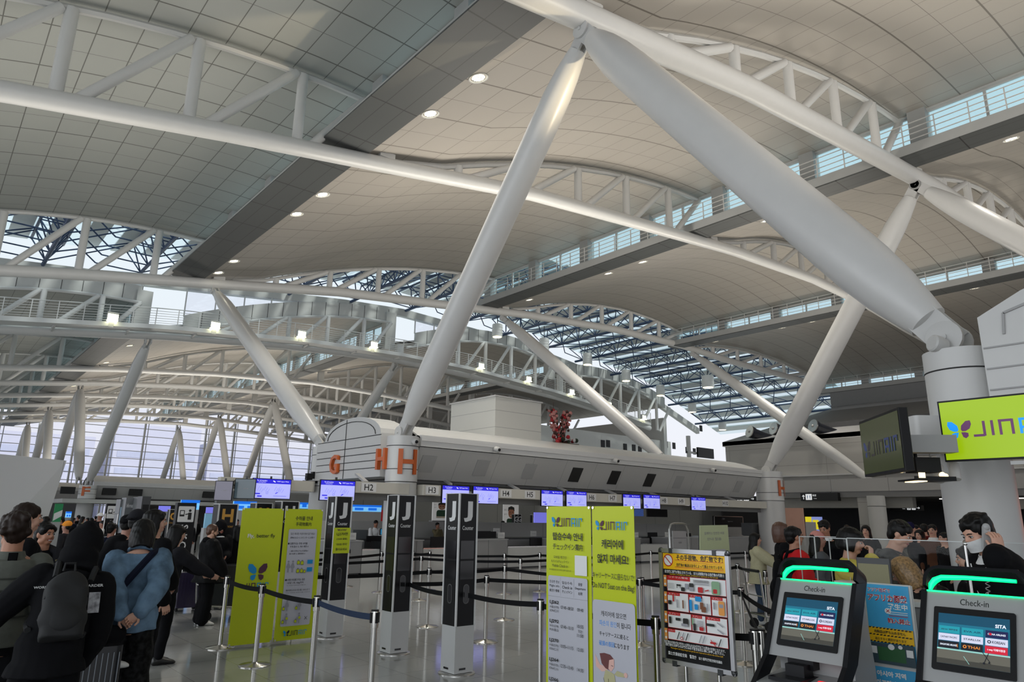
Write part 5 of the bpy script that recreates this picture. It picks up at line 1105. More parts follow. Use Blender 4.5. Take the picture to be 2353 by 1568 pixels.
# black posters board and equipment near H9/H10
o, w, z0, z1 = flatpanel('menu_board', 'black notice board with silver frame above the far H desks', 'board', 1640, 1186, 1708, 1212, 19.5, M_black, 'y')
b = MB(); b.box(-w / 2, w / 2, -.02, 0, z1 - .03, z1); b.box(-w / 2, -w / 2 + .04, -.02, 0, z0, z1); b.box(w / 2 - .04, w / 2, -.02, 0, z0, z1); b.build('frame', M_chrome, o, smooth=0)
A = Art([M_gr]); A.text('ご案内', -w * .2, z1 - .13, .09, 0); A.text('Baggage Information', .1, z1 - .25, .05, 0); A.build('lettering', o, Matrix.Translation((0, -.022, 0)) @ Matrix.Rotation(math.pi / 2, 4, 'X'))
flatpanel('dark_signage', 'large dark signage with curved picture behind the H10 rail', 'sign', 1660, 1170, 1746, 1204, 24, M_black, 'y')
flatpanel('ceiling_display', 'small lit display with blue data below the H8 monitors', 'display', 1455, 1169, 1479, 1187, 21, mat('blue_data_screen', srgb(60, 80, 130), .4, emit=srgb(60, 85, 150), estr=.5, var=.5, vscale=30), 'y', base=False)
flatpanel('black_display', 'black hanging display below the H9 plate', 'display', 1488, 1170, 1534, 1189, 21, M_black, 'y', base=False)
# mid-left: grey kiosks, blue-white far displays, check in machines
for k, (px0, py0, px1, py1, Y, c, l) in enumerate(((538, 1152, 588, 1174, 24, 'b', 'blue and white lit display above the gold H pillar'), (417, 1149, 457, 1172, 30, 'b', 'blue topped lit display right of the grey kiosk row'), (766, 1158, 800, 1178, 27, 'b', 'lit blue and white display left of the middle J pillar'), (800, 1160, 876, 1177, 26, 'b', 'second lit blue and white display beside it'), (152, 1176, 163, 1190, 45, 'b', 'small bright blue screen near the F column base'), (687, 1155, 725, 1170, 24, 'b', 'lit blue display peeking above the baggage guide banner'), (366, 1163, 391, 1176, 34, 'v', 'small lavender screen left of the self check-in pillar'), (475, 1166, 492, 1180, 34, 'v', 'small lavender screen left of the gold H pillar'), (1229, 1178, 1256, 1206, 22, 'v', 'tall pale blue lit screen left of the timetable banner'))):
    m = mat('cyan_lit_screen', srgb(120, 190, 240), .4, emit=srgb(120, 195, 245), estr=.75) if c == 'b' else mat('lavender_lit_screen', srgb(120, 120, 225), .4, emit=srgb(125, 125, 230), estr=.7)
    o, w, z0, z1 = flatpanel('far_display', l, 'display', px0, py0, px1, py1, Y, m, 'y')
    if c == 'b': b = MB(); b.box(-w / 2, w / 2, -.02, 0, z1 - (z1 - z0) * .3, z1); b.box(-w * .3, -w * .05, -.02, 0, z0 + .05, z0 + .15); b.box(w * .1, w * .35, -.02, 0, z0 + .05, z0 + .15); b.build('header', mat('azure_lit_header', srgb(20, 110, 225), .4, emit=srgb(20, 110, 230), estr=.7), o, smooth=0)
M_kg = mat('grey_kiosk_shell', (.12, .125, .13), .35); M_ks = mat('pale_kiosk_screen', srgb(130, 150, 165), .4, emit=srgb(120, 140, 155), estr=.3)
for k, (px0, px1, pyt, Y, l) in enumerate(((278, 290, 1148, 21., 'narrow grey kiosk at the left end of the kiosk row'), (291, 316, 1144, 20.6, 'wide grey kiosk with lit screen in the kiosk row'), (317, 327, 1143, 20.2, 'narrow grey kiosk right of the wide lit one'), (328, 348, 1141, 19.5, 'tall dark kiosk at the right end of the kiosk row'))):
    a, c = aty(px0, pyt, Y), aty(px1, pyt, Y); w = c.x - a.x
    o = thing('information_kiosk', l, 'kiosk', ((a.x + c.x) / 2, Y, 0)); b = MB(); b.box(-w / 2, w / 2, 0, .5, 0, a.z); b.build('body', M_kg if k < 3 else M_dark, o, smooth=0)
    if k == 1:
        b = MB(); b.box(-w * .4, w * .4, -.01, 0, 1.3, a.z - .5); b.build('screen', M_ks, o, smooth=0); A = Art([M_wh]); A.text('Information', 0, a.z - .2, .1, 0, w=w * .8); A.build('lettering', o, Matrix.Translation((0, -.012, 0)) @ Matrix.Rotation(math.pi / 2, 4, 'X'))
    else: b = MB(); b.box(-w * .35, w * .35, -.01, 0, 1.2, a.z - .2); b.build('screen', M_ks if k != 3 else M_black, o, smooth=0)
o, w, z0, z1 = flatpanel('emergency_sign', 'slim green and white emergency exit sign at the edge of the white partition', 'sign', 128, 1158, 139, 1200, 14, mat('exit_green', srgb(20, 120, 70), .5, emit=srgb(20, 120, 70), estr=.15), 'y')
b = MB(); b.add([(-w / 2, -.01, z1 - .16), (w / 2, -.01, z1 - .1), (w / 2, -.01, z1 - .2), (-w / 2, -.01, z1 - .28)], [(0, 1, 2, 3)]); b.build('white_band', M_wh, o, smooth=0)
# G1 gate monitors on the left rail
_r = aty(505, 1125, 22.5).x; b = MB(); b.box(_r, 10.44, 22.5, 22.8, 2.35, 2.7); tag(b.build('sign_rail', mat('cream_sign_beam', (.55, .53, .47), .5), smooth=0), 'cream overhead rail with the G1 number, left of the first blue monitor', 'sign rail')
def mon_px(px0, py0, px1, py1, d0_, d1_, label, art, name='monitor', frac=None):
    fwd = -CAM_R.col[2]
    def at(px, py, d): r_ = ray(px, py); return EYE + r_ * (d / r_.dot(fwd))
    pass
_a, _c = aty(583, 1100, 22.3), aty(665, 1147, 22.3)
monitor(((_a.x + _c.x) / 2, 22.3, (_a.z + _c.z) / 2), _c.x - _a.x, _a.z - _c.z, .0, 'big blue headed monitor hanging left of the G letter panel', rail_screen(_c.x - _a.x, _a.z - _c.z))
for px0, px1, py0, py1, Y_, rz_, l, scr in ((545, 580, 1101, 1146, 22.25, -.55, 'dark grey glossy monitor beside the G1 plate', srgb(70, 84, 92)), (499, 528, 1106, 1150, 22.25, -.55, 'mauve grey monitor, leftmost of the hanging row', srgb(98, 96, 112))):
    a, c = aty(px0, py0, Y_), aty(px1, py1, Y_); w_ = (c.x - a.x) * 1.1
    A = Art([mat('dull_screen_%d' % px0, scr, .15, emit=scr, estr=.4), M_gr]); A.rect(-w_ / 2, -(a.z - c.z) / 2, w_ / 2, (a.z - c.z) / 2, 0); A.line([(-.05, .0), (.1, .01)], .02, 1)
    monitor(((a.x + c.x) / 2, Y_, (a.z + c.z) / 2), w_, a.z - c.z, rz_, l, A)
A = Art([M_ink]); A.text('G1', 0, 0, .17, 0, bold=.01); o = A.build('gate_number', None, Matrix.Translation((aty(541, 1120, 22.49).x, 22.49, 2.53)) @ Matrix.Rotation(math.pi / 2, 4, 'X')); tag(o, 'black G1 lettering on the cream rail', 'sign')

flatpanel('restaurant', 'warm orange lit restaurant front glimpsed left of the H column', 'shop', 798, 1177, 848, 1199, 30, mat('warm_restaurant_glow', srgb(170, 100, 55), .6, emit=srgb(170, 95, 45), estr=.5, var=.6, vscale=3), 'y')
flatpanel('boutique', 'dark red panel front right of the orange restaurant glow', 'shop', 850, 1172, 890, 1200, 29, mat('deep_red_panel', srgb(140, 20, 30), .5, emit=srgb(140, 18, 28), estr=.3), 'y')
flatpanel('notice_board', 'pale blue upright board between the self check-in pillar and gold H pillar', 'board', 473, 1181, 497, 1214, 16, mat('pale_blue_board', srgb(120, 165, 190), .5, emit=srgb(110, 160, 190), estr=.3), 'y')
o, w, z0, z1 = flatpanel('hanging_banner', 'red and white advertising strip above the H3 rail', 'banner', 962, 1109, 1012, 1121, 20.5, M_r, 'y', base=False)
A = Art([M_wh]); A.rect(-w / 2, z0, -w * .4, z1, 0); A.line([(-w * .3, (z0 + z1) / 2), (w * .1, (z0 + z1) / 2)], .05, 0); A.build('print', o, Matrix.Translation((0, -.002, 0)) @ Matrix.Rotation(math.pi / 2, 4, 'X'))
# ================================================================ KIOSKS, SCREENS, STAFF COUNTER
M_ksh = mat('silver_grey_kiosk_shell', (.3, .3, .3), .4); M_kfr = mat('black_kiosk_frame', (.006, .006, .008), .35, spec=.25)
M_led = mat('green_led_light', (0, 1, .4), .4, emit=(0, 1., .22), estr=1.3, var=0)
M_red = mat('red_scanner_glow', (1, .05, .05), .5, emit=(1, .02, .03), estr=.9, var=0)
def airline_art():
    c = lambda n, r, g, b, e=.5: mat(n, srgb(r, g, b), .35, emit=srgb(r, g, b), estr=e, var=0)
    T = [c('screen_teal', 25, 105, 130), c('screen_dark_teal', 15, 70, 95), c('screen_cyan_tile', 30, 145, 160), c('screen_navy_tile', 25, 30, 75), c('screen_white_tile', 205, 205, 225), c('screen_black_tile', 18, 20, 30), c('screen_red_tile', 200, 30, 55), c('screen_white_ink', 235, 240, 250), c('screen_dark_ink', 40, 45, 60), c('screen_orange_ink', 220, 130, 50), c('screen_ground', 95, 92, 82), c('screen_ground_dark', 60, 58, 52), c('screen_mint', 150, 205, 195)]
    A = Art(T); w, h = .305, .245; x0, y0 = -w / 2, -h / 2; X = lambda t: x0 + w * t; Y = lambda t: y0 + h * t
    A.rect(X(0), Y(0), X(1), Y(1), 0); A.rect(X(0), Y(.8), X(1), Y(1), 1); A.rect(X(0), Y(0), X(1), Y(.27), 10); A.rect(X(0), Y(0), X(1), Y(.1), 11); A.rect(X(0), Y(.27), X(1), Y(.3), 12)
    A.text('SITA', X(.88), Y(.84), .017, 7, w=.045, bold=.03)
    A.line([(X(.38), Y(.18)), (X(.46), Y(.04))], .002, 12); A.line([(X(.6), Y(.1)), (X(.75), Y(.1))], .004, 11); A.line([(X(.64), Y(.3)), (X(.74), Y(.13))], .003, 5); A.line([(X(.72), Y(.3)), (X(.66), Y(.1))], .003, 5); A.disc(X(.66), Y(.1), .005, 5); A.disc(X(.73), Y(.12), .004, 5)
    cells = [[(2, 8, 'JEJUair 제주항공'), (2, 1, 'EVA AIR'), (3, 7, 'CHINA AIRLINES')], [(4, 8, 'CATHAY PACIFIC'), (4, 8, 'STARLUX'), (4, 8, 'KOREAN')], [(5, 7, 'SINGAPORE AIRLINES'), (5, 9, 'THAI'), (6, 7, 't way 티웨이항공')]]
    for r in range(3):
        for q in range(3):
            bgc, ink, t = cells[r][q]; a, b_ = X(.02 + .33 * q), Y(.74 - .155 * r); c_, d_ = a + w * .3, b_ - h * .14
            A.rect(a, d_, c_, b_, bgc); big = t in ('KOREAN', 'THAI'); A.text(t, (a + c_) / 2 + (.008 if big else 0), (b_ + d_) / 2, .013 if big or 't way' in t else .009, ink, w=w * (.17 if big else .24), bold=.02)
            if big: A.disc(a + .016, (b_ + d_) / 2, .008, ink); A.disc(a + .016, (b_ + d_) / 2, .004, bgc)
            if 'SING' in t: A.line([(c_ - .006, d_ + .01), (c_ - .008, b_ - .01)], .003, 9)
            if 'CHINA' in t: A.disc(a + .02, (b_ + d_) / 2, .006, 6)
    return A
def kiosk(x, y, rz, label):
    o = thing('check_in_kiosk', label, 'kiosk', (x, y, 0), rz, 'self check-in kiosks'); w = .215
    prof = [(.02, 1.262), (-.18, .86), (-.06, .845), (-.06, .775), (-.335, .735), (-.34, .7), (-.29, 0), (.2, 0), (.2, .8), (.12, 1.262)]
    b = MB(); n = len(prof); b.add([(-w, a, z) for a, z in prof] + [(w, a, z) for a, z in prof], [tuple(range(n)), tuple(range(n, 2 * n))[::-1]] + [(i, n + i, n + (i + 1) % n, (i + 1) % n) for i in range(n)]); b.build('body', M_ksh, o, smooth=0)
    b = MB(); e = Vector((0, .2, .402)).normalized(); top = Vector((0, .02, 1.262))
    # side bands and hoop
    side = [(-.31, 0), (-.36, .72), (-.2, .86), (.015, 1.27)]
    for s in (-1, 1):
        for (a, z), (c, z2) in zip(side, side[1:]): b.bar((s * (w + .012), a + .03, z), (s * (w + .012), c + .03, z2), .026, .12, up=(1, 0, 0)) if 0 else b.add([(s * (w), a, z), (s * (w + .026), a, z), (s * (w + .026), c, z2), (s * w, c, z2), (s * w, a + .13, z), (s * (w + .026), a + .13, z), (s * (w + .026), c + .13, z2), (s * w, c + .13, z2)], [f if s > 0 else f[::-1] for f in [(0, 1, 2, 3), (4, 7, 6, 5), (0, 4, 5, 1), (1, 5, 6, 2), (2, 6, 7, 3), (3, 7, 4, 0)]])
    hoop = [(-w - .012, 0), (-w - .012, .035)] + [(-w + .053 - .065 * math.cos(math.radians(q)), .04 + .065 * math.sin(math.radians(q))) for q in range(15, 91, 15)] + [(w - .053 + .065 * math.sin(math.radians(q)), .04 + .065 * math.cos(math.radians(q))) for q in range(0, 91, 15)] + [(w + .012, 0)]
    pts = [top + e * v + Vector((u, .06, 0)) for u, v in hoop]
    for p_, q_ in zip(pts, pts[1:]): b.bar(p_ , q_ + (q_ - p_) * .08, .018, .13, up=(0, .9, -.44))
    b.build('frame', M_kfr, o, smooth=30)
    b = MB(); hp = [(-w + .01, .008), (-w + .014, .035), (-w + .03, .06), (-w + .06, .078), (-.05, .085), (.06, .085), (w - .04, .083)]
    pts = [top + e * v + Vector((u, .01, .0)) for u, v in hp]; b.path(pts, [.008, .015, .017, .014, .011, .010, .009], 10)
    b.box(-w, w, .012, .022, 1.262, 1.27); b.build('light_strip', M_led, o)
    F = Matrix(((1, 0, 0, 0), (0, .4454, -.8953, -.08), (0, .8953, .4454, 1.061), (0, 0, 0, 1)))
    b = MB(); b.rbox(-.175, .175, -.165, .145, .001, .012, .008); b.build('screen_bezel', M_black, o, M=F, smooth=0)
    A = airline_art(); A.build('screen', o, F @ Matrix.Translation((0, -.01, .012)))
    A = Art([M_ink]); A.text('Check-in', .0, .182, .032, 0, w=.125, bold=.004); A.build('lettering', o, F)
    b = MB(); b.box(-.13, .02, -.13, -.06, .80, .85); b.box(-.16, .03, -.3, -.1, .752, .77); b.box(-.11, 0., -.2, -.1, .76, .83); b.build('document_reader', M_kfr, o, smooth=0)
    b = MB(); b.add([(.07, -.28, .7455), (.16, -.28, .7455), (.15, -.16, .763), (.06, -.16, .763)], [(0, 1, 2, 3)]); b.build('scanner_window', M_red, o, smooth=0)
    b = MB(); b.rbox(.0, .08, -.35, -.33, .615, .675, .004); b.box(.02, .05, -.356, -.35, .63, .66); b.build('card_slot', M_kfr, o, smooth=0)
    A = Art([M_dark]); A.line([(-.2, .57), (.2, .57)], .004, 0); A.rrect(-.1, .68, -.06, .685, .002, 0); A.rrect(.02, .685, .06, .69, .002, 0); A.line([(.11, .62), (.11, .65), (.12, .67), (.15, .67), (.16, .65), (.16, .62), (.11, .62)], .002, 0); A.rrect(.0, .53, .05, .54, .002, 0)
    A.build('panel_marks', o, Matrix.Translation((0, -.343, 0)) @ Matrix.Rotation(math.pi / 2, 4, 'X')); return o
kiosk(4.12, 2.085, RY, 'grey check-in kiosk with green light bar, left one with the red scanner glow')
kiosk(4.12, 1.27, RY, 'grey check-in kiosk with green light bar, cut by the right picture edge')
# swine fever posters hung between the kiosks
M_sb = mat('poster_sky_blue', srgb(70, 165, 215), .25, var=.1, vscale=6)
o = thing('poster_rack', 'white rack with two blue quarantine posters between the kiosks', 'poster rack', (4.5, 1.93, 0), RY)
a_, c_ = atx(1985, 1340, 4.5), atx(2088, 1345, 4.5); wp = abs(a_.y - c_.y) / 2; o.location = (4.5, (a_.y + c_.y) / 2, 0); zt_ = a_.z
b = MB(); b.box(-wp - .008, wp + .008, .0, .006, zt_ - .75, zt_ + .005); b.tube((-wp, .02, 0), (-wp, .02, zt_), .01, n=8); b.tube((wp, .02, 0), (wp, .02, zt_), .01, n=8); b.box(-wp - .05, wp + .05, -.1, .15, 0, .015); b.build('rack', M_wp2, o, smooth=0)
def fever(korean):
    A = Art([M_sb, M_wh, mat('poster_crimson', srgb(170, 40, 55), .4), M_y, M_ink, mat('poster_grass', srgb(40, 90, 50), .5), mat('poster_slate', srgb(50, 70, 80), .5)])
    w = wp * .97; h = .5
    A.rect(-w, -h, w, 0, 0)
    if not korean:
        A.text('アジア地域で', -w * .35, -.035, .03, 1, w=w * 1.05, bold=.06); A.text('アジア地域で', -w * .35, -.035, .03, 2, w=w * 1.05, bold=.015)
        A.text('アフリカ豚熱', 0, -.085, .05, 1, w=w * 1.8, bold=.07); A.text('アフリカ豚熱', 0, -.085, .05, 2, w=w * 1.8, bold=.02)
        A.text('発生中', w * .42, -.135, .04, 1, w=w * .9, bold=.03); A.text('輸入禁止', w * .42, -.225, .035, 1, w=w * 1.0, bold=.07); A.text('輸入禁止', w * .42, -.225, .035, 2, w=w * 1.0, bold=.02)
        for k in range(3): A.line([(w * .0, -.17 - .012 * k), (w * .85, -.17 - .012 * k)], .004, 2 if k == 2 else 1)
        A.disc(-w * .02, -.165, .018, 1); A.line([(-w * .02 - .009, -.156), (-w * .02 + .009, -.174)], .004, 2); A.line([(-w * .02 - .009, -.174), (-w * .02 + .009, -.156)], .004, 2)
        A.rect(-w, -.37, w, -.275, 3)
        for k in range(12):
            x = -w + 2 * w * k / 12
            for y in (-.279, -.322, -.366): A.poly([(x, y - .004), (x + .012, y - .004), (x + .018, y + .004), (x + .006, y + .004)], 4)
        A.text('肉製品は持ち込めません', 0, -.3, .02, 4, w=w * 1.4, bold=.02); A.text('違反すると罰則があります', 0, -.345, .018, 4, w=w * 1.4, bold=.01)
        A.rect(-w, -h, w, -.372, 6); A.rect(-w * .62, -.48, w * .6, -.395, 5); A.disc(0, -.39, .018, 1); A.disc(.05, -.385, .012, 1)
        for s in (-1, 1): A.rect(s * w * .8 - .018, -.44, s * w * .8 + .018, -.395, 1)
    else:
        A.text('아시아 지역', -w * .2, -.04, .035, 1, w=w * 1.3, bold=.05); A.text('아프리카돼지열병', 0, -.1, .042, 1, w=w * 1.8, bold=.05); A.text('발생', w * .5, -.165, .05, 1, w=w * .8, bold=.06); A.text('발생', w * .5, -.165, .05, 2, w=w * .8, bold=.02); A.text('アジア各国で', w * .3, -.215, .02, 4, w=w)
        A.disc(-w * .02, -.19, .018, 1); A.line([(-w * .02 - .009, -.181), (-w * .02 + .009, -.199)], .004, 2); A.line([(-w * .02 - .009, -.199), (-w * .02 + .009, -.181)], .004, 2)
    return A
fever(False).build('upper_poster', o, Matrix.Translation((0, -.003, zt_ - .003)) @ Matrix.Rotation(math.pi / 2, 4, 'X') @ Matrix.Scale(.87, 4, (0, 1, 0)))
fever(True).build('lower_poster', o, Matrix.Translation((0, -.003, zt_ - .46)) @ Matrix.Rotation(math.pi / 2, 4, 'X') @ Matrix.Scale(.87, 4, (0, 1, 0)))
# low grey partition and counter
tz = atx(2000, 1374, 4.85).z
o = thing('staff_desk', 'long grey staff desk with white edge behind the kiosks', 'desk', (4.9, .9, 0)); L = o.location
b = MB(); b.box(4.86, 4.94, -1.4, 2.62, 0, tz - .03); b.build('front_panel', M_grey, o, off=L, smooth=0); b = MB(); b.box(4.84, 5.02, -1.4, 2.64, tz - .03, tz); b.build('edge_strip', M_wp, o, off=L, smooth=0)
b = MB(); b.box(5.0, 5.05, -1.4, 2.62, 0, tz - .1); b.build('rear_panel', M_lgrey, o, off=L, smooth=0)
ctz = .98
o = thing('service_counter', 'white customer counter behind the acrylic screens', 'counter', (5.95, 1.4, 0)); L = o.location
b = MB(); b.box(5.85, 6.25, -1.4, 3.2, 0, ctz - .04); b.build('body', M_lgrey, o, off=L, smooth=0); b = MB(); b.box(5.7, 6.3, -1.4, 3.22, ctz - .04, ctz); b.build('worktop', mat('cream_worktop', (.5, .47, .42), .4), o, off=L, smooth=0)
M_acr = glass_mat('clear_acrylic', (.97, .98, .98), .994, rough=0, k=.05)
def pane(px0, py0, px1, X, label, tilt=0):
    a, c = atx(px0, py0, X), atx(px1, py0, X); o = thing('acrylic_screen', label, 'screen', (X, (a.y + c.y) / 2, ctz), group='clear acrylic screens on the customer counter'); w = abs(a.y - c.y) / 2; h = a.z - ctz
    b = MB(); b.box(-.003, .003, -w, w, 0.01, h); b.build('sheet', M_acr, o, smooth=0)
    b = MB(); b.box(-.005, .005, -w, w, h, h + .006); b.box(-.005, .005, -w - .004, -w, 0, h); b.box(-.005, .005, w, w + .004, 0, h); b.build('edge', mat('bright_acrylic_edge', (.55, .58, .58), .2), o, smooth=0)
    b = MB(); b.box(-.06, .06, -w * .8, -w * .8 + .02, 0, .02); b.box(-.06, .06, w * .8 - .02, w * .8, 0, .02); b.build('foot', M_lgrey, o, smooth=0)
pane(1837, 1234, 1870, 6.2, 'narrow acrylic screen in front of the red jacket'); pane(1872, 1234, 1962, 6.15, 'wide acrylic screen left of the yellow shirt person'); pane(1905, 1238, 1944, 5.95, 'narrow acrylic screen standing before the wide left one')
pane(1946, 1238, 2213, 5.9, 'widest acrylic screen before the yellow shirt and the camouflage jacket'); pane(2218, 1246, 2390, 5.85, 'acrylic screen beside the phoning staff at right')
def tablet(px0, py0, px1, py1, D, mats, label, rz=RY):
    fwd = -CAM_R.col[2]; a = EYE + ray(px0, py0) * (D / ray(px0, py0).dot(fwd)); c = EYE + ray(px1, py1) * (D / ray(px1, py1).dot(fwd)); m = (a + c) / 2
    o = thing('desk_display', label, 'monitor', (m.x, m.y, min(a.z, c.z)), rz); w = math.hypot(a.x - c.x, a.y - c.y) / 2; h = abs(a.z - c.z)
    b = MB(); b.rbox(-w, w, 0, .025, .0, h, .006); b.build('casing', M_dark, o, smooth=0); b = MB(); b.box(-w + .012, w - .012, -.003, 0, .015, h - .04); b.build('screen', mats, o, smooth=0)
    b = MB(); b.box(-.05, .05, .0, .12, -.02, 0); b.bar((0, .09, 0), (0, .02, h * .5), .03, .02); b.build('stand', M_black, o, smooth=0); return o
tablet(1972, 1283, 2044, 1352, 4.9, mat('olive_dim_screen', srgb(95, 92, 60), .3, emit=srgb(95, 92, 60), estr=.3), 'brown edged display facing us in front of the yellow shirt person')
o = tablet(2060, 1276, 2085, 1350, 5.0, mat('dim_white_screen', srgb(110, 115, 120), .3), 'dark monitor seen almost edge on, left of the blonde staff', math.radians(-150))
tablet(2202, 1275, 2222, 1313, 5.6, M_lgrey, 'pale grey back of a monitor left of the small ponytailed staff')
for px, py, D, w, d_, h, l in ((2000, 1372, 5.1, .34, .3, .12, 'grey desk printer behind the kiosks'), (1958, 1362, 5.2, .16, .2, .16, 'white ticket printer under the left acrylic screens'), (2093, 1362, 5.6, .3, .2, .04, 'cream document tray beside the brown display')):
    fwd = -CAM_R.col[2]; p = EYE + ray(px, py) * (D / ray(px, py).dot(fwd)); o = thing('desk_device', l, 'printer', (p.x, p.y, p.z - h / 2)); b = MB(); b.rbox(-w / 2, w / 2, -d_ / 2, d_ / 2, 0, h, .02); b.build('body', M_wp2 if 'white' in l else M_lgrey, o, smooth=30)
    b = MB(); b.box(-w / 2 - .002, w / 2 + .002, -d_ / 2 - .004, -d_ / 2, h * .4, h * .6); b.build('slot', M_dark, o, smooth=0)
# telephone stand: poles and coiled cord
o = thing('phone_pole', 'thin steel pole beside the phoning staff', 'pole', (5.0, 1.31, 0)); p = atx(2217, 1250, 5.0); q = atx(2224, 1366, 5.0); o.location = (5.0, p.y, 0)
b = MB(); b.tube((0, 0, .0), (0, 0, p.z), .009, n=10); b.build('pole', M_chrome, o); b = MB(); b.ball((0, 0, p.z), .014, 8, 6); b.build('cap', M_chrome, o)
# big screens by the column
fwd = -CAM_R.col[2]
def atd(px, py, d): r_ = ray(px, py); return EYE + r_ * (d / r_.dot(fwd))
M_gs = mat('lime_lit_screen', srgb(90, 110, 0), .4, emit=srgb(165, 202, 0), estr=.8, var=0)
M_gb = mat('screen_butterfly_blue', srgb(0, 140, 235), .4, emit=srgb(0, 140, 235), estr=.8, var=0); M_gp = mat('screen_plum', srgb(85, 40, 85), .4, emit=srgb(85, 40, 85), estr=.8, var=0)
XT = 9.2; a_, b1, c_ = atx(2157, 927, XT), atx(2172, 1058, XT), atx(2353, 910, XT)
o = thing('wall_display', 'big lime green lit screen with butterfly logo at the right edge', 'display', (XT, a_.y - .62, (a_.z + b1.z) / 2), RY); hh = (a_.z - b1.z) / 2
b = MB(); b.rbox(-.64, .64, 0, .07, -hh - .02, hh + .02, .01); b.build('casing', M_black, o, smooth=0)
A = Art([M_gs, M_gb, M_gp]); A.rect(-.62, -hh, .62, hh, 0); A.butterfly(-.44, 0, .2, 1, 2); A.jinair(.12, 0, .85, 1, 2, fly=False); A.build('screen', o, Matrix.Translation((0, -.002, 0)) @ Matrix.Rotation(math.pi / 2, 4, 'X'))
b = MB(); b.box(-.1, .1, .07, 1.0, -.12, .12); b.box(.0, .6, .02, .05, -hh - .08, -hh - .04); b.build('mount', M_wp2, o, smooth=0)
pl, pr = atd(1981, 1028, 8.7), atd(2070, 1009, 7.55); zt1, zb1 = atd(2068, 934, 7.55).z, atd(2080, 1083, 7.55).z
dv = Vector((pr.x - pl.x, pr.y - pl.y, 0)); w = dv.length; o = thing('wall_display', 'big dim olive screen seen at a steep angle left of the lime one', 'display', ((pl.x + pr.x) / 2, (pl.y + pr.y) / 2, (zt1 + zb1) / 2), math.atan2(dv.y, dv.x)); hh = (zt1 - zb1) / 2
M_go = mat('dim_olive_screen', srgb(52, 58, 30), .12, emit=srgb(48, 55, 25), estr=.35, var=.1, vscale=2); M_gp2 = mat('dim_plum_ink', srgb(40, 38, 40), .3, emit=srgb(40, 38, 40), estr=.3); M_gb2 = mat('dim_blue_ink', srgb(35, 50, 95), .3, emit=srgb(35, 50, 95), estr=.4)
b = MB(); b.rbox(-w / 2 - .02, w / 2 + .02, 0, .1, -hh, hh, .01); b.build('casing', M_black, o, smooth=0)
A = Art([M_go, M_gb2, M_gp2]); A.rect(-w / 2, -hh + .03, w / 2, hh - .03, 0); A.butterfly(-w * .35, -.03, w * .16, 1, 2); A.jinair(w * .1, -.03, w * .7, 1, 2, fly=False); A.build('screen', o, Matrix.Translation((0, -.002, 0)) @ Matrix.Rotation(math.pi / 2, 4, 'X'))
b = MB(); b.box(-.1, .1, .1, .8, -.1, .1); b.build('mount', M_lgrey, o, smooth=0)
# white arm housing, lighting rack and track spots
p, q = atd(2092, 957, 9.2), atd(2158, 1010, 9.2)
o = thing('screen_arm_housing', 'white rounded arm housing between the two big screens', 'housing', ((p.x + q.x) / 2, (p.y + q.y) / 2, q.z)); w = (Vector((q.x - p.x, q.y - p.y, 0))).length
b = MB(); b.rbox(-w * .5, w * .5, -.15, .5, 0, p.z - q.z, .06); b.box(-w * .6, w * .6, -.1, .1, -.16, -.1); b.box(-w * .6, w * .6, .12, .3, -.2, -.14); b.build('housing', M_wp, o, smooth=30, M=Matrix.Rotation(math.radians(-40), 4, 'Z'))
p, q = atd(2080, 1052, 8.2), atd(2172, 1108, 8.2)
o = thing('gobo_projector_rack', 'black hanging lamp rack with glowing warm bulbs under the big screens', 'lamp rack', ((p.x + q.x) / 2, (p.y + q.y) / 2, q.z), math.radians(-40)); w = (Vector((q.x - p.x, q.y - p.y, 0))).length
b = MB(); b.box(-w / 2, w / 2, -.18, .18, 0, .02); b.box(-w / 2, w / 2, -.18, -.17, .02, .05); b.box(-w * .35, w * .25, -.12, .12, .1, p.z - q.z); b.tube((-w * .2, 0, p.z - q.z), (-w * .2, 0, p.z - q.z + .25), .02); b.build('rack', M_black, o, smooth=0)
b = MB(); b.box(-w * .42, -w * .2, -.175, .1, -.012, -.002); b.ball((w * .25, -.12, .07), .035, 10, 6); b.ball((w * .35, -.1, .06), .03, 10, 6); b.box(-w * .4, -w * .25, -.19, -.18, .03, .09); b.build('bulb', mat('warm_bulb', (1, .8, .5), .4, emit=(1, .72, .35), estr=3.0, var=0), o)
for px, py, l in ((2155, 1087, 'white track spot pointing down left below the lime screen'), (2193, 1083, 'white track spot pointing down right below the lime screen')):
    p = atd(px, py, 8.3); o = thing('track_spot', l, 'spotlight', p); s = -1 if px < 2170 else 1
    b = MB(); b.lathe([(.06, 0), (.062, .02), (.06, .2), (.04, .22)], (0, 0, -.1), (s * .35, .1, 1) if px > 2170 else (.5, .1, 1), n=16); b.build('barrel', M_wp, o); b = MB(); b.tube((0, .06, .05), (0, .06, .28), .012, n=8); b.build('arm', M_wp2, o)
p = atd(2068, 1079, 8.0); o = thing('track_spot', 'small lit warm spotlight at the lower corner of the dim screen', 'spotlight', p); b = MB(); b.ball((0, 0, 0), (.1, .06, .04), 12, 8); b.build('lens', mat('warm_bulb', (1, .8, .5)), o); b = MB(); b.tube((.05, 0, .02), (.15, 0, .2), .015, n=8); b.build('arm', M_wp2, o)
p = atd(2155, 792, 9.6); o = thing('flood_speaker', 'small white floodlight on top of the huge column', 'floodlight', p); b = MB(); b.lathe([(.05, -.12), (.1, -.1), (.12, 0), (.12, .08), (.1, .1)], (0, 0, 0), (-.8, .5, .2), n=16); b.build('housing', M_wp2, o); b = MB(); b.tube((.05, -.02, -.25), (.05, -.02, -.05), .02, n=8); b.build('bracket', M_wp2, o)
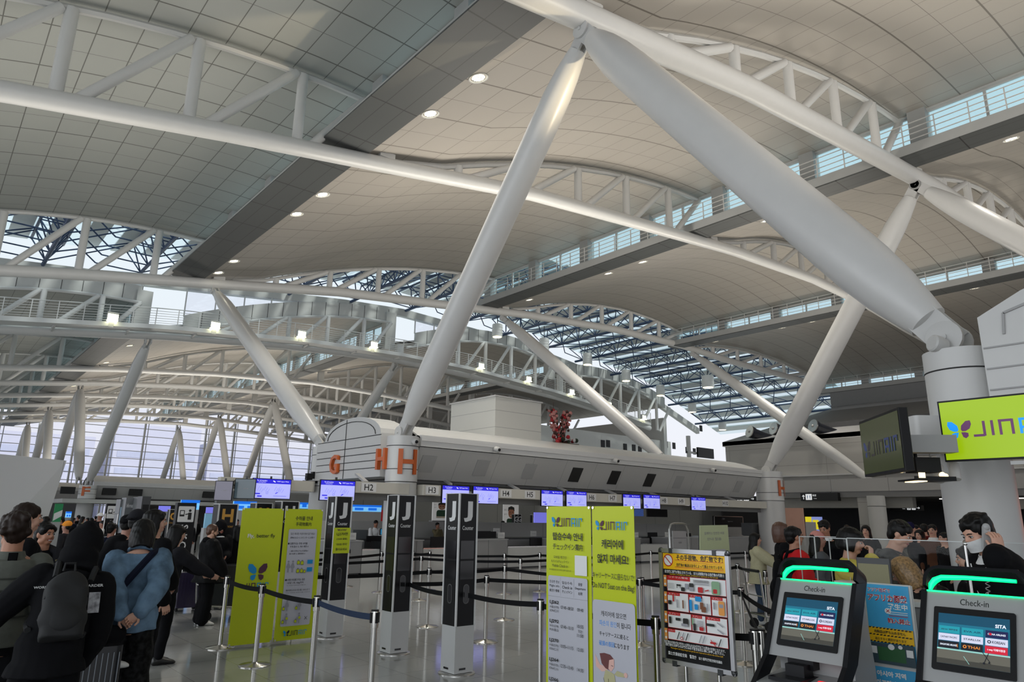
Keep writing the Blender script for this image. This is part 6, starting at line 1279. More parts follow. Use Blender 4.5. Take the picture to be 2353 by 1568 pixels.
# black event spotlights by the G panel
p = atx(715, 1097, 12); o = thing('spotlight_cluster', 'black spotlights silhouetted against the far glass left of letter G', 'spotlight', (12, p.y + 4, 3.9)); L = o.location
p = aty(716, 1097, 22.65); o.location = p
b = MB(); b.box(-.2, .0, -.08, .08, -.1, .12); b.box(.0, .2, -.08, .08, -.05, .18); b.lathe([(.07, 0), (.09, .2)], (-.2, 0, -.05), (1, 0, .2), n=12); b.build('housing', M_black, o, smooth=0); b = MB(); b.box(-.3, .25, -.03, .03, -.2, -.12); b.tube((0, 0, -.5), (0, 0, -.15), .03, n=6); b.build('bracket', M_black, o, smooth=0)
# ================================================================ PEOPLE
import numpy as np
def skinmat(n, r, g, b): return mat(n, srgb(r, g, b), .5, var=.05, vscale=12)
SKA = skinmat('light_skin', 196, 150, 128); SKB = skinmat('tan_skin', 165, 115, 90); SKC = skinmat('shaded_skin', 150, 105, 88)
M_eye = mat('eye_white', (.6, .6, .58), .3, var=0); M_iris = mat('dark_iris', (.01, .006, .004), .2, var=0); M_lip = mat('lip', srgb(150, 70, 70), .4); M_lash = mat('brow_hair', (.012, .01, .009), .7); M_teeth = mat('teeth', (.7, .68, .64), .3, var=0)
HBK = mat('black_hair', (.004, .0035, .0035), .45, bump=.4, vscale=60, spec=.22); HBR = mat('dark_brown_hair', srgb(34, 23, 18), .5, bump=.4, vscale=60, spec=.2); HBL = mat('blond_dyed_hair', srgb(142, 112, 74), .4, bump=.5, vscale=70, var=.35); HB2 = mat('brown_hair', srgb(80, 52, 38), .42, bump=.4, vscale=60)
def cloth(n, r, g, b, rough=.85, bump=.15, sc=40, var=.12): return mat(n, srgb(r, g, b), rough, bump=bump, vscale=sc, var=var, spec=.12)
C_black = cloth('black_cloth', 14, 14, 17); C_char = cloth('charcoal_cloth', 34, 34, 38); C_navy = cloth('navy_cloth', 20, 24, 40); C_jean = cloth('blue_jeans', 62, 76, 96); C_den = cloth('washed_denim', 92, 115, 137, sc=7, var=.4); C_vest = cloth('grey_green_padded_cloth', 92, 94, 88, .6); C_cream = cloth('cream_cloth', 182, 176, 145); C_red = cloth('red_jacket_cloth', 190, 28, 34, .55); C_yel = cloth('mustard_yellow_cloth', 196, 178, 84); C_camo = cloth('grey_camouflage_cloth', 62, 62, 62, .6, .3, 11, .95); C_white = cloth('white_cloth', 215, 215, 215); C_khaki = cloth('khaki_cloth', 120, 110, 84); C_brown = cloth('brown_cloth', 78, 50, 36); C_patt = cloth('black_wave_patterned_cloth', 22, 22, 23, .7, .6, 26, .9); C_grey = cloth('grey_cloth', 80, 82, 86); C_pink = cloth('pink_cloth', 190, 130, 122); C_org = cloth('orange_cloth', 222, 140, 50); C_maroon = cloth('maroon_cloth', 90, 26, 24); C_shirt = cloth('pale_shirt', 165, 170, 168); C_beanie = cloth('navy_knit', 30, 28, 62)
SH_w = mat('white_sneaker', (.6, .6, .6), .5); SH_k = mat('black_shoe', (.01, .01, .01), .4)
def remesh(mb, voxel, name, mats, parent, amp=0., fs=18., sm=2, extra=None, seed=0, stretch=1.):
    me = bpy.data.meshes.new('tmp'); me.from_pydata(mb.v, [], mb.f); ob = bpy.data.objects.new('tmp', me); COL.objects.link(ob)
    m = ob.modifiers.new('r', 'REMESH'); m.mode = 'VOXEL'; m.voxel_size = voxel
    if sm: q = ob.modifiers.new('s', 'SMOOTH'); q.iterations = sm; q.factor = .5
    dg = bpy.context.evaluated_depsgraph_get(); dg.update(); out = bpy.data.meshes.new_from_object(ob.evaluated_get(dg))
    bpy.data.objects.remove(ob); bpy.data.meshes.remove(me)
    n = len(out.vertices); co = np.empty(n * 3, np.float32); out.vertices.foreach_get('co', co); co = co.reshape(-1, 3)
    if amp > 0:
        no = np.empty(n * 3, np.float32); out.vertices.foreach_get('normal', no); no = no.reshape(-1, 3); p = co * fs + seed * 3.7; p[:, 2] *= stretch
        d = np.sin(p[:, 0] * 1.1 + 2 * np.sin(p[:, 2] * .7)) * np.sin(p[:, 1] * .9 + 1.3 * np.sin(p[:, 0] * .6)) + .6 * np.sin(p[:, 2] * 1.9 + 1.7 * np.sin(p[:, 0] * .8 + p[:, 1]))
        co = co + no * (d * amp)[:, None]; out.vertices.foreach_set('co', co.astype(np.float32).ravel())
    if extra is not None and extra.v:
        m2 = MB(); m2.v = [tuple(c) for c in co.tolist()]; m2.f = [tuple(p_.vertices) for p_ in out.polygons]; m2.m = [0] * len(m2.f); bpy.data.meshes.remove(out); m2.merge(extra)
        return m2.build(name, mats, parent, smooth=60)
    out.name = name
    for q in (mats if isinstance(mats, (list, tuple)) else [mats]): out.materials.append(q)
    out.shade_smooth(); o = bpy.data.objects.new(name, out); COL.objects.link(o); o.parent = parent; return o
def loft(mb, rings, n=14, mi=0):
    vs = []; fs = []
    for c, ux, uy in rings:
        for k in range(n): a = 2 * math.pi * k / n; vs.append(c + ux * math.cos(a) + uy * math.sin(a))
    N = len(rings); fs = [(i * n + k, i * n + (k + 1) % n, (i + 1) * n + (k + 1) % n, (i + 1) * n + k) for i in range(N - 1) for k in range(n)]
    fs += [tuple(range(n))[::-1], tuple((N - 1) * n + k for k in range(n))]; mb.add(vs, fs, mi)
def ik(S, Wt, l1, l2, pole):
    d = Wt - S; L = d.length
    if L > (l1 + l2) * .995: Wt = S + d * ((l1 + l2) * .995 / L); d = Wt - S; L = d.length
    a = (l1 * l1 - l2 * l2 + L * L) / (2 * L); h = math.sqrt(max(0, l1 * l1 - a * a)); u = d / L; p = (pole - u * pole.dot(u)).normalized(); return S + u * a + p * h, Wt
def limb(mb, pts, rs, n=10):
    P = [pts[0]]; R_ = [rs[0]]
    for i in range(len(pts) - 1):
        for t in (.25, .5, .75, 1): P.append(pts[i].lerp(pts[i + 1], t)); bulge = 1 + .1 * math.sin(math.pi * t); R_.append((rs[i] + (rs[i + 1] - rs[i]) * t) * (bulge if t < 1 else 1))
    mb.path(P, R_, n); mb.ball(P[0], R_[0], 10, 6); mb.ball(P[-1], R_[-1], 10, 6)
    for k in range(1, len(pts) - 1): mb.ball(pts[k], rs[k] * 1.01, 10, 6)
def hand(mb, w, d, nrm, s, curl=.5, side=1):
    """palm, four curled fingers and a thumb; d = hand direction, nrm = palm normal"""
    d = d.normalized(); nrm = (nrm - d * nrm.dot(d)).normalized(); x = d.cross(nrm) * side
    rings = []
    for t, rx, ry in ((0, .024, .018), (.03, .034, .017), (.06, .039, .014), (.085, .037, .012)): c = w + d * (t * s); rings.append((c, x * rx * s, nrm * ry * s))
    loft(mb, rings, 10)
    for k, (off, L) in enumerate(((-.028, .062), (-.0095, .072), (.0095, .068), (.028, .052))):
        p = w + d * (.083 * s) + x * off * s; pts = [p - d * .01 * s]; a = 0; seg = L * s / 3
        for j in range(3): a += curl * (.5 + .35 * j); q = pts[-1] + (d * math.cos(a) + nrm * math.sin(a)) * seg; pts.append(q)
        mb.path(pts, [.0092 * s, .0088 * s, .008 * s, .0064 * s], 7); mb.ball(pts[-1], .0066 * s, 7, 5)
    p = w + d * .02 * s - x * .026 * s; q = p + (d * .6 - x * .65 + nrm * .35).normalized() * .035 * s; r = q + (d * .9 - x * .1 + nrm * (.2 + curl * .4)).normalized() * .03 * s; mb.path([p, q, r], [.013 * s, .0105 * s, .008 * s], 7); mb.ball(r, .008 * s, 7, 5)
def person(label, x, y, head, H=1.5, top=C_black, bot=C_black, hair=('short', HBK), skin=SKA, shoes=SH_k, lean=0, side=0, yaw=0, pitch=0, roll=0, hands=None, hem=.5, ease=1., wide=1., q=1, female=False, ground=0., seated=False, smile=False, sleeve=1., neck_z=None, collar=None, mask=False, glasses=False, beard=False, name='person', legs=None, tamp=.006, step=0., group=None, belly=1.):
    """head = compass heading (degrees, world) the body faces; hands = {+1 right / -1 left: wrist target in body units}"""
    o = thing(name, label, 'person', (x, y, ground), math.radians(head - 90), group)
    V = Vector; s = H / 1.7; vox = {2: .0085, 1: .013, 0: .026}[q] * (1 if H > 1.2 else .9)
    Z = lambda *a: V(a) * H
    la = math.radians(lean); piv = Z(0, 0, .53); RL = Matrix.Rotation(-la, 3, 'X') @ Matrix.Rotation(math.radians(side), 3, 'Y')
    T = lambda p: piv + RL @ (p - piv)
    b = MB()
    tz = [(.455, .08, .06, -.008), (.5, .092, .066, -.01), (.54, .092, .066, -.008), (.59, .08, .056, 0), (.64, .078, .056, .002), (.7, .088, .062, .004), (.755, .098, .064, .002), (.79, .1, .058, -.004), (.815, .078, .045, -.01), (.835, .045, .036, -.012)]
    if female: tz = [(z, rx * (.93 if z > .6 else 1.02), ry * (.94 if z > .76 else 1.0), yo) for z, rx, ry, yo in tz]
    R3 = lambda v, z: (RL @ v) if z > .53 else v
    tp = lambda z, yo: T(Z(0, yo, z)) if z > .53 else Z(0, yo, z)
    loft(b, [(tp(z, yo), R3(V((rx * H, 0, 0)), z), R3(V((0, ry * H, 0)), z)) for z, rx, ry, yo in tz], 18)
    nk = .034 if female else .038
    HM = Matrix.Translation(T(Z(0, -.006, .858))) @ (RL.to_4x4() @ Matrix.Rotation(math.radians(yaw), 4, 'Z') @ Matrix.Rotation(math.radians(-pitch) + la * .0, 4, 'X') @ Matrix.Rotation(math.radians(roll), 4, 'Y')) @ Matrix.Scale(s, 4)
    hp = lambda *a: HM @ V(a)
    b.path([T(Z(0, -.014, .81)), T(Z(0, -.01, .845)), hp(0, -.004, .05)], [nk * H * 1.15, nk * H, nk * H * .95], 12)
    HR = HM.to_3x3()
    b.ball(hp(0, -.012, .145), (.074, .092, .09), 20, 14, M=HR); b.ball(hp(0, .024, .1), (.06, .064, .082), 18, 12, M=HR); b.ball(hp(0, .05, .042), (.036, .032, .028), 12, 8, M=HR)
    for sg in (-1, 1): b.ball(hp(sg * .033, .052, .082), (.027, .026, .03), 10, 8, M=HR); b.ball(hp(sg * .074, -.004, .108), (.011, .02, .031), 10, 8, M=HR); b.ball(hp(sg * .045, .01, .05), (.025, .04, .03), 10, 8, M=HR)
    b.path([hp(0, .08, .135), hp(0, .094, .112), hp(0, .104, .094)], [.007 * s, .009 * s, .0125 * s], 8); b.ball(hp(0, .092, .09), (.017, .012, .009), 10, 6, M=HR); b.ball(hp(0, .075, .142), (.042, .014, .01), 10, 6, M=HR)
    # legs
    L = {}
    for sg in (-1, 1):
        hip = Z(sg * .05, 0, .5); kn = Z(sg * .056, .012 + sg * step * .5, .275); an = Z(sg * .058, -.015 + sg * step, .045)
        if seated: kn = Z(sg * .075, .24, .5); an = Z(sg * .075, .22, .25)
        if legs and sg in legs: kn, an = [Z(*t) for t in legs[sg]]
        L[sg] = (hip, kn, an); limb(b, [hip, kn, an], [.053 * H, .034 * H, .022 * H], 12)
        loft(b, [(an + Z(0, yy, zz), V((rx * H, 0, 0)), V((0, 0, rz_ * H))) for yy, zz, rx, rz_ in ((-.03, -.02, .018, .02), (.0, -.018, .022, .025), (.05, -.024, .027, .018), (.095, -.032, .025, .01), (.112, -.035, .015, .006))], 10)
    # arms
    A_ = {}; ex = MB()
    for sg in (-1, 1):
        S = T(Z(sg * (.098 if female else .104), -.006, .79)); Wt = Z(*(hands[sg][:3] if hands and sg in hands else (sg * .14, .03, .485))); pole = V(hands[sg][3]) if hands and sg in hands and len(hands[sg]) > 3 else V((sg * .5, -1, -.2))
        if not (hands and sg in hands): Wt = T(Wt)
        E_, Wt = ik(S, Wt, .172 * H, .148 * H, pole); A_[sg] = (S, E_, Wt); limb(b, [S, E_, Wt], [.031 * H, .024 * H, .0165 * H], 10)
        hd = hands[sg][4] if hands and sg in hands and len(hands[sg]) > 4 else None
        d = V(hd[0]) if hd else (Wt - E_).normalized() + V((0, 0, -.1)); nr = V(hd[1]) if hd else V((-sg, .25, 0)); hb = MB(); hand(hb, Wt + d.normalized() * .004, d, nr, s * (1.0 if q else .95), hd[2] if hd else .45, sg)
        if q == 2: ex.merge(hb)
        else: b.merge(hb)
    if q >= 1:
        for sg in (-1, 1):
            ex.ball(hp(sg * .029, .0775, .118), (.0135, .0085, .0075), 10, 6, 1, HR); ex.ball(hp(sg * .029, .0855, .1175), (.0062, .003, .0062), 8, 5, 2, HR)
            ex.path([hp(sg * .013, .089, .137), hp(sg * .03, .0885, .142), hp(sg * .046, .078, .137)], .0032 * s, 5, 4); ex.path([hp(sg * .016, .0865, .123), hp(sg * .029, .0875, .1255), hp(sg * .043, .08, .121)], .002 * s, 5, 4)
        if not mask:
            if smile: ex.ball(hp(0, .0825, .06), (.024, .008, .006), 10, 6, 5, HR); ex.path([hp(-.027, .077, .067), hp(0, .0895, .0665), hp(.027, .077, .067)], .0035 * s, 6, 3); ex.path([hp(-.025, .077, .065), hp(0, .087, .0515), hp(.025, .077, .065)], .004 * s, 6, 3)
            else: ex.path([hp(-.023, .077, .062), hp(-.008, .085, .0645), hp(0, .0855, .063), hp(.008, .085, .0645), hp(.023, .077, .062)], .0035 * s, 6, 3); ex.path([hp(-.017, .079, .059), hp(0, .0845, .0565), hp(.017, .079, .059)], .0042 * s, 6, 3)
    remesh(b, vox, 'body', [skin, M_eye, M_iris, M_lip, M_lash, M_teeth], o, extra=ex, sm=1 if q == 2 else 1)
    # hair / headgear
    kind, hm = hair[0], hair[1]; hb = MB(); hv = .008 if q == 2 else .011 if q else .022
    def strands(a0, a1, z_end, y_back=0., n=16, r=.02, wav=0.):
        for k in range(n):
            a = math.radians(a0 + (a1 - a0) * k / (n - 1)); cx, cyy = math.sin(a), math.cos(a)
            pts = [hp(cx * .03, cyy * .04 - .015, .225), hp(cx * .07, cyy * .09 - .015, .185), hp(cx * .083, cyy * .1 - .018, .12), hp(cx * .084, cyy * .098 - .02, .06)]
            z = .06
            while z > z_end: z -= .06; fl = min(1, (.06 - z) / .12); pts.append(hp(cx * (.084 + (.012 if z_end < -.1 else -.014) * fl) + wav * math.sin(z * 40 + k), min(cyy * .095 - .02, .02) - y_back * fl + (-.03 if z_end < -.1 else .012) * fl, max(z, z_end)))
            hb.path(pts, [r * s] * (len(pts) - 1) + [r * .6 * s], 7)
    base = lambda: (hb.ball(hp(0, -.022, .152), (.084, .1, .092), 20, 14, M=HR), hb.ball(hp(0, -.055, .1), (.07, .055, .07), 14, 10, M=HR))
    if kind in ('short', 'crop', 'curly', 'quiff'):
        base()
        for k in range({'crop': 8, 'curly': 60}.get(kind, 26)): a = random.uniform(0, 6.28); cu_ = kind == 'curly'; rr_ = random.uniform(.02, .09 if cu_ else .075); hb.ball(hp(rr_ * math.sin(a), min(.05, rr_ * math.cos(a) * 1.1 - .02), (.235 - rr_ * random.uniform(.2, 1.6)) if cu_ else .215 - rr_ * .35 + random.uniform(0, .012)), (.03, .03, .03) if cu_ else (.022, .026, .018), 8, 6, M=HR)
        if kind != 'crop': hb.ball(hp(0, .05, .185), (.055, .03, .028), 12, 8, M=HR); hb.ball(hp(.02, .062, .168), (.03, .02, .028), 10, 6, M=HR)
    elif kind in ('bob', 'long', 'vlong', 'bun', 'pony', 'fringe'):
        base(); hb.ball(hp(0, .045, .19), (.06, .04, .03), 12, 8, M=HR)
        for sg in (-1, 1): hb.ball(hp(sg * .055, .04, .165), (.028, .035, .035), 10, 6, M=HR)
        if kind == 'bob': strands(62, 298, -.055)
        if kind == 'fringe': strands(62, 298, .03); [hb.path([hp(.05 * t, .06, .2), hp(.058 * t, .085, .16), hp(.06 * t, .09, .135)], .012 * s, 6) for t in (-1, -.6, -.2, .2, .6, 1)]
        if kind == 'long': strands(70, 290, -.14)
        if kind == 'vlong': strands(75, 285, -.3, n=18)
        if kind == 'bun': hb.ball(hp(-.015, -.045, .262), (.04, .038, .036), 12, 8, M=HR); hb.ball(hp(0, -.05, .2), (.05, .05, .04), 12, 8, M=HR)
        if kind == 'pony': hb.path([hp(0, -.1, .13), hp(0, -.15, .11), hp(0, -.165, .04), hp(0, -.155, -.05)], [.022 * s, .03 * s, .028 * s, .01 * s], 8)
        if kind == 'swept': pass
    elif kind in ('cap', 'beanie', 'buckethat', 'capback'):
        hb.ball(hp(0, -.05, .1), (.072, .055, .06), 14, 10, M=HR); hb.ball(hp(0, -.03, .13), (.08, .085, .06), 14, 10, M=HR)
        if len(hair) > 3: strands(75, 285, -.12)
    if hb.v: remesh(hb, hv, 'hair', hm, o, amp=.0022 * s if q else 0, fs=150, sm=1, stretch=.12)
    if kind in ('cap', 'beanie', 'buckethat', 'hood', 'capback'):
        cb = MB(); cm = hair[2]
        if kind in ('cap', 'capback'):
            cb.ball(hp(0, -.018, .168), (.091, .106, .088), 20, 12, M=HR); sg = 1 if kind == 'cap' else -1
            loft(cb, [(hp(0, sg * yy - .01, zz), HR @ V((rx, 0, 0)), HR @ V((0, 0, .006))) for yy, zz, rx in ((.06, .165, .075), (.11, .16, .07), (.15, .15, .055), (.17, .145, .03))], 10)
        elif kind == 'beanie': cb.ball(hp(0, -.02, .175), (.092, .106, .105), 20, 12, M=HR); cb.lathe([(.093 * s, -.02), (.1 * s, 0), (.1 * s, .03 * s), (.09 * s, .04)], hp(0, -.015, .15), HR @ V((0, -.15, 1)), n=20)
        elif kind == 'buckethat': cb.ball(hp(0, -.02, .17), (.09, .1, .08), 16, 10, M=HR); cb.lathe([(.14 * s, -.03), (.1 * s, .02), (.09 * s, .03)], hp(0, -.015, .15), HR @ V((0, -.1, 1)), n=20)
        else:
            cb.ball(hp(0, -.035, .14), (.118, .132, .14), 22, 14, M=HR); cb.ball(hp(0, -.06, .03), (.12, .11, .1), 18, 12, M=HR); cb.ball(hp(0, -.1, .22), (.05, .06, .05), 12, 8, M=HR); loft(cb, [(hp(0, -.02, -.07), HR @ V((.15, 0, 0)), HR @ V((0, .11, 0))), (hp(0, -.03, .02), HR @ V((.12, 0, 0)), HR @ V((0, .11, 0))), (hp(0, -.03, .08), HR @ V((.09, 0, 0)), HR @ V((0, .1, 0)))], 16)
        remesh(cb, hv * 1.1, 'hood' if kind == 'hood' else 'hat', cm, o, amp=.003 * s, fs=30, sm=2)
    # garments
    g = MB(); ea = .010 * ease; eb = .012 * ease
    tt = [(z, rx + eb, ry + eb, yo) for z, rx, ry, yo in tz if hem - .01 <= z <= .83]
    if hem < .455: tt = [(hem, .098 + eb * 1.6, .075 + eb * 1.5, -.008), (max(hem + .04, .46), .097 + eb * 1.2, .07 + eb, -.008)] + [t for t in tt if t[0] > .47]
    else: tt = [(hem, .093 + eb * 1.15, .067 + eb * 1.15, -.008)] + [t for t in tt if t[0] > hem + .02]
    tt = [(z, rx * (belly if .5 < z < .7 else 1), ry * belly if z < .7 else ry, yo) for z, rx, ry, yo in tt]
    loft(g, [(tp(z, yo), R3(V((rx * H, 0, 0)), z), R3(V((0, ry * H, 0)), z)) for z, rx, ry, yo in tt], 20)
    for sg in (-1, 1):
        S, E_, Wt = A_[sg]; cu = E_.lerp(Wt, .93 * sleeve) if sleeve <= 1 else Wt
        limb(g, [S, E_, cu], [(.036 + ea) * H, (.029 + ea) * H, (.021 + ea * .8) * H], 12)
    g.ball(T(Z(0, -.012, .822)), (.06 * H, .045 * H, .02 * H), 14, 8)
    remesh(g, vox * 1.05, 'top', top, o, amp=tamp * s * (1 if q else .5), fs=17 / s, sm=2, seed=x)
    g = MB()
    for sg in (-1, 1):
        hip, kn, an = L[sg]; limb(g, [hip, kn, kn.lerp(an, .94)], [.062 * H, (.041 * H) * wide, (.033 * H) * wide * wide], 12)
    loft(g, [(Z(0, -.006, z), V((rx * H, 0, 0)), V((0, ry * H, 0))) for z, rx, ry in ((.46, .088, .068), (.5, .098, .074), (.545, .096, .07), (.575, .085, .06))], 16)
    remesh(g, vox * 1.1, 'trousers', bot, o, amp=.004 * s, fs=20, sm=2, seed=y)
    if not seated or q:
        for sg in (-1, 1):
            an = L[sg][2]; g = MB(); loft(g, [(an + Z(0, yy, zz), V((rx * H, 0, 0)), V((0, 0, rz_ * H))) for yy, zz, rx, rz_ in ((-.04, -.02, .016, .018), (-.03, -.016, .026, .03), (.0, -.012, .028, .034), (.03, -.02, .029, .025), (.07, -.026, .033, .02), (.11, -.032, .03, .014), (.125, -.036, .018, .008))], 12); g.build('shoe', shoes, o, smooth=60)
    # accessories worn on the face
    if mask:
        g = MB(); rows = [[hp(.069 * math.sin(a), .03 + (.09 if z_ > .06 else .072) * math.cos(a), z_) for a in [math.radians(t) for t in range(-80, 81, 16)]] for z_ in (.02, .045, .07, .098)]
        g.sheet(rows, .003, dirn=tuple(HR @ V((0, 1, 0)))); g.path([hp(-.066, .04, .08), hp(-.076, 0, .125)], .0015, 5); g.path([hp(.066, .04, .08), hp(.076, 0, .125)], .0015, 5); g.build('mask', C_white, o)
    if glasses:
        g = MB()
        for sg in (-1, 1): g.path([hp(sg * .031 + .02 * math.cos(a), .095, .116 + .016 * math.sin(a)) for a in [k * math.pi / 5 for k in range(10)]], .0013, 5, closed=True); g.path([hp(sg * .051, .093, .12), hp(sg * .074, .0, .125)], .0013, 5)
        g.path([hp(-.011, .097, .119), hp(.011, .097, .119)], .0013, 5); g.build('glasses', mat('thin_metal_frame', (.1, .09, .08), .3, metal=.8), o)
    if beard: g = MB(); g.ball(hp(0, .047, .045), (.043, .042, .036), 14, 8, M=HR); g.ball(hp(-.045, .025, .06), (.02, .035, .03), 10, 6, M=HR); g.ball(hp(.045, .025, .06), (.02, .035, .03), 10, 6, M=HR); remesh(g, .011, 'beard', HB2, o, amp=.0015, fs=120)
    if collar:
        g = MB(); c0 = T(Z(0, -.008, .825)); 
        loft(g, [(c0 + V((0, 0, -.012)), R3(V((.062 * H, 0, 0)), 1), R3(V((0, .055 * H, 0)), 1)), (c0 + V((0, 0, .012)), R3(V((.052 * H, 0, 0)), 1), R3(V((0, .046 * H, 0)), 1)), (c0 + V((0, 0, .035)), R3(V((.047 * H, 0, 0)), 1), R3(V((0, .043 * H, 0)), 1))], 18)
        g.build('collar', collar, o, smooth=60)
    o['_hm'] = 0; del o['_hm']
    return o, HM, T, A_
def vh(px): return math.degrees(math.atan2(*(reversed((ray(px, 1190).x, ray(px, 1190).y)))))   # heading away from us at that column
def place(px, d): p = atd(px, 1190, d); return p.x, p.y
# ---- left queue, close
def bag_strap(o, pts, w=.022, m=None):
    b = MB(); b.path(pts, w, 6, ell=.25); return b.build('strap', m or C_black, o)
# padded vest traveller
x, y = place(40, 4.5); o, HM, T, A_ = person('person in a grey-green padded vest with back to us at the left edge', x, y, vh(42) + 8, 1.585, C_vest, C_black, ('curly', HBR), SKB, q=2, collar=C_vest, sleeve=.92, hem=.49, ease=1.6, tamp=.0)
b = MB(); H = 1.585
for z in (.55, .6, .65, .7, .745): b.path([T(Vector((math.sin(a) * (.112 if z > .66 else .104), math.cos(a) * .081 * 1.0, z)) * H) for a in [k * math.pi / 12 for k in range(24)]], .006, 5, closed=True)
b.build('quilting_seam', cloth('dark_seam', 60, 62, 58), o); b = MB(); b.rbox(-.025, .025, -.004, .004, -.03, .03, .008); b.build('collar_tab', C_black, o, M=Matrix.Translation(T(Vector((0, -.068, .825)) * H)))
for sg in (-1, 1):
    S, E_, Wt = A_[sg]; g = MB(); limb(g, [S.lerp(E_, .12), E_, E_.lerp(Wt, .93)], [.052 * H, .045 * H, .035 * H], 12); remesh(g, .013, 'sleeve', C_shirt, o, amp=.004)
x, y = place(68, 5.5); person('dark haired person in profile behind the padded vest, short stubble', x, y, vh(68) - 80, 1.66, C_black, C_black, ('quiff', HBR), SKA, q=2, beard=False)
x, y = place(112, 6.3); o, HM, T, A_ = person('smiling person with a hair bun and dark plaid scarf', x, y, vh(112) + 180 + 28, 1.5, C_black, C_black, ('bun', HBK), SKB, q=2, smile=True, yaw=12, female=True, ease=1.6)
b = MB(); H = 1.5
for sg in (-1, 1): b.path([T(Vector((sg * .045, -.03, .84)) * H), T(Vector((sg * .06, .05, .82)) * H), T(Vector((sg * .05, .085, .76)) * H), T(Vector((sg * .055, .09, .66)) * H), T(Vector((sg * .06, .085, .58)) * H)], .045, 8, ell=.3 if 0 else 1, mi=0)
for sg in (-1, 1):
    for z in (.78, .72, .66, .61): b.path([T(Vector((sg * .05 - .03, .115, z)) * H), T(Vector((sg * .05 + .03, .115, z)) * H)], .008, 5, mi=1)
b.build('scarf', [C_char, C_khaki], o)
x, y = place(216, 5.1); person('person with straight black hair behind the raised hood, white sneaker raised', x, y, vh(216) - 75, 1.49, C_black, C_black, ('long', HBK), SKC, SH_w, q=1, female=True, legs={1: ((.09, .16, .5), (.09, .1, .39))})
# hooded person with backpack, leaning and reaching left
x, y = place(163, 4.2); H = 1.53
hooded, HMh, Th, Ah = person('person in a black hoodie with the hood up, leaning over a luggage cart', x, y, vh(180) + 4, H, C_black, C_black, ('hood', HBK, C_black), SKC, q=2, lean=20, side=10, pitch=8, yaw=-8, ease=2.0, wide=1.35, hem=.45, hands={-1: (-.37, .2, .42, (-.5, -.5, .4), ((-.6, .4, -.6), (0, 0, -1), .9)), 1: (.13, .12, .46)}, tamp=.005)
A = Art([mat('white_jacket_print', (.55, .55, .55), .7), mat('grey_photo_print', (.3, .3, .32), .7, var=.5, vscale=30)]); A.text('WORK', -.15, .0, .014, 0, w=.07, bold=.03); A.text('HARDER', .12, .0, .016, 0, w=.1, bold=.03); A.rect(.1, -.16, .16, -.04, 1)
o_ = A.build('back_print', hooded, Matrix.Translation(Th(Vector((0, -.092, .745)) * H)) @ Matrix.Rotation(math.radians(-20), 4, 'X') @ Matrix.Rotation(math.pi / 2, 4, 'X'))
def backpack(parent_T, H, loc, rz, label, col=C_black, w=.15, h=.25, d=.085, at=(0, -.125, .66), lean=0):
    o = thing('backpack', label, 'backpack', loc, rz); c = parent_T(Vector(at) * H); RLm = Matrix.Rotation(-math.radians(lean), 3, 'X')
    b = MB(); b.rbox(-w * .82, w * .82, -d, d, -h * .95, h * .45, .05); b.ball((0, 0, h * .4), (w * .84, d, h * .58), 20, 14); b.ball((0, -.015, -h * .4), (w * .95, d * 1.1, h * .5), 18, 12); b.v = [tuple(c + RLm @ Vector((p[0], p[1] * 1, p[2]))) for p in b.v]; remesh(b, .013, 'bag', col, o, amp=.004, fs=16)
    b = MB(); b.ball((0, 0, 0), (w * .72, d * .6, h * .42), 14, 10); b.v = [tuple(c + RLm @ (Vector(p) + Vector((0, -d * .75, -h * .42)))) for p in b.v]; remesh(b, .014, 'front_pocket', col, o, amp=.002)
    b = MB(); b.path([c + RLm @ Vector((w * .8 * math.sin(a), -d * .55, h * .75 * math.cos(a))) for a in [math.radians(t) for t in range(-80, 81, 16)]], .004, 5); b.build('zip', C_char, o)
    b = MB()
    for sg in (-1, 1): b.path([parent_T(Vector(q) * H) for q in ((sg * .06, -.1, .77), (sg * .065, -.075, .83), (sg * .07, .0, .85), (sg * .075, .07, .8), (sg * .08, .085, .72), (sg * .1, .04, .62), (sg * .09, -.06, .58))], .018, 6)
    b.path([c + RLm @ Vector(q) for q in ((-.03, d * .3, h), (-.025, d * .1, h + .04), (.025, d * .1, h + .04), (.03, d * .3, h))], .008, 6); b.build('strap', col, o); return o
backpack(Th, H, hooded.location, hooded.rotation_euler.z, 'black backpack worn by the hooded person', mat('matte_black_nylon', (.005, .005, .006), .75, bump=.2, vscale=60), w=.135, h=.2, d=.07, lean=20, at=(0, -.135, .665))
# denim jacket woman, hands clasped behind
x, y = place(331, 5.4); H = 1.57
o, HM, T, A_ = person('person in a washed denim jacket with hands clasped behind the back', x, y, vh(325) - 4, H, C_den, C_patt, ('bob', HBK), SKA, q=2, female=True, lean=13, pitch=22, yaw=4, ease=2.2, hem=.47, wide=1.5, sleeve=.98, tamp=.007, hands={-1: (-.028, -.16, .555, (-1, -.5, 0), ((.6, -.1, -.5), (0, -1, -.1), .6)), 1: (.05, -.165, .565, (1, -.5, 0), ((-.65, -.15, -.5), (0, -1, -.1), .65))})
b = MB(); b.path([T(Vector(q) * H) for q in ((.075, -.02, .833), (.06, -.075, .81), (.0, -.098, .72), (-.07, -.095, .62), (-.115, -.05, .56))], .026, 8, ell=.35 if 0 else 1.); b.build('crossbody_strap', C_navy, o)
b = MB(); b.path([T(Vector((math.sin(a) * .05, math.cos(a) * .048 - .008, .84 - .006 * math.cos(a))) * H) for a in [k * math.pi / 10 for k in range(20)]], .014, 6, closed=True); b.build('collar', C_den, o)
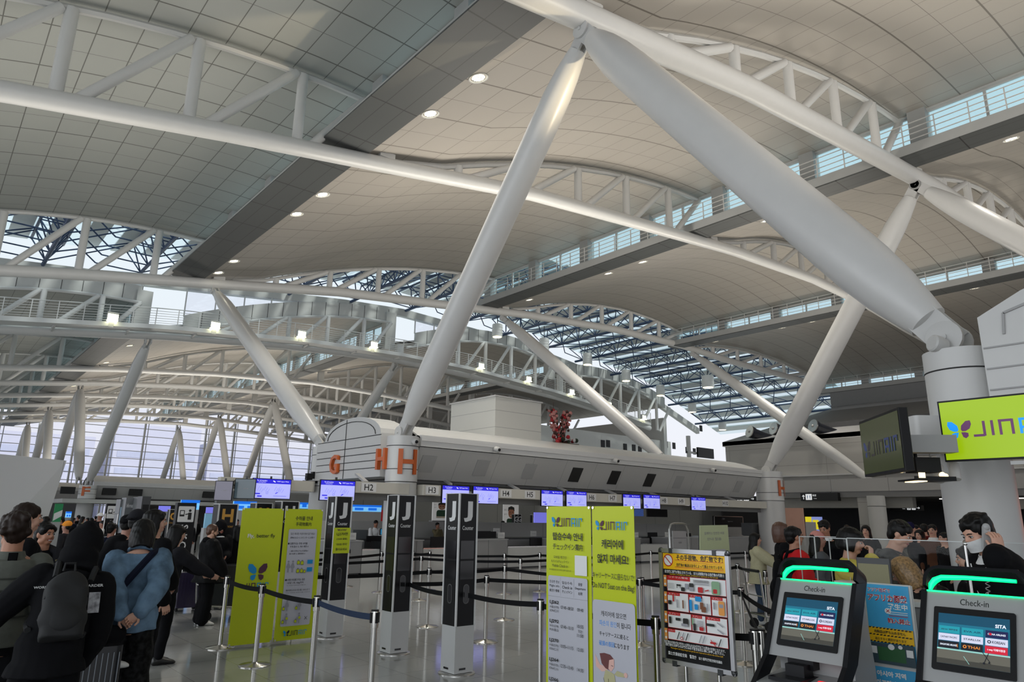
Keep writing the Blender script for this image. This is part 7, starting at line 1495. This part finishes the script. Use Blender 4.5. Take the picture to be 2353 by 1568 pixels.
x, y = place(322, 6.9); person('person in a black padded coat and grey cap behind the denim jacket', x, y, vh(322) - 20, 1.62, C_black, C_black, ('capback', HBK, C_char), SKC, q=1, ease=3.2, yaw=-30, hands={1: (.2, .12, .55), -1: (-.2, .05, .52)})
x, y = place(297, 8.6); o, HM, T, A_ = person('person with cap and pale collar carrying a blue strapped bag, behind the grey cap', x, y, vh(297) - 30, 1.56, C_navy, C_black, ('capback', HBK, C_black), SKC, q=1, ease=1.5); b = MB(); b.path([T(Vector(q) * 1.56) for q in ((.06, -.07, .82), (.065, -.085, .7), (.06, -.08, .6))], .02, 6); b.build('strap', cloth('blue_webbing', 40, 80, 170), o)
x, y = place(362, 6.7); person('tall long haired person in profile looking right above the denim jacket', x, y, vh(362) - 60, 1.63, C_black, C_black, ('long', HBK), SKA, q=2, yaw=-25, ease=1.6)
x, y = place(403, 7.9); person('person with long black hair and dark grey hoodie pushing a cart', x, y, vh(403) - 70, 1.47, C_char, C_black, ('vlong', HBK), SKA, q=1, female=True, lean=6, ease=1.6, hands={1: (.1, .3, .62), -1: (-.08, .3, .62)})
p = atz(462, 1437); o, HM, T, A_ = person('bearded person in a long black puffer coat, glasses and white sneakers', p.x, p.y, vh(474) - 78, 1.44, cloth('black_puffer', 16, 16, 18, .6), C_black, ('crop', HB2), SKA, SH_w, q=2, beard=True, glasses=True, ease=3.8, hem=.42, wide=1.4, yaw=-8, pitch=10, tamp=.004, hands={1: (.12, .14, .5), -1: (-.1, .15, .5)})
b = MB(); b.ball(T(Vector((0, -.04, .835)) * 1.44), (.1, .07, .05), 14, 8); remesh(b, .014, 'collar', C_black, o, amp=.003)
x, y = place(510, 12.2); person('person in a dark hood with a white collar behind the bearded person', x, y, vh(510) + 180 + 20, 1.46, C_black, C_black, ('hood', HBK, C_black), SKC, q=1, ease=2, pitch=20, collar=C_white, hands={1: (.04, .16, .6), -1: (-.04, .16, .6)})
x, y = place(548, 12.6); person('person in a dark coat hidden mostly by the left lime banner', x, y, vh(548) + 30, 1.4, C_black, C_black, ('long', HBK), SKC, q=0, ease=2)
# ---- far crowd, individually placed
OUT = [(C_black, 'black coat'), (C_char, 'charcoal jacket'), (C_navy, 'navy jacket'), (C_grey, 'grey jumper'), (C_khaki, 'khaki coat'), (C_white, 'white top'), (C_brown, 'brown coat'), (C_maroon, 'maroon jacket')]
CR = [(140, 21, 1187, 0, 'short'), (147, 26, 1193, 1, 'short'), (160, 24, 1197, 0, 'long'), (171, 28, 1190, 2, 'bob'), (179, 30, 1184, 0, 'short'), (192, 27, 1187, 4, 'long'), (201, 33, 1192, 0, 'short'), (212, 25, 1190, 1, 'bob'), (220, 36, 1186, 0, 'short'), (236, 20, 1196, 5, 'short'), (245, 30, 1191, 0, 'bob'), (254, 24, 1200, 6, 'short'), (268, 17, 1203, 0, 'long'), (280, 19, 1200, 3, 'short'), (303, 26, 1192, 0, 'short'), (345, 24, 1194, 0, 'bob'), (352, 30, 1188, 5, 'short'), (388, 26, 1192, 0, 'short'), (438, 23, 1196, 1, 'bob'), (452, 29, 1190, 0, 'short'), (546, 22, 1193, 0, 'short'), (132, 30, 1192, 7, 'bob'), (186, 18, 1206, 0, 'short'), (208, 16, 1212, 1, 'long')]
for j, (px, d, pt, c, hs) in enumerate(CR):
    x, y = place(px, d); zt = atd(px, pt, d).z; H = max(1.3, min(1.7, zt))
    cm, cn = OUT[c]
    person('tiny far queue person in a %s, %s from the left' % (cn, 'number ' + ['one', 'two', 'three', 'four', 'five', 'six', 'seven', 'eight', 'nine', 'ten', 'eleven', 'twelve', 'thirteen', 'fourteen', 'fifteen', 'sixteen', 'seventeen', 'eighteen', 'nineteen', 'twenty', 'twenty-one', 'twenty-two', 'twenty-three', 'twenty-four'][sorted(CR).index(CR[j])]), x, y, random.uniform(0, 360), H, cm, C_black, (hs, HBK), SKC, q=0, group='distant queue crowd')
x, y = place(155, 13.5); person('person in an orange and maroon cap seen from behind in the queue', x, y, vh(155) + 60, atd(155, 1198, 13.5).z, C_char, C_black, ('cap', HBK, C_org), SKC, q=1)
x, y = place(229, 22); person('far person wearing a white bucket hat beside the self check-in pillar', x, y, vh(229) + 150, 1.56, C_black, C_black, ('buckethat', HBK, C_white), SKC, q=0)
x, y = place(262, 11.5); person('person in a dark jacket holding papers beside the pale suitcase', x, y, vh(262) - 40, 1.42, C_navy, C_black, ('short', HBK), SKC, q=1, hands={1: (.05, .2, .66), -1: (-.05, .2, .66)})
# ---- desk staff under the canopy
v = aty(862, 1191, 20.6); person('counter staff in a white shirt leaning over the first H desk', v.x, 20.6, -100, 1.47, C_white, C_black, ('short', HBK), SKB, q=1, lean=12, hands={1: (.12, .2, .5), -1: (-.12, .2, .5)})
v = aty(1006, 1201, 20.8); person('counter staff in khaki with a hand to the mouth behind the H3 desk', v.x, 20.8, -95, v.z, C_khaki, C_black, ('short', HBK), SKB, q=1, hands={1: (.03, .1, .83, (1, 0, -1)), -1: (-.1, .12, .55)})
v = aty(1157, 1197, 22.9); person('dark silhouetted person behind the H4 desk near the portrait poster', v.x, 22.9, -40, v.z, C_black, C_black, ('short', HBK), SKC, q=0)
# ---- right hand side
p = atz(1752, 1436); o, HM, T, A_ = person('person with long black hair in a cream jacket and blue jeans pulling a cart', p.x, p.y, vh(1752) - 85, 1.42, C_cream, C_jean, ('vlong', HBK), SKA, SH_w, q=1, female=True, ease=2.8, hem=.44, hands={1: (.1, .27, .62), -1: (-.08, .27, .63)})
x, y = place(1795, 9.4); person('person with a brown bob and black sweater beside the red jacket', x, y, vh(1795) - 80, atd(1795, 1203, 9.4).z + .02, C_black, C_black, ('bob', HB2), SKA, q=1, female=True, yaw=-8)
x, y = place(1824, 7.6); o, HM, T, A_ = person('person in a bright red hooded jacket with glasses and black backpack strap', x, y, vh(1824) - 78, 1.56, C_red, C_black, ('short', HBK), SKB, q=2, glasses=True, ease=2.4, yaw=12, hem=.44, hands={1: (.12, .16, .58), -1: (-.12, .18, .58)})
backpack(T, 1.55, o.location, o.rotation_euler.z, 'black backpack on the red jacket', C_black, w=.12, h=.19, d=.07)
x, y = place(1878, 9.2); person('person in a pink baseball cap behind the left acrylic screens', x, y, vh(1878) - 90, atd(1878, 1222, 9.2).z, C_grey, C_black, ('cap', HBK, C_pink, 'long'), SKC, q=1, female=True)
x, y = place(1893, 10.2); person('person with black hair looking down behind the pink cap', x, y, vh(1893) + 160, atd(1893, 1198, 10.2).z + .02, C_black, C_black, ('short', HBK), SKB, q=1, pitch=18, collar=C_white)
x, y = place(1938, 5.9); person('person in a mustard yellow shirt holding fingers to the mouth', x, y, vh(1955) - 104, 1.57, C_yel, C_black, ('fringe', HBK), SKA, q=2, female=True, ease=1.8, lean=4, pitch=8, yaw=4, hands={1: (.035, .125, .845, (1, .2, -1), ((-.35, .0, .9), (-.2, -1, 0), .9)), -1: (-.03, .2, .67, (-1, 0, -1), ((.6, .6, .2), (0, -1, 0), .6))})
x, y = place(1996, 6.3); o, HM, T, A_ = person('person in a grey camouflage jacket bending over the customer counter', x, y, vh(2035) - 98, 1.68, C_camo, C_black, ('quiff', HBK), SKA, q=2, lean=22, pitch=2, yaw=-12, ease=2.4, hands={1: (.1, .28, .6), -1: (-.1, .3, .6)})
x, y = place(2106, 4.95); person('staff member with a blond dyed bob seated with back to us', x, y, vh(2106) + 72, 1.39, C_char, C_black, ('bob', HBL), SKA, q=2, female=True, lean=12, pitch=20, hands={1: (.1, .2, .62), -1: (-.1, .2, .62)})
x, y = place(2213, 5.5); person('small staff member with a ponytail and white collar looking left', x, y, vh(2213) + 95, 1.45, C_black, C_black, ('pony', HBK), SKA, q=2, female=True, pitch=8, collar=C_white)
# phoning staff
x, y = place(2322, 4.6); H = 1.72
o, HM, T, A_ = person('staff member in black with a white face mask holding a phone to the ear', x, y, vh(2296) + 122, H, C_black, C_black, ('short', HBK), SKA, q=2, female=True, mask=True, lean=20, pitch=4, yaw=10, ease=1.6, sleeve=.6, collar=C_white, hands={-1: (-.095, .115, .835, (-.9, .2, -1), ((.05, .12, 1), (1, .1, 0), .55)), 1: (.12, .16, .5)})
ph = HM @ Vector((-.092, .03, .085)); po = thing('telephone_handset', 'grey telephone handset held to the ear by the masked staff', 'phone', o.location, o.rotation_euler.z)
b = MB(); a_ = HM @ Vector((-.098, .0, .15)); c_ = HM @ Vector((-.09, .075, .03)); b.bar(a_, c_, .045, .018, up=(1, 0, 0)); b.ball(a_, (.02, .024, .024), 10, 6); b.ball(c_, (.018, .022, .022), 10, 6); b.build('handset', M_lgrey, po)
b = MB(); c0 = c_; pts = []
for k in range(160): t = k / 160; a = k * .9; pts.append(c0 + Vector((.012 * math.cos(a) - .02 * t, .012 * math.sin(a) + .1 * t, -.7 * t - .02)))
b.path(pts, .003, 4); b.build('coiled_cord', M_lgrey, po)
b = MB(); b.path([T(Vector(q) * H) for q in ((.05, .05, .82), (.03, .085, .72), (.0, .1, .6), (-.03, .085, .72), (-.05, .05, .82))], .004, 5); b.build('lanyard', C_white, o); b = MB(); b.box(-.04, .04, -.004, .004, -.1, 0); b.build('badge', C_white, o, M=Matrix.Translation(T(Vector((0, .105, .6)) * H)))
BGP = [(1986, 14, 1207, 'person with long black hair watching us beside the grey round column', C_black, ('long', HBK), 170), (2091, 15, 1199, 'person in a navy knitted beanie behind the camouflage jacket', C_black, ('beanie', HBK, C_beanie), -80), (2107, 13.4, 1217, 'short person with black fringe below the navy beanie', C_black, ('bob', HBK), 150), (2103, 18, 1206, 'dark haired person half hidden behind the navy beanie', C_char, ('short', HBK), -100), (2119, 16, 1202, 'person in a maroon top with face turned away, left of the brown jacket', C_maroon, ('short', HBK), 20), (2138, 13.2, 1205, 'person in a brown jacket over a pale hood by the white column', C_brown, ('short', HBK), 165), (2161, 12.4, 1223, 'dark haired person at the edge of the big white column', C_black, ('short', HBK), 120), (1943, 20, 1206, 'small far person in a yellow top with back to us', C_yel, ('short', HBR), 10), (2347, 15, 1212, 'dark haired person at the far right edge below the orange shelves', C_black, ('short', HBK), 140)]
for px, d, pt, l, cm, hr, dh in BGP:
    x, y = place(px, d); person(l, x, y, vh(px) + dh, min(1.62, atd(px, pt, d).z), cm, C_black, hr, SKA, q=1 if d < 15 else 0, female='long' in hr[0] or 'bob' in hr[0], collar=C_white if 'pale hood' in l else None)
# ================================================================ LUGGAGE
M_shellk = mat('black_ribbed_shell', (.012, .012, .014), .3); M_pur = mat('dark_purple_shell', srgb(34, 26, 52), .35); M_silv = mat('silver_shell', srgb(120, 126, 132), .35, metal=.4); M_nav = mat('dark_navy_shell', srgb(22, 28, 40), .4)
def cart(x, y, rz, label, load=True):
    o = thing('luggage_cart', label, 'luggage cart', (x, y, 0), rz)
    b = MB(); b.path([(-.25, -.4, .22), (-.25, .4, .16), (.25, .4, .16), (.25, -.4, .22)], .014, 8, closed=True); b.path([(-.25, -.4, .22), (-.25, -.46, .85), (.25, -.46, .85), (.25, -.4, .22)], .015, 8); b.path([(-.25, -.42, .5), (.25, -.42, .5)], .01, 8); [b.path([(u, -.4, .22), (u, .4, .16)], .008, 6) for u in (-.12, 0, .12)]; b.build('frame', M_chrome, o)
    b = MB(); b.path([(-.24, -.47, .87), (.24, -.47, .87)], .02, 8); b.build('handle_bar', M_black, o)
    [MB().lathe([(.07, -.02), (.075, 0), (.07, .02)], (sx * .23, yy, .075), (1, 0, 0), n=14).build('wheel', M_black, o) for sx in (-1, 1) for yy in (-.35, .36)]; return o
def suitcase(x, y, rz, w, d, h, m, label, handle=.3, ribs=8, z=0., ribm=None, rw=.006):
    o = thing('suitcase', label, 'suitcase', (x, y, z), rz)
    b = MB(); b.rbox(-w / 2, w / 2, -d / 2, d / 2, .06, h, .05, n=4); b.build('shell', m, o, smooth=30)
    b = MB()
    for k in range(ribs): u = -w / 2 + w * (k + .8) / (ribs + .6); b.box(u - rw, u + rw, -d / 2 - .006, d / 2 + .006, .1, h - .04)
    b.build('rib', ribm or m, o, smooth=0)
    for sx in (-1, 1):
        for sy in (-1, 1): b = MB(); b.lathe([(.028, -.012), (.03, 0), (.028, .012)], (sx * (w / 2 - .05), sy * (d / 2 - .04), .03), (1, .3, 0), n=12); b.box(sx * (w / 2 - .05) - .02, sx * (w / 2 - .05) + .02, sy * (d / 2 - .04) - .015, sy * (d / 2 - .04) + .015, .04, .065); b.build('wheel', M_black, o)
    if handle: b = MB(); hw = w * .28; b.path([(-hw, 0, h - .02), (-hw, 0, h + handle), (hw, 0, h + handle), (hw, 0, h - .02)], .009, 8); b.build('pull_handle', M_chrome, o)
    b = MB(); b.path([(-.07, 0, h), (-.06, 0, h + .03), (.06, 0, h + .03), (.07, 0, h)], .01, 8); b.build('carry_handle', M_black, o); return o
x, y = place(257, 5.0); suitcase(x, y, math.radians(vh(262) - 80), .36, .25, .7, M_shellk, 'black suitcase with bright vertical ribs left of the patterned trousers', 0, 10, ribm=M_silv, rw=.003)
p = atz(424, 1404); suitcase(p.x, p.y, math.radians(vh(424) - 75), .42, .26, .62, M_pur, 'dark purple suitcase beside the long black puffer coat', .12)
x, y = place(382, 8.8); suitcase(x, y, math.radians(vh(380) - 90), .34, .22, .6, M_nav, 'dark navy suitcase just right of the denim jacket', .3)
x, y = place(256, 12.6); suitcase(x, y, math.radians(vh(256) - 85), .36, .24, .62, M_silv, 'pale silver suitcase with raised handle in the left queue', .4, z=.54)
suitcase(x, y, math.radians(vh(256) - 85), .44, .3, .4, M_shellk, 'dark suitcase under the pale silver one in the left queue', 0, z=.14)
cart(x, y, math.radians(vh(256) - 90), 'luggage cart under the pale silver suitcase')
x, y = place(60, 3.5); suitcase(x, y, math.radians(vh(60) - 60), .44, .28, .58, M_nav, 'dark slate ribbed suitcase at the bottom left corner', 0, 10)
p = atz(508, 1424); rz = math.radians(vh(508) - 90 - 75); cart(p.x + .1, p.y + .1, rz, 'steel luggage cart loaded with black bags beside the puffer coat')
for k, (h0, hh, m, l) in enumerate(((.24, .3, M_nav, 'dark suitcase lying on the cart beside the puffer coat, lower one'), (.56, .24, M_shellk, 'black suitcase lying on the cart beside the puffer coat, upper one'))):
    o = thing('suitcase', l, 'suitcase', (p.x + .1, p.y + .1, h0), rz); b = MB(); b.rbox(-.23, .23, -.34, .34, 0, hh, .06, n=4); b.build('shell', m, o, smooth=30); b = MB(); [b.box(u - .006, u + .006, -.345, .345, .02, hh + .005) for u in (-.15, -.09, -.03, .03, .09, .15)]; b.build('rib', m, o, smooth=0); b = MB(); b.path([(-.236, -.07, hh / 2), (-.27, -.06, hh / 2), (-.27, .06, hh / 2), (-.236, .07, hh / 2)], .01, 6); b.build('carry_handle', M_black, o)
p = atz(1800, 1448); cart(p.x, p.y, math.radians(vh(1800) - 150), 'steel luggage cart pulled by the cream jacket')
o = thing('handbag', 'black bag resting on the cart of the cream jacket', 'bag', (p.x, p.y, .25), 0); b = MB(); b.ball((0, 0, .28), (.2, .14, .28), 16, 10); remesh(b, .016, 'bag', C_black, o, amp=.006); b = MB(); b.path([(-.08, 0, .5), (-.06, 0, .66), (.06, 0, .66), (.08, 0, .5)], .01, 6); b.build('strap', C_black, o)
